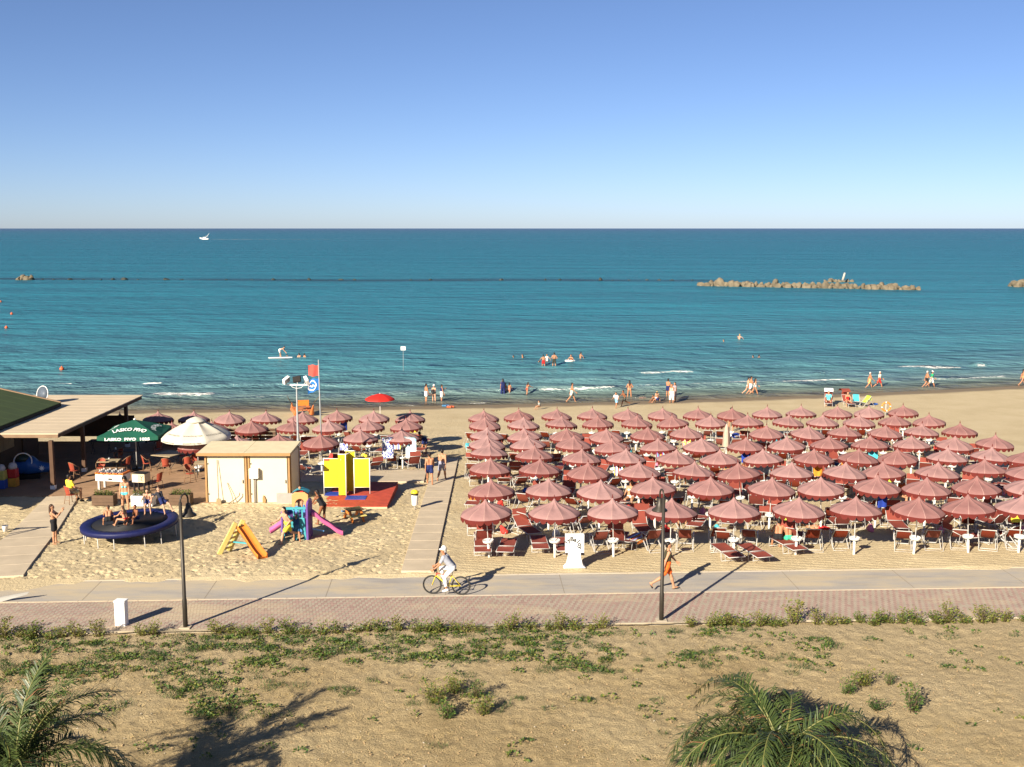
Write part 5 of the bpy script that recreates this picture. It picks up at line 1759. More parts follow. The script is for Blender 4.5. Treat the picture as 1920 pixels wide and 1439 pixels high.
# ================================================================== SHED, PLAYGROUND, SHOWERS
m_shed = mat('shed_cream', (0.54, 0.485, 0.355), 0.8, 0.05, 1.0)
m_trim = mat('shed_trim', (0.34, 0.19, 0.075), 0.7, 0.15, 3)
SZ = -0.36
fl, fr_ = P(386, 944, z=SZ), P(546, 944, z=SZ)
SX0, SX1, SY0 = fl.x, fr_.x, fl.y
SD = 2.1
SH_ = 2.35
sd = thing('storage_shed', 'cream box shaped storage shed with sloping flat roof', 'shed', (SX0, SY0, SZ))
Wd = SX1 - SX0
MB().box((Wd / 2, SD / 2 + 0.03, SH_ / 2), (Wd - 0.06, SD - 0.06, SH_)).obj('wall', m_shed, sd)
half = Wd / 2
for k in range(2):
    MB().box((half * (k + 0.5), 0.012, SH_ / 2 - 0.02), (half - 0.30, 0.045, SH_ - 0.12)).obj('front_panel', m_shed, sd, bevel=0.006)
for x in (0.06, half - 0.07, half + 0.07, Wd - 0.06):
    MB().box((x, 0.005, SH_ / 2), (0.085, 0.07, SH_)).obj('corner_trim', m_trim, sd, bevel=0.005)
for y in (SD - 0.06, 0.1):
    MB().box((Wd - 0.005, y, SH_ / 2), (0.06, 0.09, SH_)).obj('corner_trim', m_trim, sd)
MB().box((Wd - 0.015, SD / 2, SH_ / 2), (0.05, SD - 0.25, SH_ - 0.1)).obj('side_panel', mat('shed_side', (0.58, 0.50, 0.36), 0.8, 0.05), sd)
for k in range(2):
    a0, a1 = -0.28 + k * (Wd + 0.36) / 2, -0.28 + (k + 1) * (Wd + 0.36) / 2 - 0.015
    q = MB().add([(a0, -0.3, SH_ + 0.02), (a1, -0.3, SH_ + 0.02), (a1, SD + 0.25, SH_ + 0.10), (a0, SD + 0.25, SH_ + 0.10), (a0, -0.3, SH_ + 0.10), (a1, -0.3, SH_ + 0.10), (a1, SD + 0.25, SH_ + 0.18), (a0, SD + 0.25, SH_ + 0.18)],
                 [(3, 2, 1, 0), (4, 5, 6, 7), (0, 1, 5, 4), (1, 2, 6, 5), (2, 3, 7, 6), (3, 0, 4, 7)])
    q.obj('roof_panel', mat('roof_cream', (0.60, 0.51, 0.33), 0.9, 0.14, 2.0), sd)
MB().box((Wd / 2 - 0.10, -0.315, SH_ + 0.055), (Wd + 0.36, 0.03, 0.13)).obj('fascia', m_trim, sd)
MB().box((Wd / 2, SD / 2, -0.06), (Wd + 0.3, SD + 0.3, 0.18)).obj('plinth', m_slab, sd)
for k in range(2):
    for z in (0.45, 1.9):
        MB().box((half * k + 0.16, -0.015, z), (0.10, 0.02, 0.05)).obj('hinge', m_dark, sd)
    MB().box((half * (k + 1) - 0.22, -0.03, 1.05), (0.03, 0.05, 0.16)).obj('handle', m_dark, sd)
eb = thing('electric_box', 'white electric meter box with pipes on the shed front', 'electric box', (SX0 + Wd * 0.585, SY0 - 0.02, SZ))
MB().box((0, -0.13, 1.48), (0.42, 0.24, 0.46)).obj('housing', m_white, eb, bevel=0.012)
MB().lathe([(0.025, 0), (0.025, 0.02)], 8, 0, (0.12, -0.26, 1.48), Matrix.Rotation(R(90), 4, 'X').to_3x3()).obj('lock', m_black, eb)
for x, x2 in ((-0.03, -0.03), (0.06, 0.03)):
    MB().tube([(x + (0.1 if x > 0 else 0), -0.07, 1.26), (x2, -0.05, 1.12), (x2, -0.05, 0.02)], 0.022, 6).obj('pipe', mat('pipe_grey', (0.28, 0.24, 0.20), 0.6), eb, True)
# tools against the shed wall
p = P(402, 950, z=SZ)
tl = thing('broom', 'tall broom leaning upright against the shed wall', 'broom', (p.x + 0.12, SY0 - 0.25, SZ))
MB().tube([(0, 0, 0.28), (-0.06, 0.18, 2.1)], 0.016, 6).obj('handle', m_bark, tl, True)
MB().box((0, -0.02, 0.14), (0.28, 0.09, 0.30), top=0.6).obj('bristles', mat('bristle', (0.30, 0.22, 0.12), 0.95, 0.3, 20), tl)
p = P(432, 950, z=SZ)
tl = thing('anchor_frame', 'bent driftwood and metal hook leaning on the shed wall', 'hook', (p.x - 0.05, SY0 - 0.22, SZ))
MB().tube([(0.12, 0, 0), (0.02, 0.06, 0.45), (-0.2, 0.16, 1.0)], 0.014, 6).obj('rod', m_bark, tl, True)
MB().tube([(-0.2, -0.02, 0.0), (0.15, 0.0, 0.22), (0.38, 0.03, 0.42), (0.4, 0.05, 0.55)], 0.02, 6).obj('hook', m_bark, tl, True)
p = P(490, 950, z=SZ)
tag(MB().prism([(-0.05, 0), (0.08, 0), (0.1, 0.2), (0.0, 0.42), (-0.05, 0.28)], 0.03).obj('wood_offcut', m_trim, None, False, 0, (p.x, SY0 - 0.08, SZ)), 'small pointed wooden offcut leaning on the shed front', 'plank')
p = P(530, 950, z=SZ)
tag(MB().box((0, 0, 0.25), (0.75, 0.05, 0.52)).obj('concrete_panel', mat('panel_grey', (0.30, 0.28, 0.25), 0.9, 0.15, 4), None, False, 0.01, (p.x, SY0 - 0.1, SZ)), 'grey drilled panel leaning at the right corner of the shed', 'panel')

# concrete apron behind the showers, up to the slab path
a, b_, c, d = P(560, 905), P(795, 905), P(800, 884), P(566, 874)
q = MB().add([(v.x, v.y, v.z + 0.06) for v in (a, b_, c, d)] + [(v.x, v.y, v.z - 0.4) for v in (a, b_, c, d)], [(0, 1, 2, 3), (7, 6, 5, 4), (0, 4, 5, 1), (1, 5, 6, 2), (2, 6, 7, 3), (3, 7, 4, 0)])
struct(q.obj('concrete_apron', m_slab, None, False, 0.01))

# red deck with yellow shower screens
m_rdeck = mat('deck_red', (0.42, 0.062, 0.032), 0.75, 0.3, 3)
m_yel = mat('panel_yellow', (0.66, 0.55, 0.015), 0.55, 0.10, 5)
m_mat = mat('rubber_mat_blue', (0.018, 0.045, 0.30), 0.6, 0.2, 30, bump=0.01, bscale=60)
f0, f1 = P(600, 949), P(728, 951)
k1 = P(735, 914)
dz = f1.z + 0.16
rd = thing('shower_deck', 'raised red painted wooden deck carrying the yellow shower screens', 'deck', (f0.x, f0.y, dz))
DW, DD = f1.x - f0.x, k1.y - f1.y
nb = 16
for k in range(nb):
    MB().box((DW / 2, DD * (k + 0.5) / nb, -0.02), (DW, DD / nb - 0.008, 0.04)).obj('board', m_rdeck, rd)
MB().box((DW / 2, 0.02, -0.17), (DW, 0.06, 0.25)).obj('front_skirt', mat('skirt_cream', (0.46, 0.38, 0.25), 0.85), rd)
MB().box((DW - 0.03, DD / 2, -0.17), (0.06, DD - 0.1, 0.25)).obj('side_skirt', m_rdeck, rd)
SHX = P(645, 932, z=dz).x - f0.x
SHY = P(645, 926, z=dz).y - f0.y - 0.45
sw_ = thing('shower_screen', 'bright yellow shower screen with central column and two wings', 'shower', (f0.x + SHX, f0.y + SHY, dz))
def screen(x0, x1, z0, z1, y):
    MB().box(((x0 + x1) / 2, y, (z0 + z1) / 2), (x1 - x0, 0.03, z1 - z0)).obj('yellow_panel', m_yel, sw_)
    for x in (x0, x1):
        MB().tube([(x, y, 0), (x, y, z1 + 0.03)], 0.022, 8).obj('frame_post', m_white, sw_, True)
    for z in (z0, z1):
        MB().tube([(x0, y, z), (x1, y, z)], 0.018, 6).obj('frame_rail', m_white, sw_, True)
ys = 0.42
screen(-1.06, -0.26, 0.33, 1.75, ys)
screen(0.42, 1.18, 0.33, 1.75, ys)
MB().box((-0.10, -0.02, 1.05), (0.34, 0.05, 2.0)).obj('column_front', m_yel, sw_, bevel=0.005)
MB().box((0.07 - 0.03, 0.38, 1.05), (0.05, 0.80, 2.0)).obj('column_side', m_yel, sw_)
MB().box((0.20, 0.80, 1.05), (0.44, 0.05, 2.0)).obj('column_back', m_yel, sw_)
MB().tube([(0.085, -0.03, 0), (0.085, -0.03, 2.08)], 0.022, 8).obj('frame_post', m_white, sw_, True)
MB().tube([(0.42, 0.80, 0), (0.42, 0.80, 2.08)], 0.022, 8).obj('frame_post', m_white, sw_, True)
MB().tube([(-0.28, -0.03, 2.06), (0.10, -0.03, 2.06), (0.42, 0.80, 2.06), (-0.1, 0.84, 2.06)], 0.022, 6).obj('top_rail', m_white, sw_, True)
MB().tube([(-0.12, -0.06, 1.80), (-0.12, -0.16, 1.86), (-0.12, -0.20, 1.80)], 0.012, 6).obj('shower_head', m_alu, sw_, True)
MB().box((-0.90, 0.39, 1.70), (0.26, 0.02, 0.09)).obj('sign_plate', m_rdeck, sw_)
for x0, x1, y0_, y1_ in ((-1.0, -0.32, 0.0, 0.75), (0.12, 1.1, -0.75, -0.02)):
    o = MB().box((f0.x + SHX + (x0 + x1) / 2, f0.y + SHY + (y0_ + y1_) / 2, dz + 0.012), (x1 - x0, y1_ - y0_, 0.02)).obj('rubber_mat', m_mat, None)
    tag(o, 'blue rubber mat %s the yellow shower column' % ('behind and left of' if x0 < 0 else 'in front and right of'), 'mat', 'shower mats')

# trampoline
tp = P(243, 1010)
tp = Vector((-15.75, 44.3, float(gz(-15.75, 44.3))))
tr_ = thing('trampoline', 'round blue rimmed trampoline with black jumping mat', 'trampoline', tp)
tr_.rotation_euler = (R(1.0), R(-2.0), 0)
TR, TH = 1.92, 0.74
m_tb = mat('trampoline_blue', (0.008, 0.011, 0.065), 0.55, 0.15, 4, bump=0.02, bscale=5)
MB().lathe([(1.50, TH), (1.52, TH + 0.035), (TR, TH + 0.045), (TR + 0.03, TH), (TR + 0.02, TH - 0.14), (TR - 0.01, TH - 0.14), (TR - 0.02, TH - 0.01)], 40).obj('pad', m_tb, tr_, True)
tm = MB().lathe([(1.52, TH + 0.012), (0.9, TH - 0.02), (0.02, TH - 0.03)], 40).obj('jumping_mat', mat('mat_black', (0.014, 0.014, 0.016), 0.6, 0.1), tr_, True)
for k in range(6):
    a0 = math.pi / 3 * k + 0.3
    pts = []
    for a1 in (a0 - 0.2, a0 + 0.2):
        pts.append((1.82 * math.cos(a1), 1.82 * math.sin(a1)))
    MB().tube([(*pts[0], TH - 0.05), (*pts[0], 0.0), (*pts[1], 0.0), (*pts[1], TH - 0.05)], 0.022, 6).obj('leg', m_alu, tr_, True)
def on_tramp(label, dx, dy, hd, **k):
    k.setdefault('res', 0.018)
    return person(label, (tp.x + dx, tp.y + dy, tp.z + TH + 0.0 + dx * math.tan(R(2.0)) * 1), R(hd), group='children on the trampoline', **k)
on_tramp('child sitting at the left front of the trampoline seen from behind', -0.55, -0.95, 20, pose='floor2', skin='tan', hair='brown', wear=[('trunks', BLK)], h=1.22, headyaw=-50)
on_tramp('child with long hair sitting at the middle front of the trampoline', 0.12, -0.90, 60, pose='floor2', skin='mid', hair='brown', style='long', wear=[('bikini', REDC)], h=1.18)
on_tramp('dark haired child sitting behind the two front children', 0.42, -0.40, 150, pose='floor', skin='dark', hair='black', wear=[('trunks', NAVY)], h=1.2)
on_tramp('boy crouching on the back rim of the trampoline, left', 0.35, 1.30, 185, pose='crouch', skin='light', hair='brown', wear=[('trunks', NAVY)], h=1.28, over=dict(L=(62, 8, 70), R=(55, 8, 62), lean=30))
on_tramp('boy leaning back on the right rear rim of the trampoline', 0.98, 1.10, 240, pose='fall', skin='light', hair='black', wear=[('trunks', NAVY), ('tshirt', (0.03, 0.03, 0.04))], h=1.28)

# small yellow and orange slide
m_plY = mat('plastic_yellow', (0.60, 0.48, 0.15), 0.5, 0.14, 6)
m_plO = mat('plastic_orange', (0.62, 0.18, 0.03), 0.45, 0.16, 6)
m_plT = mat('plastic_turquoise', (0.05, 0.29, 0.33), 0.5, 0.16, 6)
m_plP = mat('plastic_purple', (0.12, 0.055, 0.23), 0.5, 0.16, 6)
m_plK = mat('plastic_pink', (0.55, 0.12, 0.28), 0.45, 0.14, 6)
m_plB = mat('plastic_blue', (0.08, 0.24, 0.50), 0.4, 0.08, 2)
def chute(q, p0, p1, w_, side=0.12, bumps=0.0, n=14, M=None):
    p0, p1 = Vector(p0), Vector(p1)
    d = p1 - p0
    u = Vector((d.y, -d.x, 0)).normalized()
    rows = []
    for i in range(n + 1):
        t = i / n
        e = t * t * (3 - 2 * t)
        z = p0.z + (p1.z - p0.z) * (0.55 * t + 0.45 * e) + bumps * math.sin(t * math.pi * 4) * (1 - t)
        c = Vector((p0.x + d.x * t, p0.y + d.y * t, z))
        U = Vector((0, 0, 1))
        rows.append([c - u * w_ / 2 * 1.15 + U * side, c - u * w_ / 2 + U * side, c - u * w_ / 2 * 0.85, c, c + u * w_ / 2 * 0.85, c + u * w_ / 2 + U * side, c + u * w_ / 2 * 1.15 + U * side,
                     c + u * w_ / 2 * 1.1 - U * 0.05, c - u * w_ / 2 * 1.1 - U * 0.05, c - u * w_ / 2 * 1.15 + U * side])
    q.sheet(rows)
    return q
s0, s1 = P(421, 1037), P(493, 1048)
top = Vector((s0.x + 0.55, s0.y + 0.35, s0.z + 0.98))
ss = thing('small_slide', 'small plastic slide with yellow ladder and orange chute', 'slide', s0)
rel = lambda v: Vector(v) - s0
chute(MB(), rel(top) + Vector((0, 0.05, -0.02)), rel(s1) + Vector((0, 0, 0.06)), 0.36, 0.11).obj('chute', m_plO, ss, True)
dirx = (s1 - s0)
dirx.z = 0
u = Vector((dirx.y, -dirx.x, 0)).normalized()
for s_ in (-1, 1):
    q = MB()
    a_ = rel(top) + u * s_ * 0.22
    q.bar(Vector((-0.02, 0, 0.0)) + u * s_ * 0.27, a_ + Vector((0, 0, 0.2)), 0.06, 0.20)
    q.obj('ladder_side', m_plY, ss, bevel=0.02)
for k in range(4):
    c_ = rel(top) * (0.18 + 0.2 * k)
    c_.z = rel(top).z * (0.18 + 0.2 * k)
    MB().bar(c_ - u * 0.22, c_ + u * 0.22, 0.05, 0.07).obj('ladder_step', m_plY, ss)
MB().bar(rel(top) * 0.55 + Vector((0, 0, -0.15)), (rel(top) + rel(s1)) * 0.52 + Vector((0, 0, -0.08)), 0.06, 0.05).obj('brace', m_plT, ss)

# play tower
t0 = P(560, 1008)
pt = thing('play_tower', 'plastic play tower in purple, turquoise and orange with pink slides', 'play tower', (t0.x, t0.y, t0.z))
MB().prism([(-0.62, 0), (-0.5, 0), (-0.48, 0.9), (-0.30, 1.05), (-0.18, 0.95), (0.35, 0.95), (0.42, 0), (0.30, 0), (0.30, 0.34), (0.18, 0.50), (0.02, 0.34), (0.02, 0), (-0.1, 0), (-0.12, 0.55), (-0.45, 0.55)], 0.07, 0, Matrix.Translation((0, -0.42, 0))).obj('front_wall', m_plT, pt, bevel=0.015)
for k in range(3):
    MB().bar((-0.08 + k * 0.17, -0.42, 0.95), (-0.08 + k * 0.17, -0.42, 1.32), 0.07, 0.06).obj('baluster', m_plT, pt)
MB().bar((-0.55, -0.42, 1.34), (0.42, -0.42, 1.36), 0.07, 0.10).obj('top_rail', m_plT, pt)
MB().prism([(-0.5, 0), (0.5, 0), (0.5, 1.45), (0.3, 1.62), (-0.3, 1.62), (-0.5, 1.45)], 0.10, 0, Matrix.Translation((0.46, 0, 0)) @ Matrix.Rotation(R(90), 4, 'Z')).obj('side_wall', m_plP, pt, bevel=0.025)
MB().prism([(-0.5, 0), (-0.3, 0), (-0.25, 0.7), (0.25, 0.7), (0.3, 0), (0.5, 0), (0.48, 1.1), (0.2, 1.25), (-0.3, 1.2)], 0.09, 0, Matrix.Translation((-0.60, 0, 0)) @ Matrix.Rotation(R(90), 4, 'Z')).obj('side_wall', m_plP, pt, bevel=0.025)
arch = [(-0.34, 1.25), (-0.22, 1.25)] + [(0.20 * math.cos(a), 1.42 + 0.20 * math.sin(a)) for a in np.linspace(math.pi, 0, 9)] + [(0.22, 1.25), (0.34, 1.25), (0.34, 1.80), (0.2, 1.9), (-0.2, 1.9), (-0.34, 1.80)]
MB().prism(arch, 0.08, 0, Matrix.Translation((0.08, 0.10, 0))).obj('arch_panel', mat('plastic_peach', (0.62, 0.27, 0.10), 0.4, 0.06), pt, bevel=0.012)
q = MB()
q.sheet([[(-0.34 + 0.08 + 0.68 * i / 8, y, 1.86 + 0.14 * math.sin(math.pi * i / 8)) for i in range(9)] for y in (0.1, 0.6)])
q.obj('canopy_roof', m_plT, pt, True)
MB().box((-0.08, 0.05, 0.92), (1.0, 0.85, 0.07)).obj('platform', m_plP, pt)
MB().prism([(-0.5, 0), (0.42, 0), (0.42, 1.3), (-0.5, 1.15)], 0.07, 0, Matrix.Translation((-0.05, 0.48, 0))).obj('back_wall', m_plB, pt, bevel=0.015)
e1 = P(641, 1003)
chute(MB(), (0.52, 0.05, 0.98), (e1.x - t0.x, e1.y - t0.y, 0.06), 0.46, 0.15, 0.05, 20).obj('pink_slide', m_plK, pt, True)
chute(MB(), (-0.62, -0.1, 0.62), (-1.12, -0.28, 0.34), 0.40, 0.10, 0, 8).obj('small_pink_slide', m_plK, pt, True)
MB().bar((0.55, 0.1, 0.35), (1.0, 0.3, 0.2), 0.1, 0.05).obj('strut', m_plB, pt)
person('child with dark hair standing inside the play tower behind the arch', (t0.x + 0.05, t0.y + 0.3, t0.z + 0.96), R(170), 1.15, 'stand', 'mid', 'black', 'short', [('tshirt', REDC)], 0.022)
person('child climbing inside the turquoise front of the play tower', (t0.x + 0.05, t0.y - 0.62, t0.z), R(20), 1.15, 'reach', 'tan', 'black', 'short', [('trunks', (0.03, 0.10, 0.2)), ('tank', (0.02, 0.06, 0.14))], 0.022)
# children's picnic table
p = P(664, 975)
kt = thing('toy_picnic_table', 'small plastic picnic table, brown top, yellow and blue benches', 'table', p, R(28))
MB().box((0, 0, 0.50), (0.75, 0.62, 0.05)).obj('table_top', mat('plastic_brown', (0.10, 0.065, 0.035), 0.45, 0.1), kt, bevel=0.02)
for s_, m_, nm in ((-1, m_plB, 'blue bench'), (1, m_plY, 'yellow bench')):
    MB().box((0, s_ * -0.56, 0.30), (0.75, 0.2, 0.05)).obj('bench', m_ if s_ > 0 else m_plB, kt, bevel=0.02)
for s_ in (-1, 1):
    MB().prism([(-0.62, 0), (-0.46, 0), (-0.2, 0.3), (0.2, 0.3), (0.46, 0), (0.62, 0), (0.24, 0.48), (-0.24, 0.48)], 0.08, 0, Matrix.Translation((s_ * 0.26, 0, 0)) @ Matrix.Rotation(R(90), 4, 'Z')).obj('leg', m_plO, kt, bevel=0.01)
# litter bin
p = P(778, 956)
bn = thing('litter_bin', 'white round litter bin on a post with yellow lid', 'bin', p)
MB().tube([(0, 0, 0), (0, 0, 0.4)], 0.022, 8).obj('post', m_alu, bn, True)
MB().lathe([(0.10, 0.20), (0.145, 0.24), (0.155, 0.70), (0.15, 0.72)], 18).obj('body', m_white, bn, True)
MB().lathe([(0.16, 0.70), (0.165, 0.79), (0.15, 0.80)], 18).obj('collar', m_black, bn, True)
MB().lathe([(0.185, 0.79), (0.18, 0.86), (0.12, 0.93), (0.02, 0.955)], 18).obj('lid', mat('lid_yellow', (0.72, 0.55, 0.03), 0.4), bn, True)
# back pack, towels drying over an umbrella, things beside the left field
p = P(752, 871)
tag(MB().box((0, 0, 0.26), (0.34, 0.22, 0.52), top=0.75).obj('backpack', mat('bag_black', (0.015, 0.015, 0.018), 0.8), None, True, 0.06, p, R(20)), 'black backpack standing on the sand near the shower deck', 'bag')
for px, py, rzz, col, lab in ((742, 846, 14, 'blue and white patterned', 'blue and white towel hanging from the nearest left umbrella, left side'), (777, 843, -20, 'turquoise', 'pale turquoise towel hanging from the nearest left umbrella, right side')):
    u0 = under_tip(754, 801)
    dd_ = Vector((-0.75 if px < 760 else 0.55, -0.75, 0))
    q = MB()
    q.sheet([[(-0.32 + 0.64 * i / 6, -0.03 * math.sin(i * 1.7) - (0.25 if j == 0 else 0), z) for i in range(7)] for j, z in enumerate((2.02, 1.86, 1.5, 1.1, 0.75))])
    tag(q.obj('hanging_towel', TW[col] if col != 'turquoise' else towel_mat('tq', [WH, (0.2, 0.5, 0.65), WH, (0.25, 0.45, 0.7)], 1.3, 'blotch'), None, True, 0, u0 + dd_, R(rzz)), lab, 'towel')

# ================================================================== PROMENADE THINGS
m_post = mat('lamp_post_bronze', (0.045, 0.038, 0.030), 0.45, 0.15, 4, metal=0.3)
def street_lamp(px, py, adir, lab, h=4.05):
    p = P(px, py, z=0.0)
    o = thing('street_lamp', lab, 'street lamp', p, 0, 'promenade street lamps')
    MB().lathe([(0.075, 0), (0.075, 0.9), (0.06, 0.95), (0.052, h)], 14).obj('post', m_post, o, True)
    MB().box((0, 0, 0.01), (0.34, 0.34, 0.05)).obj('base_plate', m_kerb, o)
    d = Vector((*adir, 0))
    pts = [(0, 0, h - 0.05), (0, 0, h + 0.03)] + [tuple(d * (0.5 - 0.5 * math.cos(a)) + Vector((0, 0, h + 0.03 + 0.20 * math.sin(a)))) for a in np.linspace(0.3, math.pi, 9)] + [tuple(d + Vector((0, 0, h - 0.12)))]
    MB().tube(pts, 0.030, 8).obj('swan_neck', m_post, o, True)
    MB().lathe([(0.03, 0), (0.075, -0.02), (0.085, -0.15), (0.12, -0.20), (0.14, -0.30), (0.245, -0.38), (0.255, -0.42), (0.20, -0.415), (0.05, -0.36)], 22, 0, d + Vector((0, 0, h - 0.08))).obj('bell_shade', m_post, o, True)
    return o
street_lamp(348, 1177, (0.15, 0.30), 'dark lamp post with swan neck bell, left of the cyclist')
street_lamp(1240, 1164, (-0.08, 0.30), 'dark lamp post with swan neck bell, beside the walking man')
p = P(225, 1176, z=-0.02)
cb = thing('utility_cabinet', 'narrow white utility cabinet at the hedge', 'cabinet', p, R(-6))
MB().box((0, 0.14, 0.41), (0.34, 0.26, 0.80)).obj('body', m_white, cb, bevel=0.012)
MB().box((0, 0.14, 0.825), (0.37, 0.29, 0.05)).obj('lid', m_white, cb, bevel=0.01)
MB().box((0, 0.004, 0.46), (0.28, 0.012, 0.68)).obj('door', m_white, cb, bevel=0.004)
# sign on a flared white stand
p = P(1077, 1064, z=0.02)
sg = thing('sign_board', 'white square sign with black scribbled lettering on flared stand', 'sign', p, R(2))
MB().prism([(-0.43, 0), (0.43, 0), (0.30, 0.12), (0.235, 0.42), (0.225, 0.58), (-0.225, 0.58), (-0.235, 0.42), (-0.30, 0.12)], 0.34).obj('stand', m_white, sg, bevel=0.03)
bd_ = MB().box((0, 0, 0.93), (0.70, 0.20, 0.70)).obj('board', m_white, sg, bevel=0.015)
for k, ch in enumerate('lyBaloy'):
    a = R(140 - k * 24)
    c = Vector((-0.10 + 0.32 * math.cos(a) * 0.95, -0.106, 0.80 + 0.30 * math.sin(a) * 1.0))
    rot = a - math.pi / 2
    x = Vector((math.cos(rot), 0, math.sin(rot)))
    y = Vector((-math.sin(rot), 0, math.cos(rot)))
    z = Vector((0, -1, 0))
    lettering(ch, 0.24, m_ink, bd_, Matrix(((x.x, y.x, z.x, c.x), (x.y, y.y, z.y, c.y), (x.z, y.z, z.z, c.z), (0, 0, 0, 1))), bold=0.010)

# bicycle, ridden to the left
bp0, bp1 = P(811, 1114, z=0.012), P(864, 1116, z=0.012)
mid = (bp0 + bp1) / 2
yaw = math.atan2(bp0.y - bp1.y, bp0.x - bp1.x)
bike = thing('bicycle', 'yellow and red mountain bike ridden left along the path', 'bicycle', mid, yaw)   # local +x = forward
m_tyre = mat('tyre', (0.03, 0.028, 0.026), 0.8, 0.15)
m_byel = mat('bike_yellow', (0.62, 0.48, 0.03), 0.35, 0.05)
m_bred = mat('bike_red', (0.55, 0.05, 0.03), 0.35, 0.05)
WR, HB = 0.335, 0.50
for sx in (1, -1):
    wh = MB().tube([(sx * HB + (WR - 0.02) * math.cos(a), 0, WR + (WR - 0.02) * math.sin(a)) for a in np.linspace(0, 2 * math.pi, 33)], 0.021, 8).obj('wheel', m_tyre, bike, True)
    MB().tube([(sx * HB + (WR - 0.05) * math.cos(a), 0, WR + (WR - 0.05) * math.sin(a)) for a in np.linspace(0, 2 * math.pi, 33)], 0.010, 6).obj('rim', m_dark, wh, True)
    for k in range(14):
        a = 2 * math.pi * k / 14
        MB().tube([(sx * HB, 0.02 if k % 2 else -0.02, WR), (sx * HB + (WR - 0.05) * math.cos(a), 0, WR + (WR - 0.05) * math.sin(a))], 0.0016, 3).obj('spoke', m_dark, wh)
    MB().tube([(sx * HB, -0.05, WR), (sx * HB, 0.05, WR)], 0.022, 8).obj('hub', m_alu, wh, True)
bbk, seatt, headt, headb = (-0.07, 0, 0.30), (-0.20, 0, 0.72), (0.33, 0, 0.78), (0.36, 0, 0.66)
for nm, pts, r, m_ in (('down_tube', [headb, bbk], 0.02, m_byel), ('top_tube', [(0.33, 0, 0.75), (-0.18, 0, 0.66)], 0.018, m_bred), ('seat_tube', [bbk, seatt], 0.017, m_byel), ('head_tube', [headt, headb], 0.022, m_bred), ('seat_post', [seatt, (-0.235, 0, 0.86)], 0.013, m_alu)):
    MB().tube(pts, r, 8).obj(nm, m_, bike, True)
for s_ in (-1, 1):
    MB().tube([headb, (0.40, s_ * 0.045, 0.60), (HB, s_ * 0.05, WR)], 0.014, 6).obj('fork_blade', m_byel, bike, True)
    MB().tube([bbk, (-HB, s_ * 0.05, WR)], 0.011, 6).obj('chain_stay', m_byel, bike, True)
    MB().tube([(-0.19, 0, 0.68), (-HB, s_ * 0.05, WR)], 0.010, 6).obj('seat_stay', m_byel, bike, True)
MB().tube([headt, (0.35, 0, 0.92), (0.41, 0, 0.95)], 0.014, 6).obj('stem', m_dark, bike, True)
MB().tube([(0.40, -0.29, 0.955), (0.41, -0.1, 0.95), (0.41, 0.1, 0.95), (0.40, 0.29, 0.955)], 0.013, 6).obj('handlebar', m_dark, bike, True)
MB().box((-0.24, 0, 0.885), (0.26, 0.14, 0.05), top=0.8).obj('saddle', m_black, bike, bevel=0.02)
MB().tube([(-0.07 + 0.09 * math.cos(a), -0.05, 0.30 + 0.09 * math.sin(a)) for a in np.linspace(0, 2 * math.pi, 17)], 0.008, 5).obj('chainring', m_dark, bike, True)
for s_, dz_ in ((-1, 1), (1, -1)):
    MB().tube([(-0.07, s_ * 0.07, 0.30), (-0.07 + 0.05 * dz_, s_ * 0.09, 0.30 + 0.15 * dz_), (-0.07 + 0.05 * dz_, s_ * 0.17, 0.30 + 0.15 * dz_)], 0.010, 5).obj('crank', m_dark, bike, True)
cy, sy_ = math.cos(yaw), math.sin(yaw)
sp = mid + Vector((-0.22 * cy, -0.22 * sy_, 0))
person('cyclist in grey shirt, white cap and white trousers riding a bike', sp, yaw - R(90), 1.74, 'cycle', 'tan', 'grey', 'short', [('tshirt', (0.30, 0.31, 0.35)), ('capri', WHT), ('shoes', WHT)], 0.016, z_seat=0.985, cap=WHT, grip=True, face=True, fat=1.1)

# floodlight mast and flag pole behind the shed
m_galv = mat('galvanised', (0.27, 0.28, 0.28), 0.5, 0.12, 5)
p = P(561, 905, z=-0.4)
fm = thing('floodlight_mast', 'grey mast with three floodlights on a crossbar', 'floodlight mast', p)
top_ = at_depth(557, 722, p.y)
hm = top_.z - p.z
MB().lathe([(0.075, 0), (0.07, hm * 0.45), (0.055, hm * 0.46), (0.05, hm * 0.8), (0.038, hm * 0.81), (0.035, hm)], 10).obj('mast', m_galv, fm, True)
MB().box((0.18, 0, hm + 0.0), (1.35, 0.06, 0.05)).obj('crossbar', m_white, fm)
for x, rz2, tilt, m_, nm in ((-0.5, 55, -25, m_white, 'left'), (0.05, 180, 10, m_black, 'mid'), (0.55, -60, 30, m_white, 'right')):
    L_ = MB().box((0, 0, 0.24), (0.40, 0.16, 0.30)).obj('floodlight', m_, fm, bevel=0.02, loc=(x, 0, hm + 0.05))
    L_.rotation_euler = (R(20), R(tilt), R(rz2))
    MB().box((0, -0.085, 0.24), (0.34, 0.012, 0.24)).obj('lens', mat('lens_grey', (0.25, 0.27, 0.28), 0.2), L_)
    MB().tube([(0, 0, 0), (0, 0, 0.12)], 0.02, 5).obj('bracket', m_alu, L_)
q = MB()
q.tube([(-0.35, -0.03, hm + 0.1), (-0.2, -0.03, hm - 0.12), (0.0, -0.03, hm - 0.18), (0.25, -0.03, hm - 0.14), (0.45, -0.03, hm + 0.12)], 0.012, 5)
q.obj('cable', m_white, fm, True)
p = P(604, 868)
fp = thing('flag_pole', 'tall thin grey flag pole flying a red and a blue flag', 'flag pole', p)
t_ = at_depth(597, 675, p.y)
hp = t_.z - p.z
MB().tube([(0, 0, 0), (t_.x - p.x, 0, hp)], [0.05, 0.03], 8).obj('pole', m_galv, fp, True)
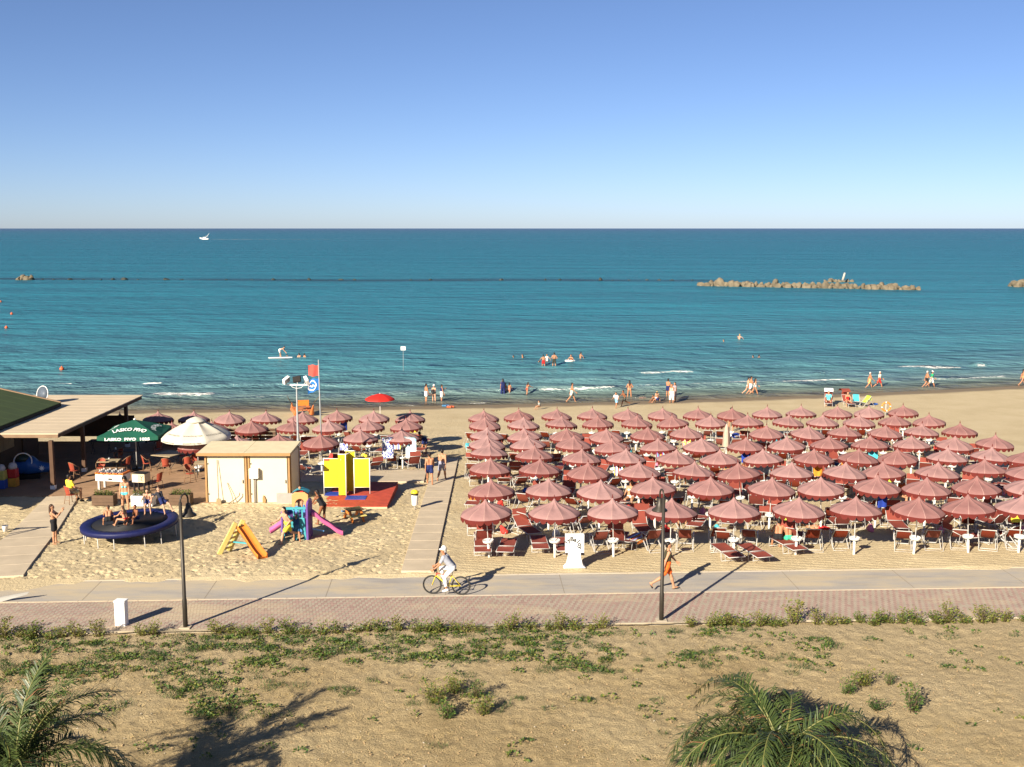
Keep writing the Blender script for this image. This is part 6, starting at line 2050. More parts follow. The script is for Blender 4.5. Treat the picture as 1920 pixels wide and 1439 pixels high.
def flag(z0, z1, material, w_, lift, nm, seed):
    r0 = random.Random(seed)
    rows = []
    for j in range(9):
        t = j / 8
        rows.append([Vector(((t_.x - p.x) * (z0 + (z1 - z0) * t) / hp - w_ * s, 0.10 * math.sin(7 * s + seed + t) * s, z0 + (z1 - z0) * t + lift * s * s * (1 - 0.3 * t) - 0.10 * s * (1 - t) * 0 + 0.03 * math.sin(9 * s + 3 * t))) for s in np.linspace(0, 1, 13)])
    f_ = MB().sheet(rows).obj(nm, material, fp, True)
    return f_, rows
flag(hp - 0.95, hp - 0.30, mat('flag_red', (0.55, 0.10, 0.075), 0.85, 0.12, 4, trans=0.25), 0.62, 0.0, 'red_flag', 1)
bf, rows = flag(hp - 1.78, hp - 1.05, mat('flag_blue', (0.03, 0.17, 0.48), 0.85, 0.12, 4, trans=0.25), 0.68, -0.28, 'blue_flag', 2)
# white ring emblem on the blue flag
q = MB()
def fpt(s, t):
    a, b_ = s * 12, t * 8
    i, j = min(int(b_), 7), min(int(a), 11)
    u, v = b_ - i, a - j
    c = rows[i][j].lerp(rows[i][j + 1], v).lerp(rows[i + 1][j].lerp(rows[i + 1][j + 1], v), u)
    return c + Vector((0, -0.02, 0))
for k in range(24):
    a0, a1 = 2 * math.pi * k / 24, 2 * math.pi * (k + 1) / 24
    q.add([fpt(0.6 + r_ * math.cos(a), 0.5 + r_ * math.sin(a)) for r_, a in ((0.30, a0), (0.38, a0), (0.38, a1), (0.30, a1))], [(0, 1, 2, 3)])
for k in range(8):
    q.add([fpt(0.36 + 0.06 * k + dx, 0.45 + 0.05 * math.sin(k * 1.2) + dy) for dx, dy in ((0, -0.04), (0.06, -0.04), (0.06, 0.04), (0, 0.04))], [(0, 1, 2, 3)])
q.obj('emblem', m_let, bf)

# ================================================================== SHORE THINGS
# rescue rowing catamaran
p = P(567, 778)
rb = thing('rescue_rowboat', 'orange twin hulled rescue rowboat drawn up on the beach', 'rowboat', p, R(-72))
m_bo = mat('boat_orange', (0.50, 0.16, 0.05), 0.5, 0.25, 2)
for s_ in (-1, 1):
    vs, fs = caps_mesh([((-1.7, s_ * 0.62, 0.75), (-1.1, s_ * 0.62, 0.30), 0.05, 0.17), ((-1.1, s_ * 0.62, 0.30), (1.0, s_ * 0.62, 0.28), 0.17, 0.18), ((1.0, s_ * 0.62, 0.28), (2.0, s_ * 0.62, 1.05), 0.17, 0.05)], 0.06, 0.12)
    put('hull', np_mesh('hull', vs, fs, m_bo), rb)
for x in (-0.8, 0.0, 0.8):
    MB().box((x, 0, 0.50), (0.22, 1.5, 0.05)).obj('thwart', m_bo, rb)
MB().box((0.35, 0, 0.85), (0.5, 0.9, 0.06)).obj('seat', m_plO, rb)
MB().box((0.62, 0, 1.05), (0.07, 0.9, 0.45)).obj('backrest', m_plO, rb)
for s_ in (-1, 1):
    q = MB().tube([(0.1, s_ * 0.75, 0.75), (1.4, s_ * 1.3, 1.75)], 0.025, 6)
    q.obj('oar', m_bark, rb, True)
p = P(713, 788)
ru = thing('red_parasol', 'bright red plain beach parasol near the water, left field', 'umbrella', p)
me = canopy_mesh([(0.02, 2.05), (0.3, 2.0), (0.6, 1.92), (0.9, 1.8), (1.12, 1.66), (1.15, 1.58)], 8, 4, 0.02, 'canopy', [mat('parasol_red', (0.52, 0.022, 0.015), 0.7, 0.05, trans=0.1), mat('parasol_red', (0.5, 0.02, 0.01))])
put('canopy', me, ru)
MB().tube([(0, 0, 0), (0, 0, 2.1)], 0.02, 6).obj('pole', m_white, ru, True)
# loungers and chairs close to the water
for px, py, hd, col, lab in ((1553, 761, 165, m_white, 'lounger with white sun hood close to the water'), (1588, 762, 185, m_red2, 'lounger with red sun hood close to the water')):
    p = P(px, py)
    o = seat('L', 2, p, R(hd), lab, 'seats close to the water')
    q = MB()
    q.sheet([[(x, -0.66 + 0.62 * math.sin(a), 0.78 + 0.62 * math.cos(a)) for x in (-0.36, 0, 0.36)] for a in np.linspace(-0.9, 0.9, 6)])
    q.obj('sun_hood', col, o, True)
for px, py, hd, lab in ((1605, 761, 170, 'folding chair with pale green towel close to the water'), (1622, 763, 120, 'deckchair with yellow green towel close to the water')):
    p = P(px, py)
    seat('D', 0, p, R(hd), lab, 'seats close to the water')
    towel_on_sling(p, R(hd), 'lime green' if px > 1610 else 'turquoise', ('yellow green' if px > 1610 else 'pale turquoise') + ' towel on a chair close to the water')
person('woman in red swimsuit sitting under the red sun hood', P(1588, 762), R(185), 1.66, 'sitback', 'mid', 'brown', 'long', [('swimsuit', REDC)], 0.028, z_seat=0.47, female=True)
person('person in turquoise lying under the white sun hood', P(1553, 761), R(165), 1.66, 'sitback', 'mid', 'brown', 'short', [('tshirt', CYAN)], 0.028, z_seat=0.47)
p = P(1661, 780)
lb = thing('lifebuoy', 'orange and white lifebuoy hanging between the seaward umbrellas', 'lifebuoy', p)
q = MB().tube([(0.33 * math.cos(a), 0, 0.72 + 0.33 * math.sin(a)) for a in np.linspace(0, 2 * math.pi, 29)], 0.065, 10)
for i in range(len(q.m)):
    q.m[i] = 1 if (i // 10) % 7 == 0 else 0
q.obj('ring', [mat('buoy_orange', (0.68, 0.20, 0.03), 0.45), m_white], lb, True)
MB().tube([(0, 0.08, 0), (0, 0.08, 1.1)], 0.03, 6).obj('post', m_alu, lb, True)
for px, py, col, lab in ((1639, 760, (0.03, 0.10, 0.35), 'blue and white bag on the open sand by the water chairs'), (836, 763, (0.05, 0.16, 0.30), 'blue inflatable lying on sand near the three standing bathers'), (845, 765, (0.55, 0.12, 0.05), 'red inflatable lying on sand near the three standing bathers'), (1205, 748, (0.60, 0.22, 0.12), 'small orange toy on the wet sand')):
    p = P(px, py)
    vs, fs = caps_mesh([((-0.25, 0, 0.08), (0.25, 0.05, 0.08), 0.10, 0.08), ((0.0, -0.12, 0.08), (0.1, 0.2, 0.1), 0.09, 0.08)], 0.03, 0.05)
    o = put('inflatable_toy' if 'bag' not in lab else 'bag', np_mesh('toy', vs, fs, mat('toy_%d' % px, col, 0.4, 0.3, 8)), None, p)
    tag(o, lab, 'toy' if 'bag' not in lab else 'bag')
# paddle board with a stooping figure
p = P(527, 673, z=SEA)
pb = thing('paddle_board', 'long white paddle board floating in the shallows', 'paddle board', (p.x, p.y, SEA + 0.12), R(6))
vs, fs = caps_mesh([((-1.3, 0, 0), (1.2, 0, 0.02), 0.16, 0.16), ((-1.3, 0.14, 0), (1.0, 0.14, 0.01), 0.12, 0.12), ((-1.3, -0.14, 0), (1.0, -0.14, 0.01), 0.12, 0.12)], 0.05, 0.1)
vs[:, 2] *= 0.45
put('deck', np_mesh('deck', vs, fs, m_white), pb)
person('person stooping on the white paddle board', (p.x - 0.15, p.y, SEA + 0.18), R(-90), 1.66, 'bend', 'light', 'black', 'short', [('shorts', WHT)], 0.028)
p = P(756, 696, z=SEA)
ws = thing('water_sign', 'white square sign on a thin pole standing in the sea', 'sign', (p.x, p.y, SEA))
zt = at_depth(756, 652, p.y).z - SEA
MB().tube([(0, 0, -0.8), (0.03, 0, zt - 0.2)], 0.02, 6).obj('pole', m_galv, ws, True)
MB().box((0.03, -0.03, zt - 0.08), (0.5, 0.03, 0.40)).obj('plate', m_white, ws)
for px, py, lab in ((116, 694, 'orange ball buoy nearest the shore'), (22, 590, 'orange ball buoy, middle of the left three'), (12, 616, 'orange ball buoy at far left, nearer than the middle one'), (1, 567, 'orange ball buoy at the left picture edge, farthest out')):
    p = P(px, py, z=SEA)
    bu = thing('buoy', lab, 'buoy', (p.x, p.y, SEA + 0.1), 0, 'swimming line buoys')
    MB().lathe([(0.02, -0.25), (0.15, -0.18), (0.25, 0), (0.20, 0.15), (0.06, 0.25), (0.05, 0.31), (0.02, 0.32)], 14).obj('ball', mat('buoy_ball', (0.55, 0.11, 0.04), 0.4), bu, True)
    MB().tube([(0.05 * math.cos(a), 0, 0.34 + 0.05 * math.sin(a)) for a in np.linspace(0, 6.28, 9)], 0.012, 4).obj('eyelet', m_dark, bu)
# float ring with the swimmer
p = P(1069, 679, z=SEA)
tag(MB().tube([(0.5 * math.cos(a), 0.35 * math.sin(a), 0) for a in np.linspace(0, 6.283, 21)], 0.11, 8).obj('swim_ring', m_white, None, True, 0, (p.x, p.y, SEA + 0.12)), 'white inflatable ring floating around a swimmer', 'swim ring')

# --- breakwaters of boulders
m_rock = mat('rock', (0.165, 0.135, 0.09), 0.9, 0.5, 0.5, bump=0.05, bscale=3)
m_rockd = mat('rock_wet_dark', (0.035, 0.038, 0.030), 0.6, 0.3, 0.8)
def rock_mesh(seed):
    r0 = np.random.default_rng(seed)
    import bmesh
    bm = bmesh.new()
    bmesh.ops.create_icosphere(bm, subdivisions=2, radius=1)
    sc3 = r0.uniform(0.7, 1.15, 3)
    pl = [(Vector(r0.normal(size=3)).normalized(), r0.uniform(0.55, 0.85)) for _ in range(9)]
    for v in bm.verts:
        for nv, d in pl:
            e = v.co.dot(nv) - d
            if e > 0:
                v.co -= nv * e
        v.co = Vector((v.co.x * sc3[0], v.co.y * sc3[1], v.co.z * sc3[2])) + Vector(r0.normal(size=3)) * 0.03
    me = bpy.data.meshes.new('boulder')
    bm.to_mesh(me)
    bm.free()
    return me
RKS = [rock_mesh(s) for s in range(8)]
for m in RKS:
    m.materials.append(m_rock)
RKD = [m.copy() for m in RKS[:4]]
for m in RKD:
    m.materials.clear()
    m.materials.append(m_rockd)
def breakwater(label, a, b_, n, size, rows=2, dark=False, hump=1.0):
    pa, pb_ = P(*a, z=SEA), P(*b_, z=SEA)
    o = thing('breakwater', label, 'breakwater', pa)
    r0 = random.Random(n * 7 + int(a[0]))
    for k in range(n):
        for j in range(rows):
            t = (k + r0.uniform(0.2, 0.8)) / n
            c = pa.lerp(pb_, t) - pa
            e = min(1, 6 * t + 0.5, 6 * (1 - t) + 0.4)
            sz = size * r0.choice((0.55, 0.8, 1.0, 1.0, 1.25, 1.5)) * r0.uniform(0.85, 1.15) * (0.7 + 0.3 * e)
            r_ = put('boulder', r0.choice(RKD if dark else RKS), o, (c.x, c.y + (j - (rows - 1) / 2) * size * 1.5 + r0.gauss(0, 0.3), (0.35 + 0.75 * (1 if 0 < j < rows - 1 else 0)) * size * e * hump - 0.15))
            r_.rotation_euler = (r0.uniform(0, 6), r0.uniform(0, 6), r0.uniform(0, 6))
            r_.scale = (sz * 1.15, sz, sz * 0.85)
    return o
breakwater('long low barrier of pale brown boulders out at sea on the right', (1312, 536), (1724, 544), 42, 0.85, 3, hump=0.72)
bw2 = breakwater('short heap of rocks with a leaning post behind the long barrier', (1545, 529), (1600, 529), 7, 0.85, 2, hump=0.5)
pp = P(1580, 530, z=SEA)
leanp = thing('leaning_post', 'pale post leaning on the rocks behind the long barrier', 'post', (pp.x, pp.y, SEA + 0.6))
MB().tube([(0, 0, 0), (0.5, 0, 2.1)], [0.35, 0.25], 8).obj('shaft', mat('post_pale', (0.40, 0.37, 0.31), 0.8), leanp, True)
breakwater('small heap of rocks out at sea at the far left', (38, 525), (60, 525), 5, 0.85, 3)
breakwater('small heap of rocks out at sea at the right picture edge', (1898, 538), (1935, 538), 6, 0.95, 3)
breakwater('dark drowned rock line barely breaking the surface far out', (62, 525), (1305, 526), 46, 0.9, 1, True, -0.9)
# --- motor boat with wake
p = P(384, 449.6, z=SEA)
mbt = thing('motor_boat', 'small white motor cruiser heading left near the horizon', 'motor boat', (p.x, p.y, SEA), R(180))
vs = [(-5, -1.5, 0.2), (-5, 1.5, 0.2), (2, 1.7, 0.2), (2, -1.7, 0.2), (6.2, 0, 1.2), (-5, -1.7, 1.7), (-5, 1.7, 1.7), (2, 1.9, 2.0), (2, -1.9, 2.0), (7, 0, 2.6)]
MB().add(vs, [(0, 1, 2, 3), (2, 4, 3), (5, 8, 7, 6), (8, 9, 7), (0, 5, 6, 1), (0, 3, 8, 5), (1, 6, 7, 2), (3, 4, 9, 8), (4, 2, 7, 9)]).obj('hull', m_white, mbt)
MB().box((0.2, 0, 2.6), (4.5, 2.4, 1.4), top=0.75).obj('cabin', m_white, mbt, bevel=0.1)
MB().box((0.3, 0, 2.75), (4.3, 2.45, 0.45)).obj('cabin_window', m_black, mbt)
MB().tube([(-2.2, 0, 3.0), (-6.0, 0, 8.0)], 0.22, 6).obj('outrigger', m_white, mbt, True)
MB().tube([(-2.5, 0, 3.2), (-3.2, 0, 4.6), (-1.5, 0, 4.6), (-1.0, 0, 3.2)], 0.12, 6).obj('radar_arch', m_white, mbt, True)
pA, pB = P(396, 449.6, z=SEA), P(640, 449.2, z=SEA)
rows_ = [[], []]
r0 = random.Random(4)
for k in range(90):
    t = k / 89
    c = pA.lerp(pB, t)
    wd = max(0.05, (7 * (1 - t) ** 0.6 + 2) * r0.uniform(0.15, 1.0) * (1 if t < 0.3 else (1 if r0.random() < 0.6 else 0.02)))
    rows_[0].append((c.x, c.y - wd, SEA + 0.25))
    rows_[1].append((c.x, c.y + wd, SEA + 0.25))
struct(MB().sheet(rows_).obj('boat_wake', mat('wake_foam', (0.55, 0.58, 0.56), 0.9, 0.2, 0.1), None), 'stuff')

# ================================================================== BITS BESIDE THE UMBRELLAS
brnd = random.Random(77)
bagc = [('white', (0.7, 0.69, 0.66)), ('black', (0.02, 0.02, 0.024)), ('blue', (0.03, 0.08, 0.34)), ('red', (0.5, 0.04, 0.03)), ('yellow', (0.7, 0.55, 0.05)), ('turquoise', (0.06, 0.4, 0.46)), ('beige', (0.45, 0.36, 0.24)), ('pink', (0.62, 0.2, 0.3))]
bag_me = []
for k in range(4):
    r0 = random.Random(300 + k)
    cs = [((r0.uniform(-.12, .12), r0.uniform(-.08, .08), 0.10), (r0.uniform(-.12, .12), r0.uniform(-.08, .08), r0.uniform(0.15, 0.3)), 0.11, 0.07) for _ in range(3)]
    bag_me.append(caps_mesh(cs, 0.03, 0.05))
BM = {}
for loc, ri, ci, blk in UMB:
    if blk == 'R' and (ri > 6 or ri == 0):
        continue
    for side in (-1, 1):
        if brnd.random() > (0.40 if ri else 0.2):
            continue
        nm, col = brnd.choice(bagc)
        k = brnd.randrange(4)
        if (nm, k) not in BM:
            BM[(nm, k)] = np_mesh('bag', *bag_me[k], mat('bag_' + nm, col, 0.8, 0.2, 10))
        x, y = loc.x + side * brnd.uniform(0.25, 0.5), loc.y - brnd.uniform(0.1, 0.9)
        where = ROWNAME[ri] if blk == 'R' else LNAME[ri]
        tag(put('beach_bag', BM[(nm, k)], None, (x, y, float(gz(x, y)) - 0.01), brnd.uniform(0, 6)), f'{nm} beach bag {"left" if side < 0 else "right"} of the {ORD[ci + 1]} post, {where}', 'bag', 'bags on the sand')
    if brnd.random() < 0.16:
        # a towel hung from the ribs
        nm = brnd.choice(list(TW))
        x, y = loc.x + brnd.uniform(-0.5, 0.5), loc.y - brnd.uniform(0.3, 0.6)
        where = ROWNAME[ri] if blk == 'R' else LNAME[ri]
        q = MB().sheet([[(-0.24 + 0.48 * i / 5, -0.03 * math.sin(i * 2.1) + 0.02 * j, z) for i in range(6)] for j, z in enumerate((1.72, 1.45, 1.2, 0.98))])
        tag(q.obj('hanging_towel', TW[nm], None, True, 0, (x, y, float(gz(x, y))), brnd.uniform(-0.6, 0.6)), f'{nm} towel hung under the {ORD[ci + 1]} umbrella, {where}', 'towel', 'towels hung under umbrellas')

# swing frame added out of view at left to cast shadow lines on sand
p = Vector((-24.6, 41.6, 0))
p.z = float(gz(p.x, p.y))
sf = thing('shadow_swing_frame', 'unseen swing frame added beyond the left edge to cast its shadow', 'swing', p, R(8))
for x in (-1.5, 1.5):
    for s_ in (-1, 1):
        MB().tube([(x, s_ * 0.8, 0), (x, 0, 2.3)], 0.05, 6).obj('leg', m_bark, sf, True)
MB().tube([(-1.7, 0, 2.3), (1.7, 0, 2.3)], 0.05, 6).obj('beam', m_bark, sf, True)
for x in (-0.7, 0.7):
    for dx in (-0.2, 0.2):
        MB().tube([(x + dx, 0, 2.3), (x + dx, 0, 0.5)], 0.012, 4).obj('rope', m_bark, sf)
    MB().box((x, 0, 0.5), (0.48, 0.2, 0.04)).obj('swing_seat', m_wood, sf)
# blade shaped clear panel poking in at the left
p = P(-40, 1136, z=0)
gp_ = thing('panel_sign', 'pale translucent blade shaped panel poking in over the path', 'panel', p, R(0))
tip, rt = at_depth(55, 1110, p.y + 0.5) - p, at_depth(-40, 1128, p.y + 0.2) - p
q = MB()
wv = Vector((0.02, 0, -0.16))
q.add([rt, tip, tip + Vector((-0.08, 0, -0.09)), rt + Vector((0, 0, -0.24))] + [v + Vector((0, 0.04, 0)) for v in (rt, tip, tip + Vector((-0.08, 0, -0.09)), rt + Vector((0, 0, -0.24)))], [(0, 1, 2, 3), (7, 6, 5, 4), (0, 4, 5, 1), (1, 5, 6, 2), (2, 6, 7, 3), (3, 7, 4, 0)])
q.obj('blade', mat('pale_panel', (0.36, 0.35, 0.32), 0.4, 0.1), gp_)
MB().tube([rt + Vector((-0.3, 0, -0.2)), (-0.3, 0.1, 0)], 0.04, 6).obj('post', m_post, gp_)
MB().tube([rt + Vector((-0.5, 0, -0.1)), rt], 0.03, 6).obj('arm', m_post, gp_)

# ================================================================== VEGETATION
# --- hedge along the promenade
SHR = [shrub_meshes(w_, h_, n_, 0.075, 10 + i, mx) for i, (w_, h_, n_, mx) in enumerate([(0.55, 0.45, 240, (0, 0, 3, 3)), (0.62, 0.52, 300, (0, 0, 1, 3)), (0.50, 0.62, 260, (0, 0, 3, 3)), (0.70, 0.45, 320, (1, 0, 0, 3)), (0.48, 0.40, 200, (0, 3, 3, 1)), (0.60, 0.72, 300, (0, 0, 3, 3))])]
hr = random.Random(9)
hx = []
x = 3
while x < 1925:
    if not (205 < x < 248 or 318 < x < 390 or 1150 < x < 1262):
        hx.append(x)
    x += hr.uniform(19, 38)
for i, x in enumerate(hx):
    p = P(x, 1182 - x * 0.012, z=-0.03)
    p.y = 33.33 + 0.046 * p.x + hr.uniform(-0.16, 0.10)
    k = hr.randrange(6)
    st, fo = SHR[k]
    left_n = i + 1
    ref = f'{left_n}th' if left_n % 100 in (11, 12, 13) else f'{left_n}' + {1: 'st', 2: 'nd', 3: 'rd'}.get(left_n % 10, 'th')
    kind = ['low rounded olive', 'bushy mid green', 'upright yellow green', 'wide dark green', 'small yellowish', 'tall olive green'][k]
    o = thing('hedge_shrub', f'{kind} hedge shrub, {ref} from the left along the paving', 'shrub', p, hr.uniform(0, 6.28), 'hedge shrubs along the promenade')
    s_ = hr.uniform(0.8, 1.25)
    o.scale = (s_, s_, s_ * hr.uniform(0.85, 1.1))
    put('foliage', fo, o)
    put('stem', st, o)
# --- single bushes in the garden
BSH = [shrub_meshes(w_, h_, n_, 0.075, 40 + i, mx) for i, (w_, h_, n_, mx) in enumerate([(0.75, 0.65, 420, (0, 1, 3, 3)), (0.65, 0.6, 330, (1, 1, 2, 0)), (0.55, 0.85, 340, (2, 1, 1, 0)), (0.8, 0.55, 420, (1, 2, 2, 1))])]
for px, py, k, sc_, lab in [(815, 1318, 0, 1.1, 'leafy bush, leftmost of the group in the middle foreground'), (850, 1300, 0, 0.9, 'thin bush behind the leftmost of the middle foreground group'), (838, 1346, 1, 0.95, 'low bush nearest us in the middle foreground group'), (893, 1310, 2, 0.8, 'narrow bush in the centre of the middle foreground group'), (905, 1340, 0, 0.95, 'loose bush, rightmost of the middle foreground group'),
                            (1590, 1300, 1, 0.9, 'round bush left of the garden bushes on the right'), (1622, 1285, 0, 0.95, 'loose bush with dark upper twigs, right garden group'), (1667, 1284, 2, 0.55, 'small upright bush at the back of the right garden group'), (1645, 1328, 3, 0.7, 'dark bush between palm and the tall right bush'), (1713, 1332, 2, 1.05, 'tall dark bush, rightmost in the garden')]:
    p = P(px, py)
    o = thing('garden_bush', lab, 'bush', (p.x, p.y, gardz(p.x, p.y)), hr.uniform(0, 6.28), 'bushes in the garden')
    o.scale = (sc_, sc_, sc_)
    st, fo = BSH[k]
    put('foliage', fo, o)
    put('stem', st, o)
# --- ground cover
gr = random.Random(17)
gc_ = MB()
tuft = MB()
def density(px, py):
    d = 0
    if py < 1345:
        if px < 680:
            d = 0.95 if py < 1300 else 0.5
        elif px < 1010:
            d = 0.8 if py < 1240 else 0.12
        elif px < 1270:
            d = 0.6 if py < 1262 else 0.1
        elif px < 1560:
            d = 0.45 if py < 1262 else 0.05
        else:
            d = 0.06 if py < 1262 else 0.015
    else:
        d = 0.10 if px < 420 else 0.02
    return d
nclump = 0
tries = 0
while nclump < 1150 and tries < 14000:
    tries += 1
    px, py = gr.uniform(-30, 1950), gr.uniform(1178, 1430)
    p = P(px, py, z=0)
    patch = float(fbm(np.array(p.x * 0.55 + 5), np.array(p.y * 0.9), 81, 3))
    if gr.random() > density(px, py) * max(0, min(1, (patch - 0.30) * 3.2)):
        continue
    v = p.y - 0.046 * p.x
    if v > 33.2:
        continue
    z0 = gardz(p.x, p.y)
    nclump += 1
    if gr.random() < 0.72:
        rad = gr.uniform(0.05, 0.10) if gr.random() < 0.6 else gr.uniform(0.10, 0.24)
        dk = 1 if gr.random() < 0.7 else 0
        for k in range(int(rad * 170)):
            a, r_ = gr.uniform(0, 6.28), rad * math.sqrt(gr.random())
            c = (p.x + r_ * math.cos(a), p.y + r_ * math.sin(a), z0 + gr.uniform(0.01, 0.10) * (1.3 - r_ / rad))
            leaf(gc_, c, (math.cos(a), math.sin(a), gr.uniform(0.2, 0.9)), gr.uniform(0.05, 0.09), gr.uniform(0.04, 0.065), gr.choice((1, 1, 0, 0, 2) if dk else (0, 0, 3, 1)))
    else:
        rad = gr.uniform(0.12, 0.4)
        for k in range(int(rad * 200)):
            a, r_ = gr.uniform(0, 6.28), rad * math.sqrt(gr.random())
            c = (p.x + r_ * math.cos(a), p.y + r_ * 0.7 * math.sin(a), z0)
            leaf(tuft, c, (gr.uniform(-.7, .7), gr.uniform(-.7, .7), 0.8), gr.uniform(0.07, 0.16), 0.012, gr.choice((1, 2, 2)))
o = gc_.obj('creeping_weeds', LEAFM)
o['kind'] = 'stuff'
o['label'] = 'creeping leafy weeds in patches over the sandy garden'
o = tuft.obj('grass_tufts', LEAFM)
o['kind'] = 'stuff'
o['label'] = 'thin dark grass tufts in the sandy garden'
dg = MB()
for k in range(520):
    px, py = gr.uniform(-30, 1950), gr.uniform(1180, 1435)
    p = P(px, py, z=0)
    if p.y - 0.046 * p.x > 33.3 or gr.random() > 0.25 + density(px, py):
        continue
    z0 = gardz(p.x, p.y)
    rad = gr.uniform(0.04, 0.22)
    for j in range(int(8 + rad * 60)):
        a, r_ = gr.uniform(0, 6.28), rad * math.sqrt(gr.random())
        leaf(dg, (p.x + r_ * math.cos(a), p.y + r_ * math.sin(a), z0), (gr.uniform(-1, 1), gr.uniform(-1, 1), gr.uniform(0.15, 0.7)), gr.uniform(0.06, 0.17), 0.009, 0)
o = dg.obj('dry_grass', mat('straw', (0.34, 0.25, 0.11), 0.9, 0.3, 3))
o['kind'] = 'stuff'
# stones and clods on the soil
pb_ = MB()
for k in range(3200):
    px, py = gr.uniform(-30, 1950), 1190 + 250 * gr.random() ** 0.7
    p = P(px, py, z=0)
    if p.y - 0.046 * p.x > 33.3:
        continue
    r_ = abs(gr.gauss(0.010, 0.008)) + 0.006
    z0 = gardz(p.x, p.y) + 0.01
    an = gr.uniform(0, 6)
    vs = [(p.x + r_ * math.cos(an + k2 * 1.571) * gr.uniform(.7, 1.3), p.y + r_ * math.sin(an + k2 * 1.571) * gr.uniform(.7, 1.3), z0) for k2 in range(4)]
    pb_.add(vs + [(p.x, p.y, z0 + r_ * 0.9), (p.x, p.y, z0 - r_)], [(0, 1, 4), (1, 2, 4), (2, 3, 4), (3, 0, 4), (1, 0, 5), (2, 1, 5), (3, 2, 5), (0, 3, 5)], 0 if gr.random() < 0.08 else 1)
o = pb_.obj('pebbles', [mat('pebble_pale', (0.36, 0.31, 0.23), 0.9), mat('clod_brown', (0.30, 0.21, 0.11), 0.95)])
o['kind'] = 'stuff'

# --- date palms
m_frond = [mat('palm_green', (0.062, 0.088, 0.024), 0.42, 0.2, 2, trans=0.15), mat('palm_grey_green', (0.036, 0.058, 0.020), 0.42, 0.2, 2, trans=0.12), mat('palm_dead', (0.17, 0.085, 0.035), 0.8, 0.25, 3)]
m_rach = mat('palm_rachis', (0.15, 0.15, 0.045), 0.5, 0.15, 4)
def frond_mesh(L, rise, droop, seed, dead=False, nl=64):
    """rachis leaves the crown along +x at angle rise, bending down by droop over its length"""
    r0 = random.Random(seed)
    pts, dirs = [Vector((0, 0, 0))], []
    side_bend = r0.uniform(-0.45, 0.45)
    n = 16
    for i in range(n):
        t = (i + 0.5) / n
        a = R(rise - droop * t ** 1.35)
        d = Vector((math.cos(a), side_bend * t * t, math.sin(a)))
        dirs.append(d)
        pts.append(pts[-1] + d * L / n)
    lf = MB()
    for k in range(nl):
        t = 0.12 + 0.88 * (k / nl)
        i = min(int(t * n), n - 1)
        c = pts[i].lerp(pts[i + 1], t * n - i)
        d = dirs[i].normalized()
        up = Vector((0, 1, 0)).cross(d) * -1
        if up.z < 0:
            up = -up
        for s_ in (-1, 1):
            if r0.random() < 0.10:
                continue
            ln = (0.52 * math.sin(math.pi * min(1, 0.14 + t * 0.80)) ** 0.75 + 0.05) * r0.uniform(0.62, 1.12) * (L / 2.5)
            side = Vector((0, s_, 0))
            fwd = 0.55 + 0.8 * t
            v = (d * fwd + side * 1.0 + up * r0.uniform(-0.35, 0.6) + d * r0.uniform(-0.3, 0.3)).normalized()
            if dead:
                v = (v + Vector((0, 0, -0.9))).normalized()
            wd = 0.024 * (L / 2.5)
            u = v.cross(up)
            if u.length < 1e-3:
                u = d
            u.normalize()
            m_ = c + v * ln * 0.55
            e = c + v * ln + Vector((0, 0, -0.34 * ln)) + d * 0.02
            lf.add([c - u * wd * 0.4, c + u * wd * 0.4, m_ + u * wd * 0.55, m_ - u * wd * 0.55, e], [(0, 1, 2, 3), (3, 2, 4)], (2 if r0.random() < 0.03 + 0.10 * (t > 0.9) else r0.choice((0, 0, 1))) if not dead else 2)
    ra = MB().tube(pts, [0.022 * (1 - 0.85 * i / n) * L / 2.5 + 0.003 for i in range(n + 1)], 6)
    return lf.mesh('leaflets', m_frond), ra.mesh('frond', m_frond[2] if dead else m_rach, True)
FRN = [frond_mesh(2.5, r_, d_, 60 + i) for i, (r_, d_) in enumerate([(74, 95), (62, 120), (50, 120), (36, 105), (15, 80), (84, 60), (55, 145), (66, 110), (44, 100)])]
FDD = [frond_mesh(1.7, 35, 90, 80, True), frond_mesh(1.5, 10, 80, 81, True)]
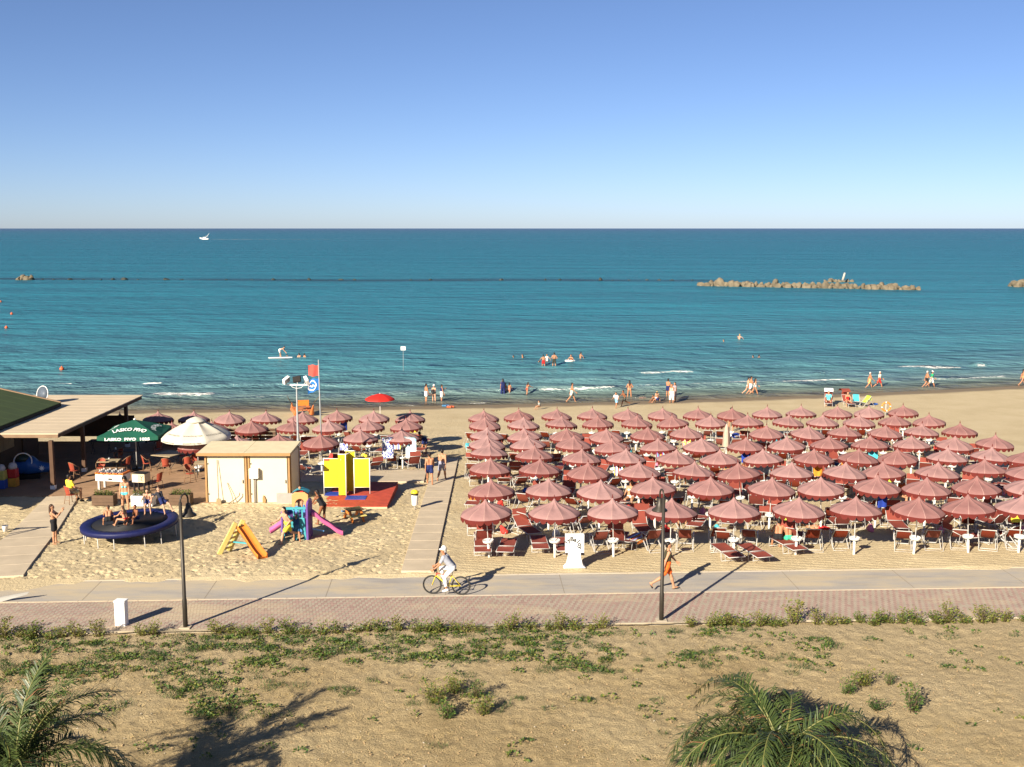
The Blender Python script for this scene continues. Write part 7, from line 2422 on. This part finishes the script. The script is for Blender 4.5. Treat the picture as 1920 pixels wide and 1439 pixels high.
def palm(label, loc, trunk_h, spec, scale=1.0):
    o = thing('date_palm', label, 'palm', loc)
    prof = []
    for i in range(18):
        z = -0.1 + (trunk_h + 0.1) * i / 17
        prof.append(((0.26 + 0.05 * (i % 2)) * (1.0 if i < 15 else 1.15), z))
    MB().lathe(prof, 12).obj('trunk', mat('palm_trunk', (0.12, 0.085, 0.05), 0.95, 0.35, 6, bump=0.05, bscale=12), o, True)
    r0 = random.Random(int(abs(loc[0]) * 10))
    for k in range(22):
        a = k * 2.4
        q = MB().prism([(-0.07, 0), (0.07, 0), (0.05, 0.30), (-0.05, 0.30)], 0.05)
        b_ = q.obj('leaf_base', mat('palm_boot', (0.20, 0.13, 0.06), 0.9, 0.2), o, loc=(0.25 * math.cos(a), 0.25 * math.sin(a), trunk_h - 0.55 + 0.03 * (k % 12)))
        b_.rotation_euler = (R(-28), 0, a - R(90))
    for az, kind, L in spec:
        lfm, ram = (FDD[-kind - 1] if kind < 0 else FRN[kind])
        f = put('frond', ram, o, (0.12 * math.cos(R(az)), 0.12 * math.sin(R(az)), trunk_h), R(az))
        f.scale = (L, L, L)
        f.rotation_euler = (R(r0.uniform(-25, 25)), 0, R(az))
        put('leaflets', lfm, f)
    return o
pr = random.Random(12)
spec = []
for k in range(44):
    spec.append((k * 137.5 + pr.uniform(-12, 12), pr.choice((1, 7, 2, 2, 8, 8, 3, 3, 4, 6)), pr.uniform(0.92, 1.22)))
spec += [(60, -1, 1.0), (20, -2, 1.1), (75, -2, 1.2), (40, -1, 1.2)]
p = at_depth(1468, 1405, 23.4)
spec = [sp for i, sp in enumerate(spec) if not (i < 44 and (sp[0] % 360 > 320 or sp[0] % 360 < 55) and i % 3)]
palm('large green date palm with arching fronds, right foreground', (p.x, p.y, 0), p.z, spec)
p = at_depth(24, 1462, 20.6)
spec2 = [(k * 137.5 + pr.uniform(-12, 12), pr.choice((0, 1, 1, 2, 3, 4, 5, 2)), pr.uniform(0.85, 1.1)) for k in range(30)]
palm('darker date palm cut by the left foreground corner', (p.x, p.y, 0), p.z, spec2)
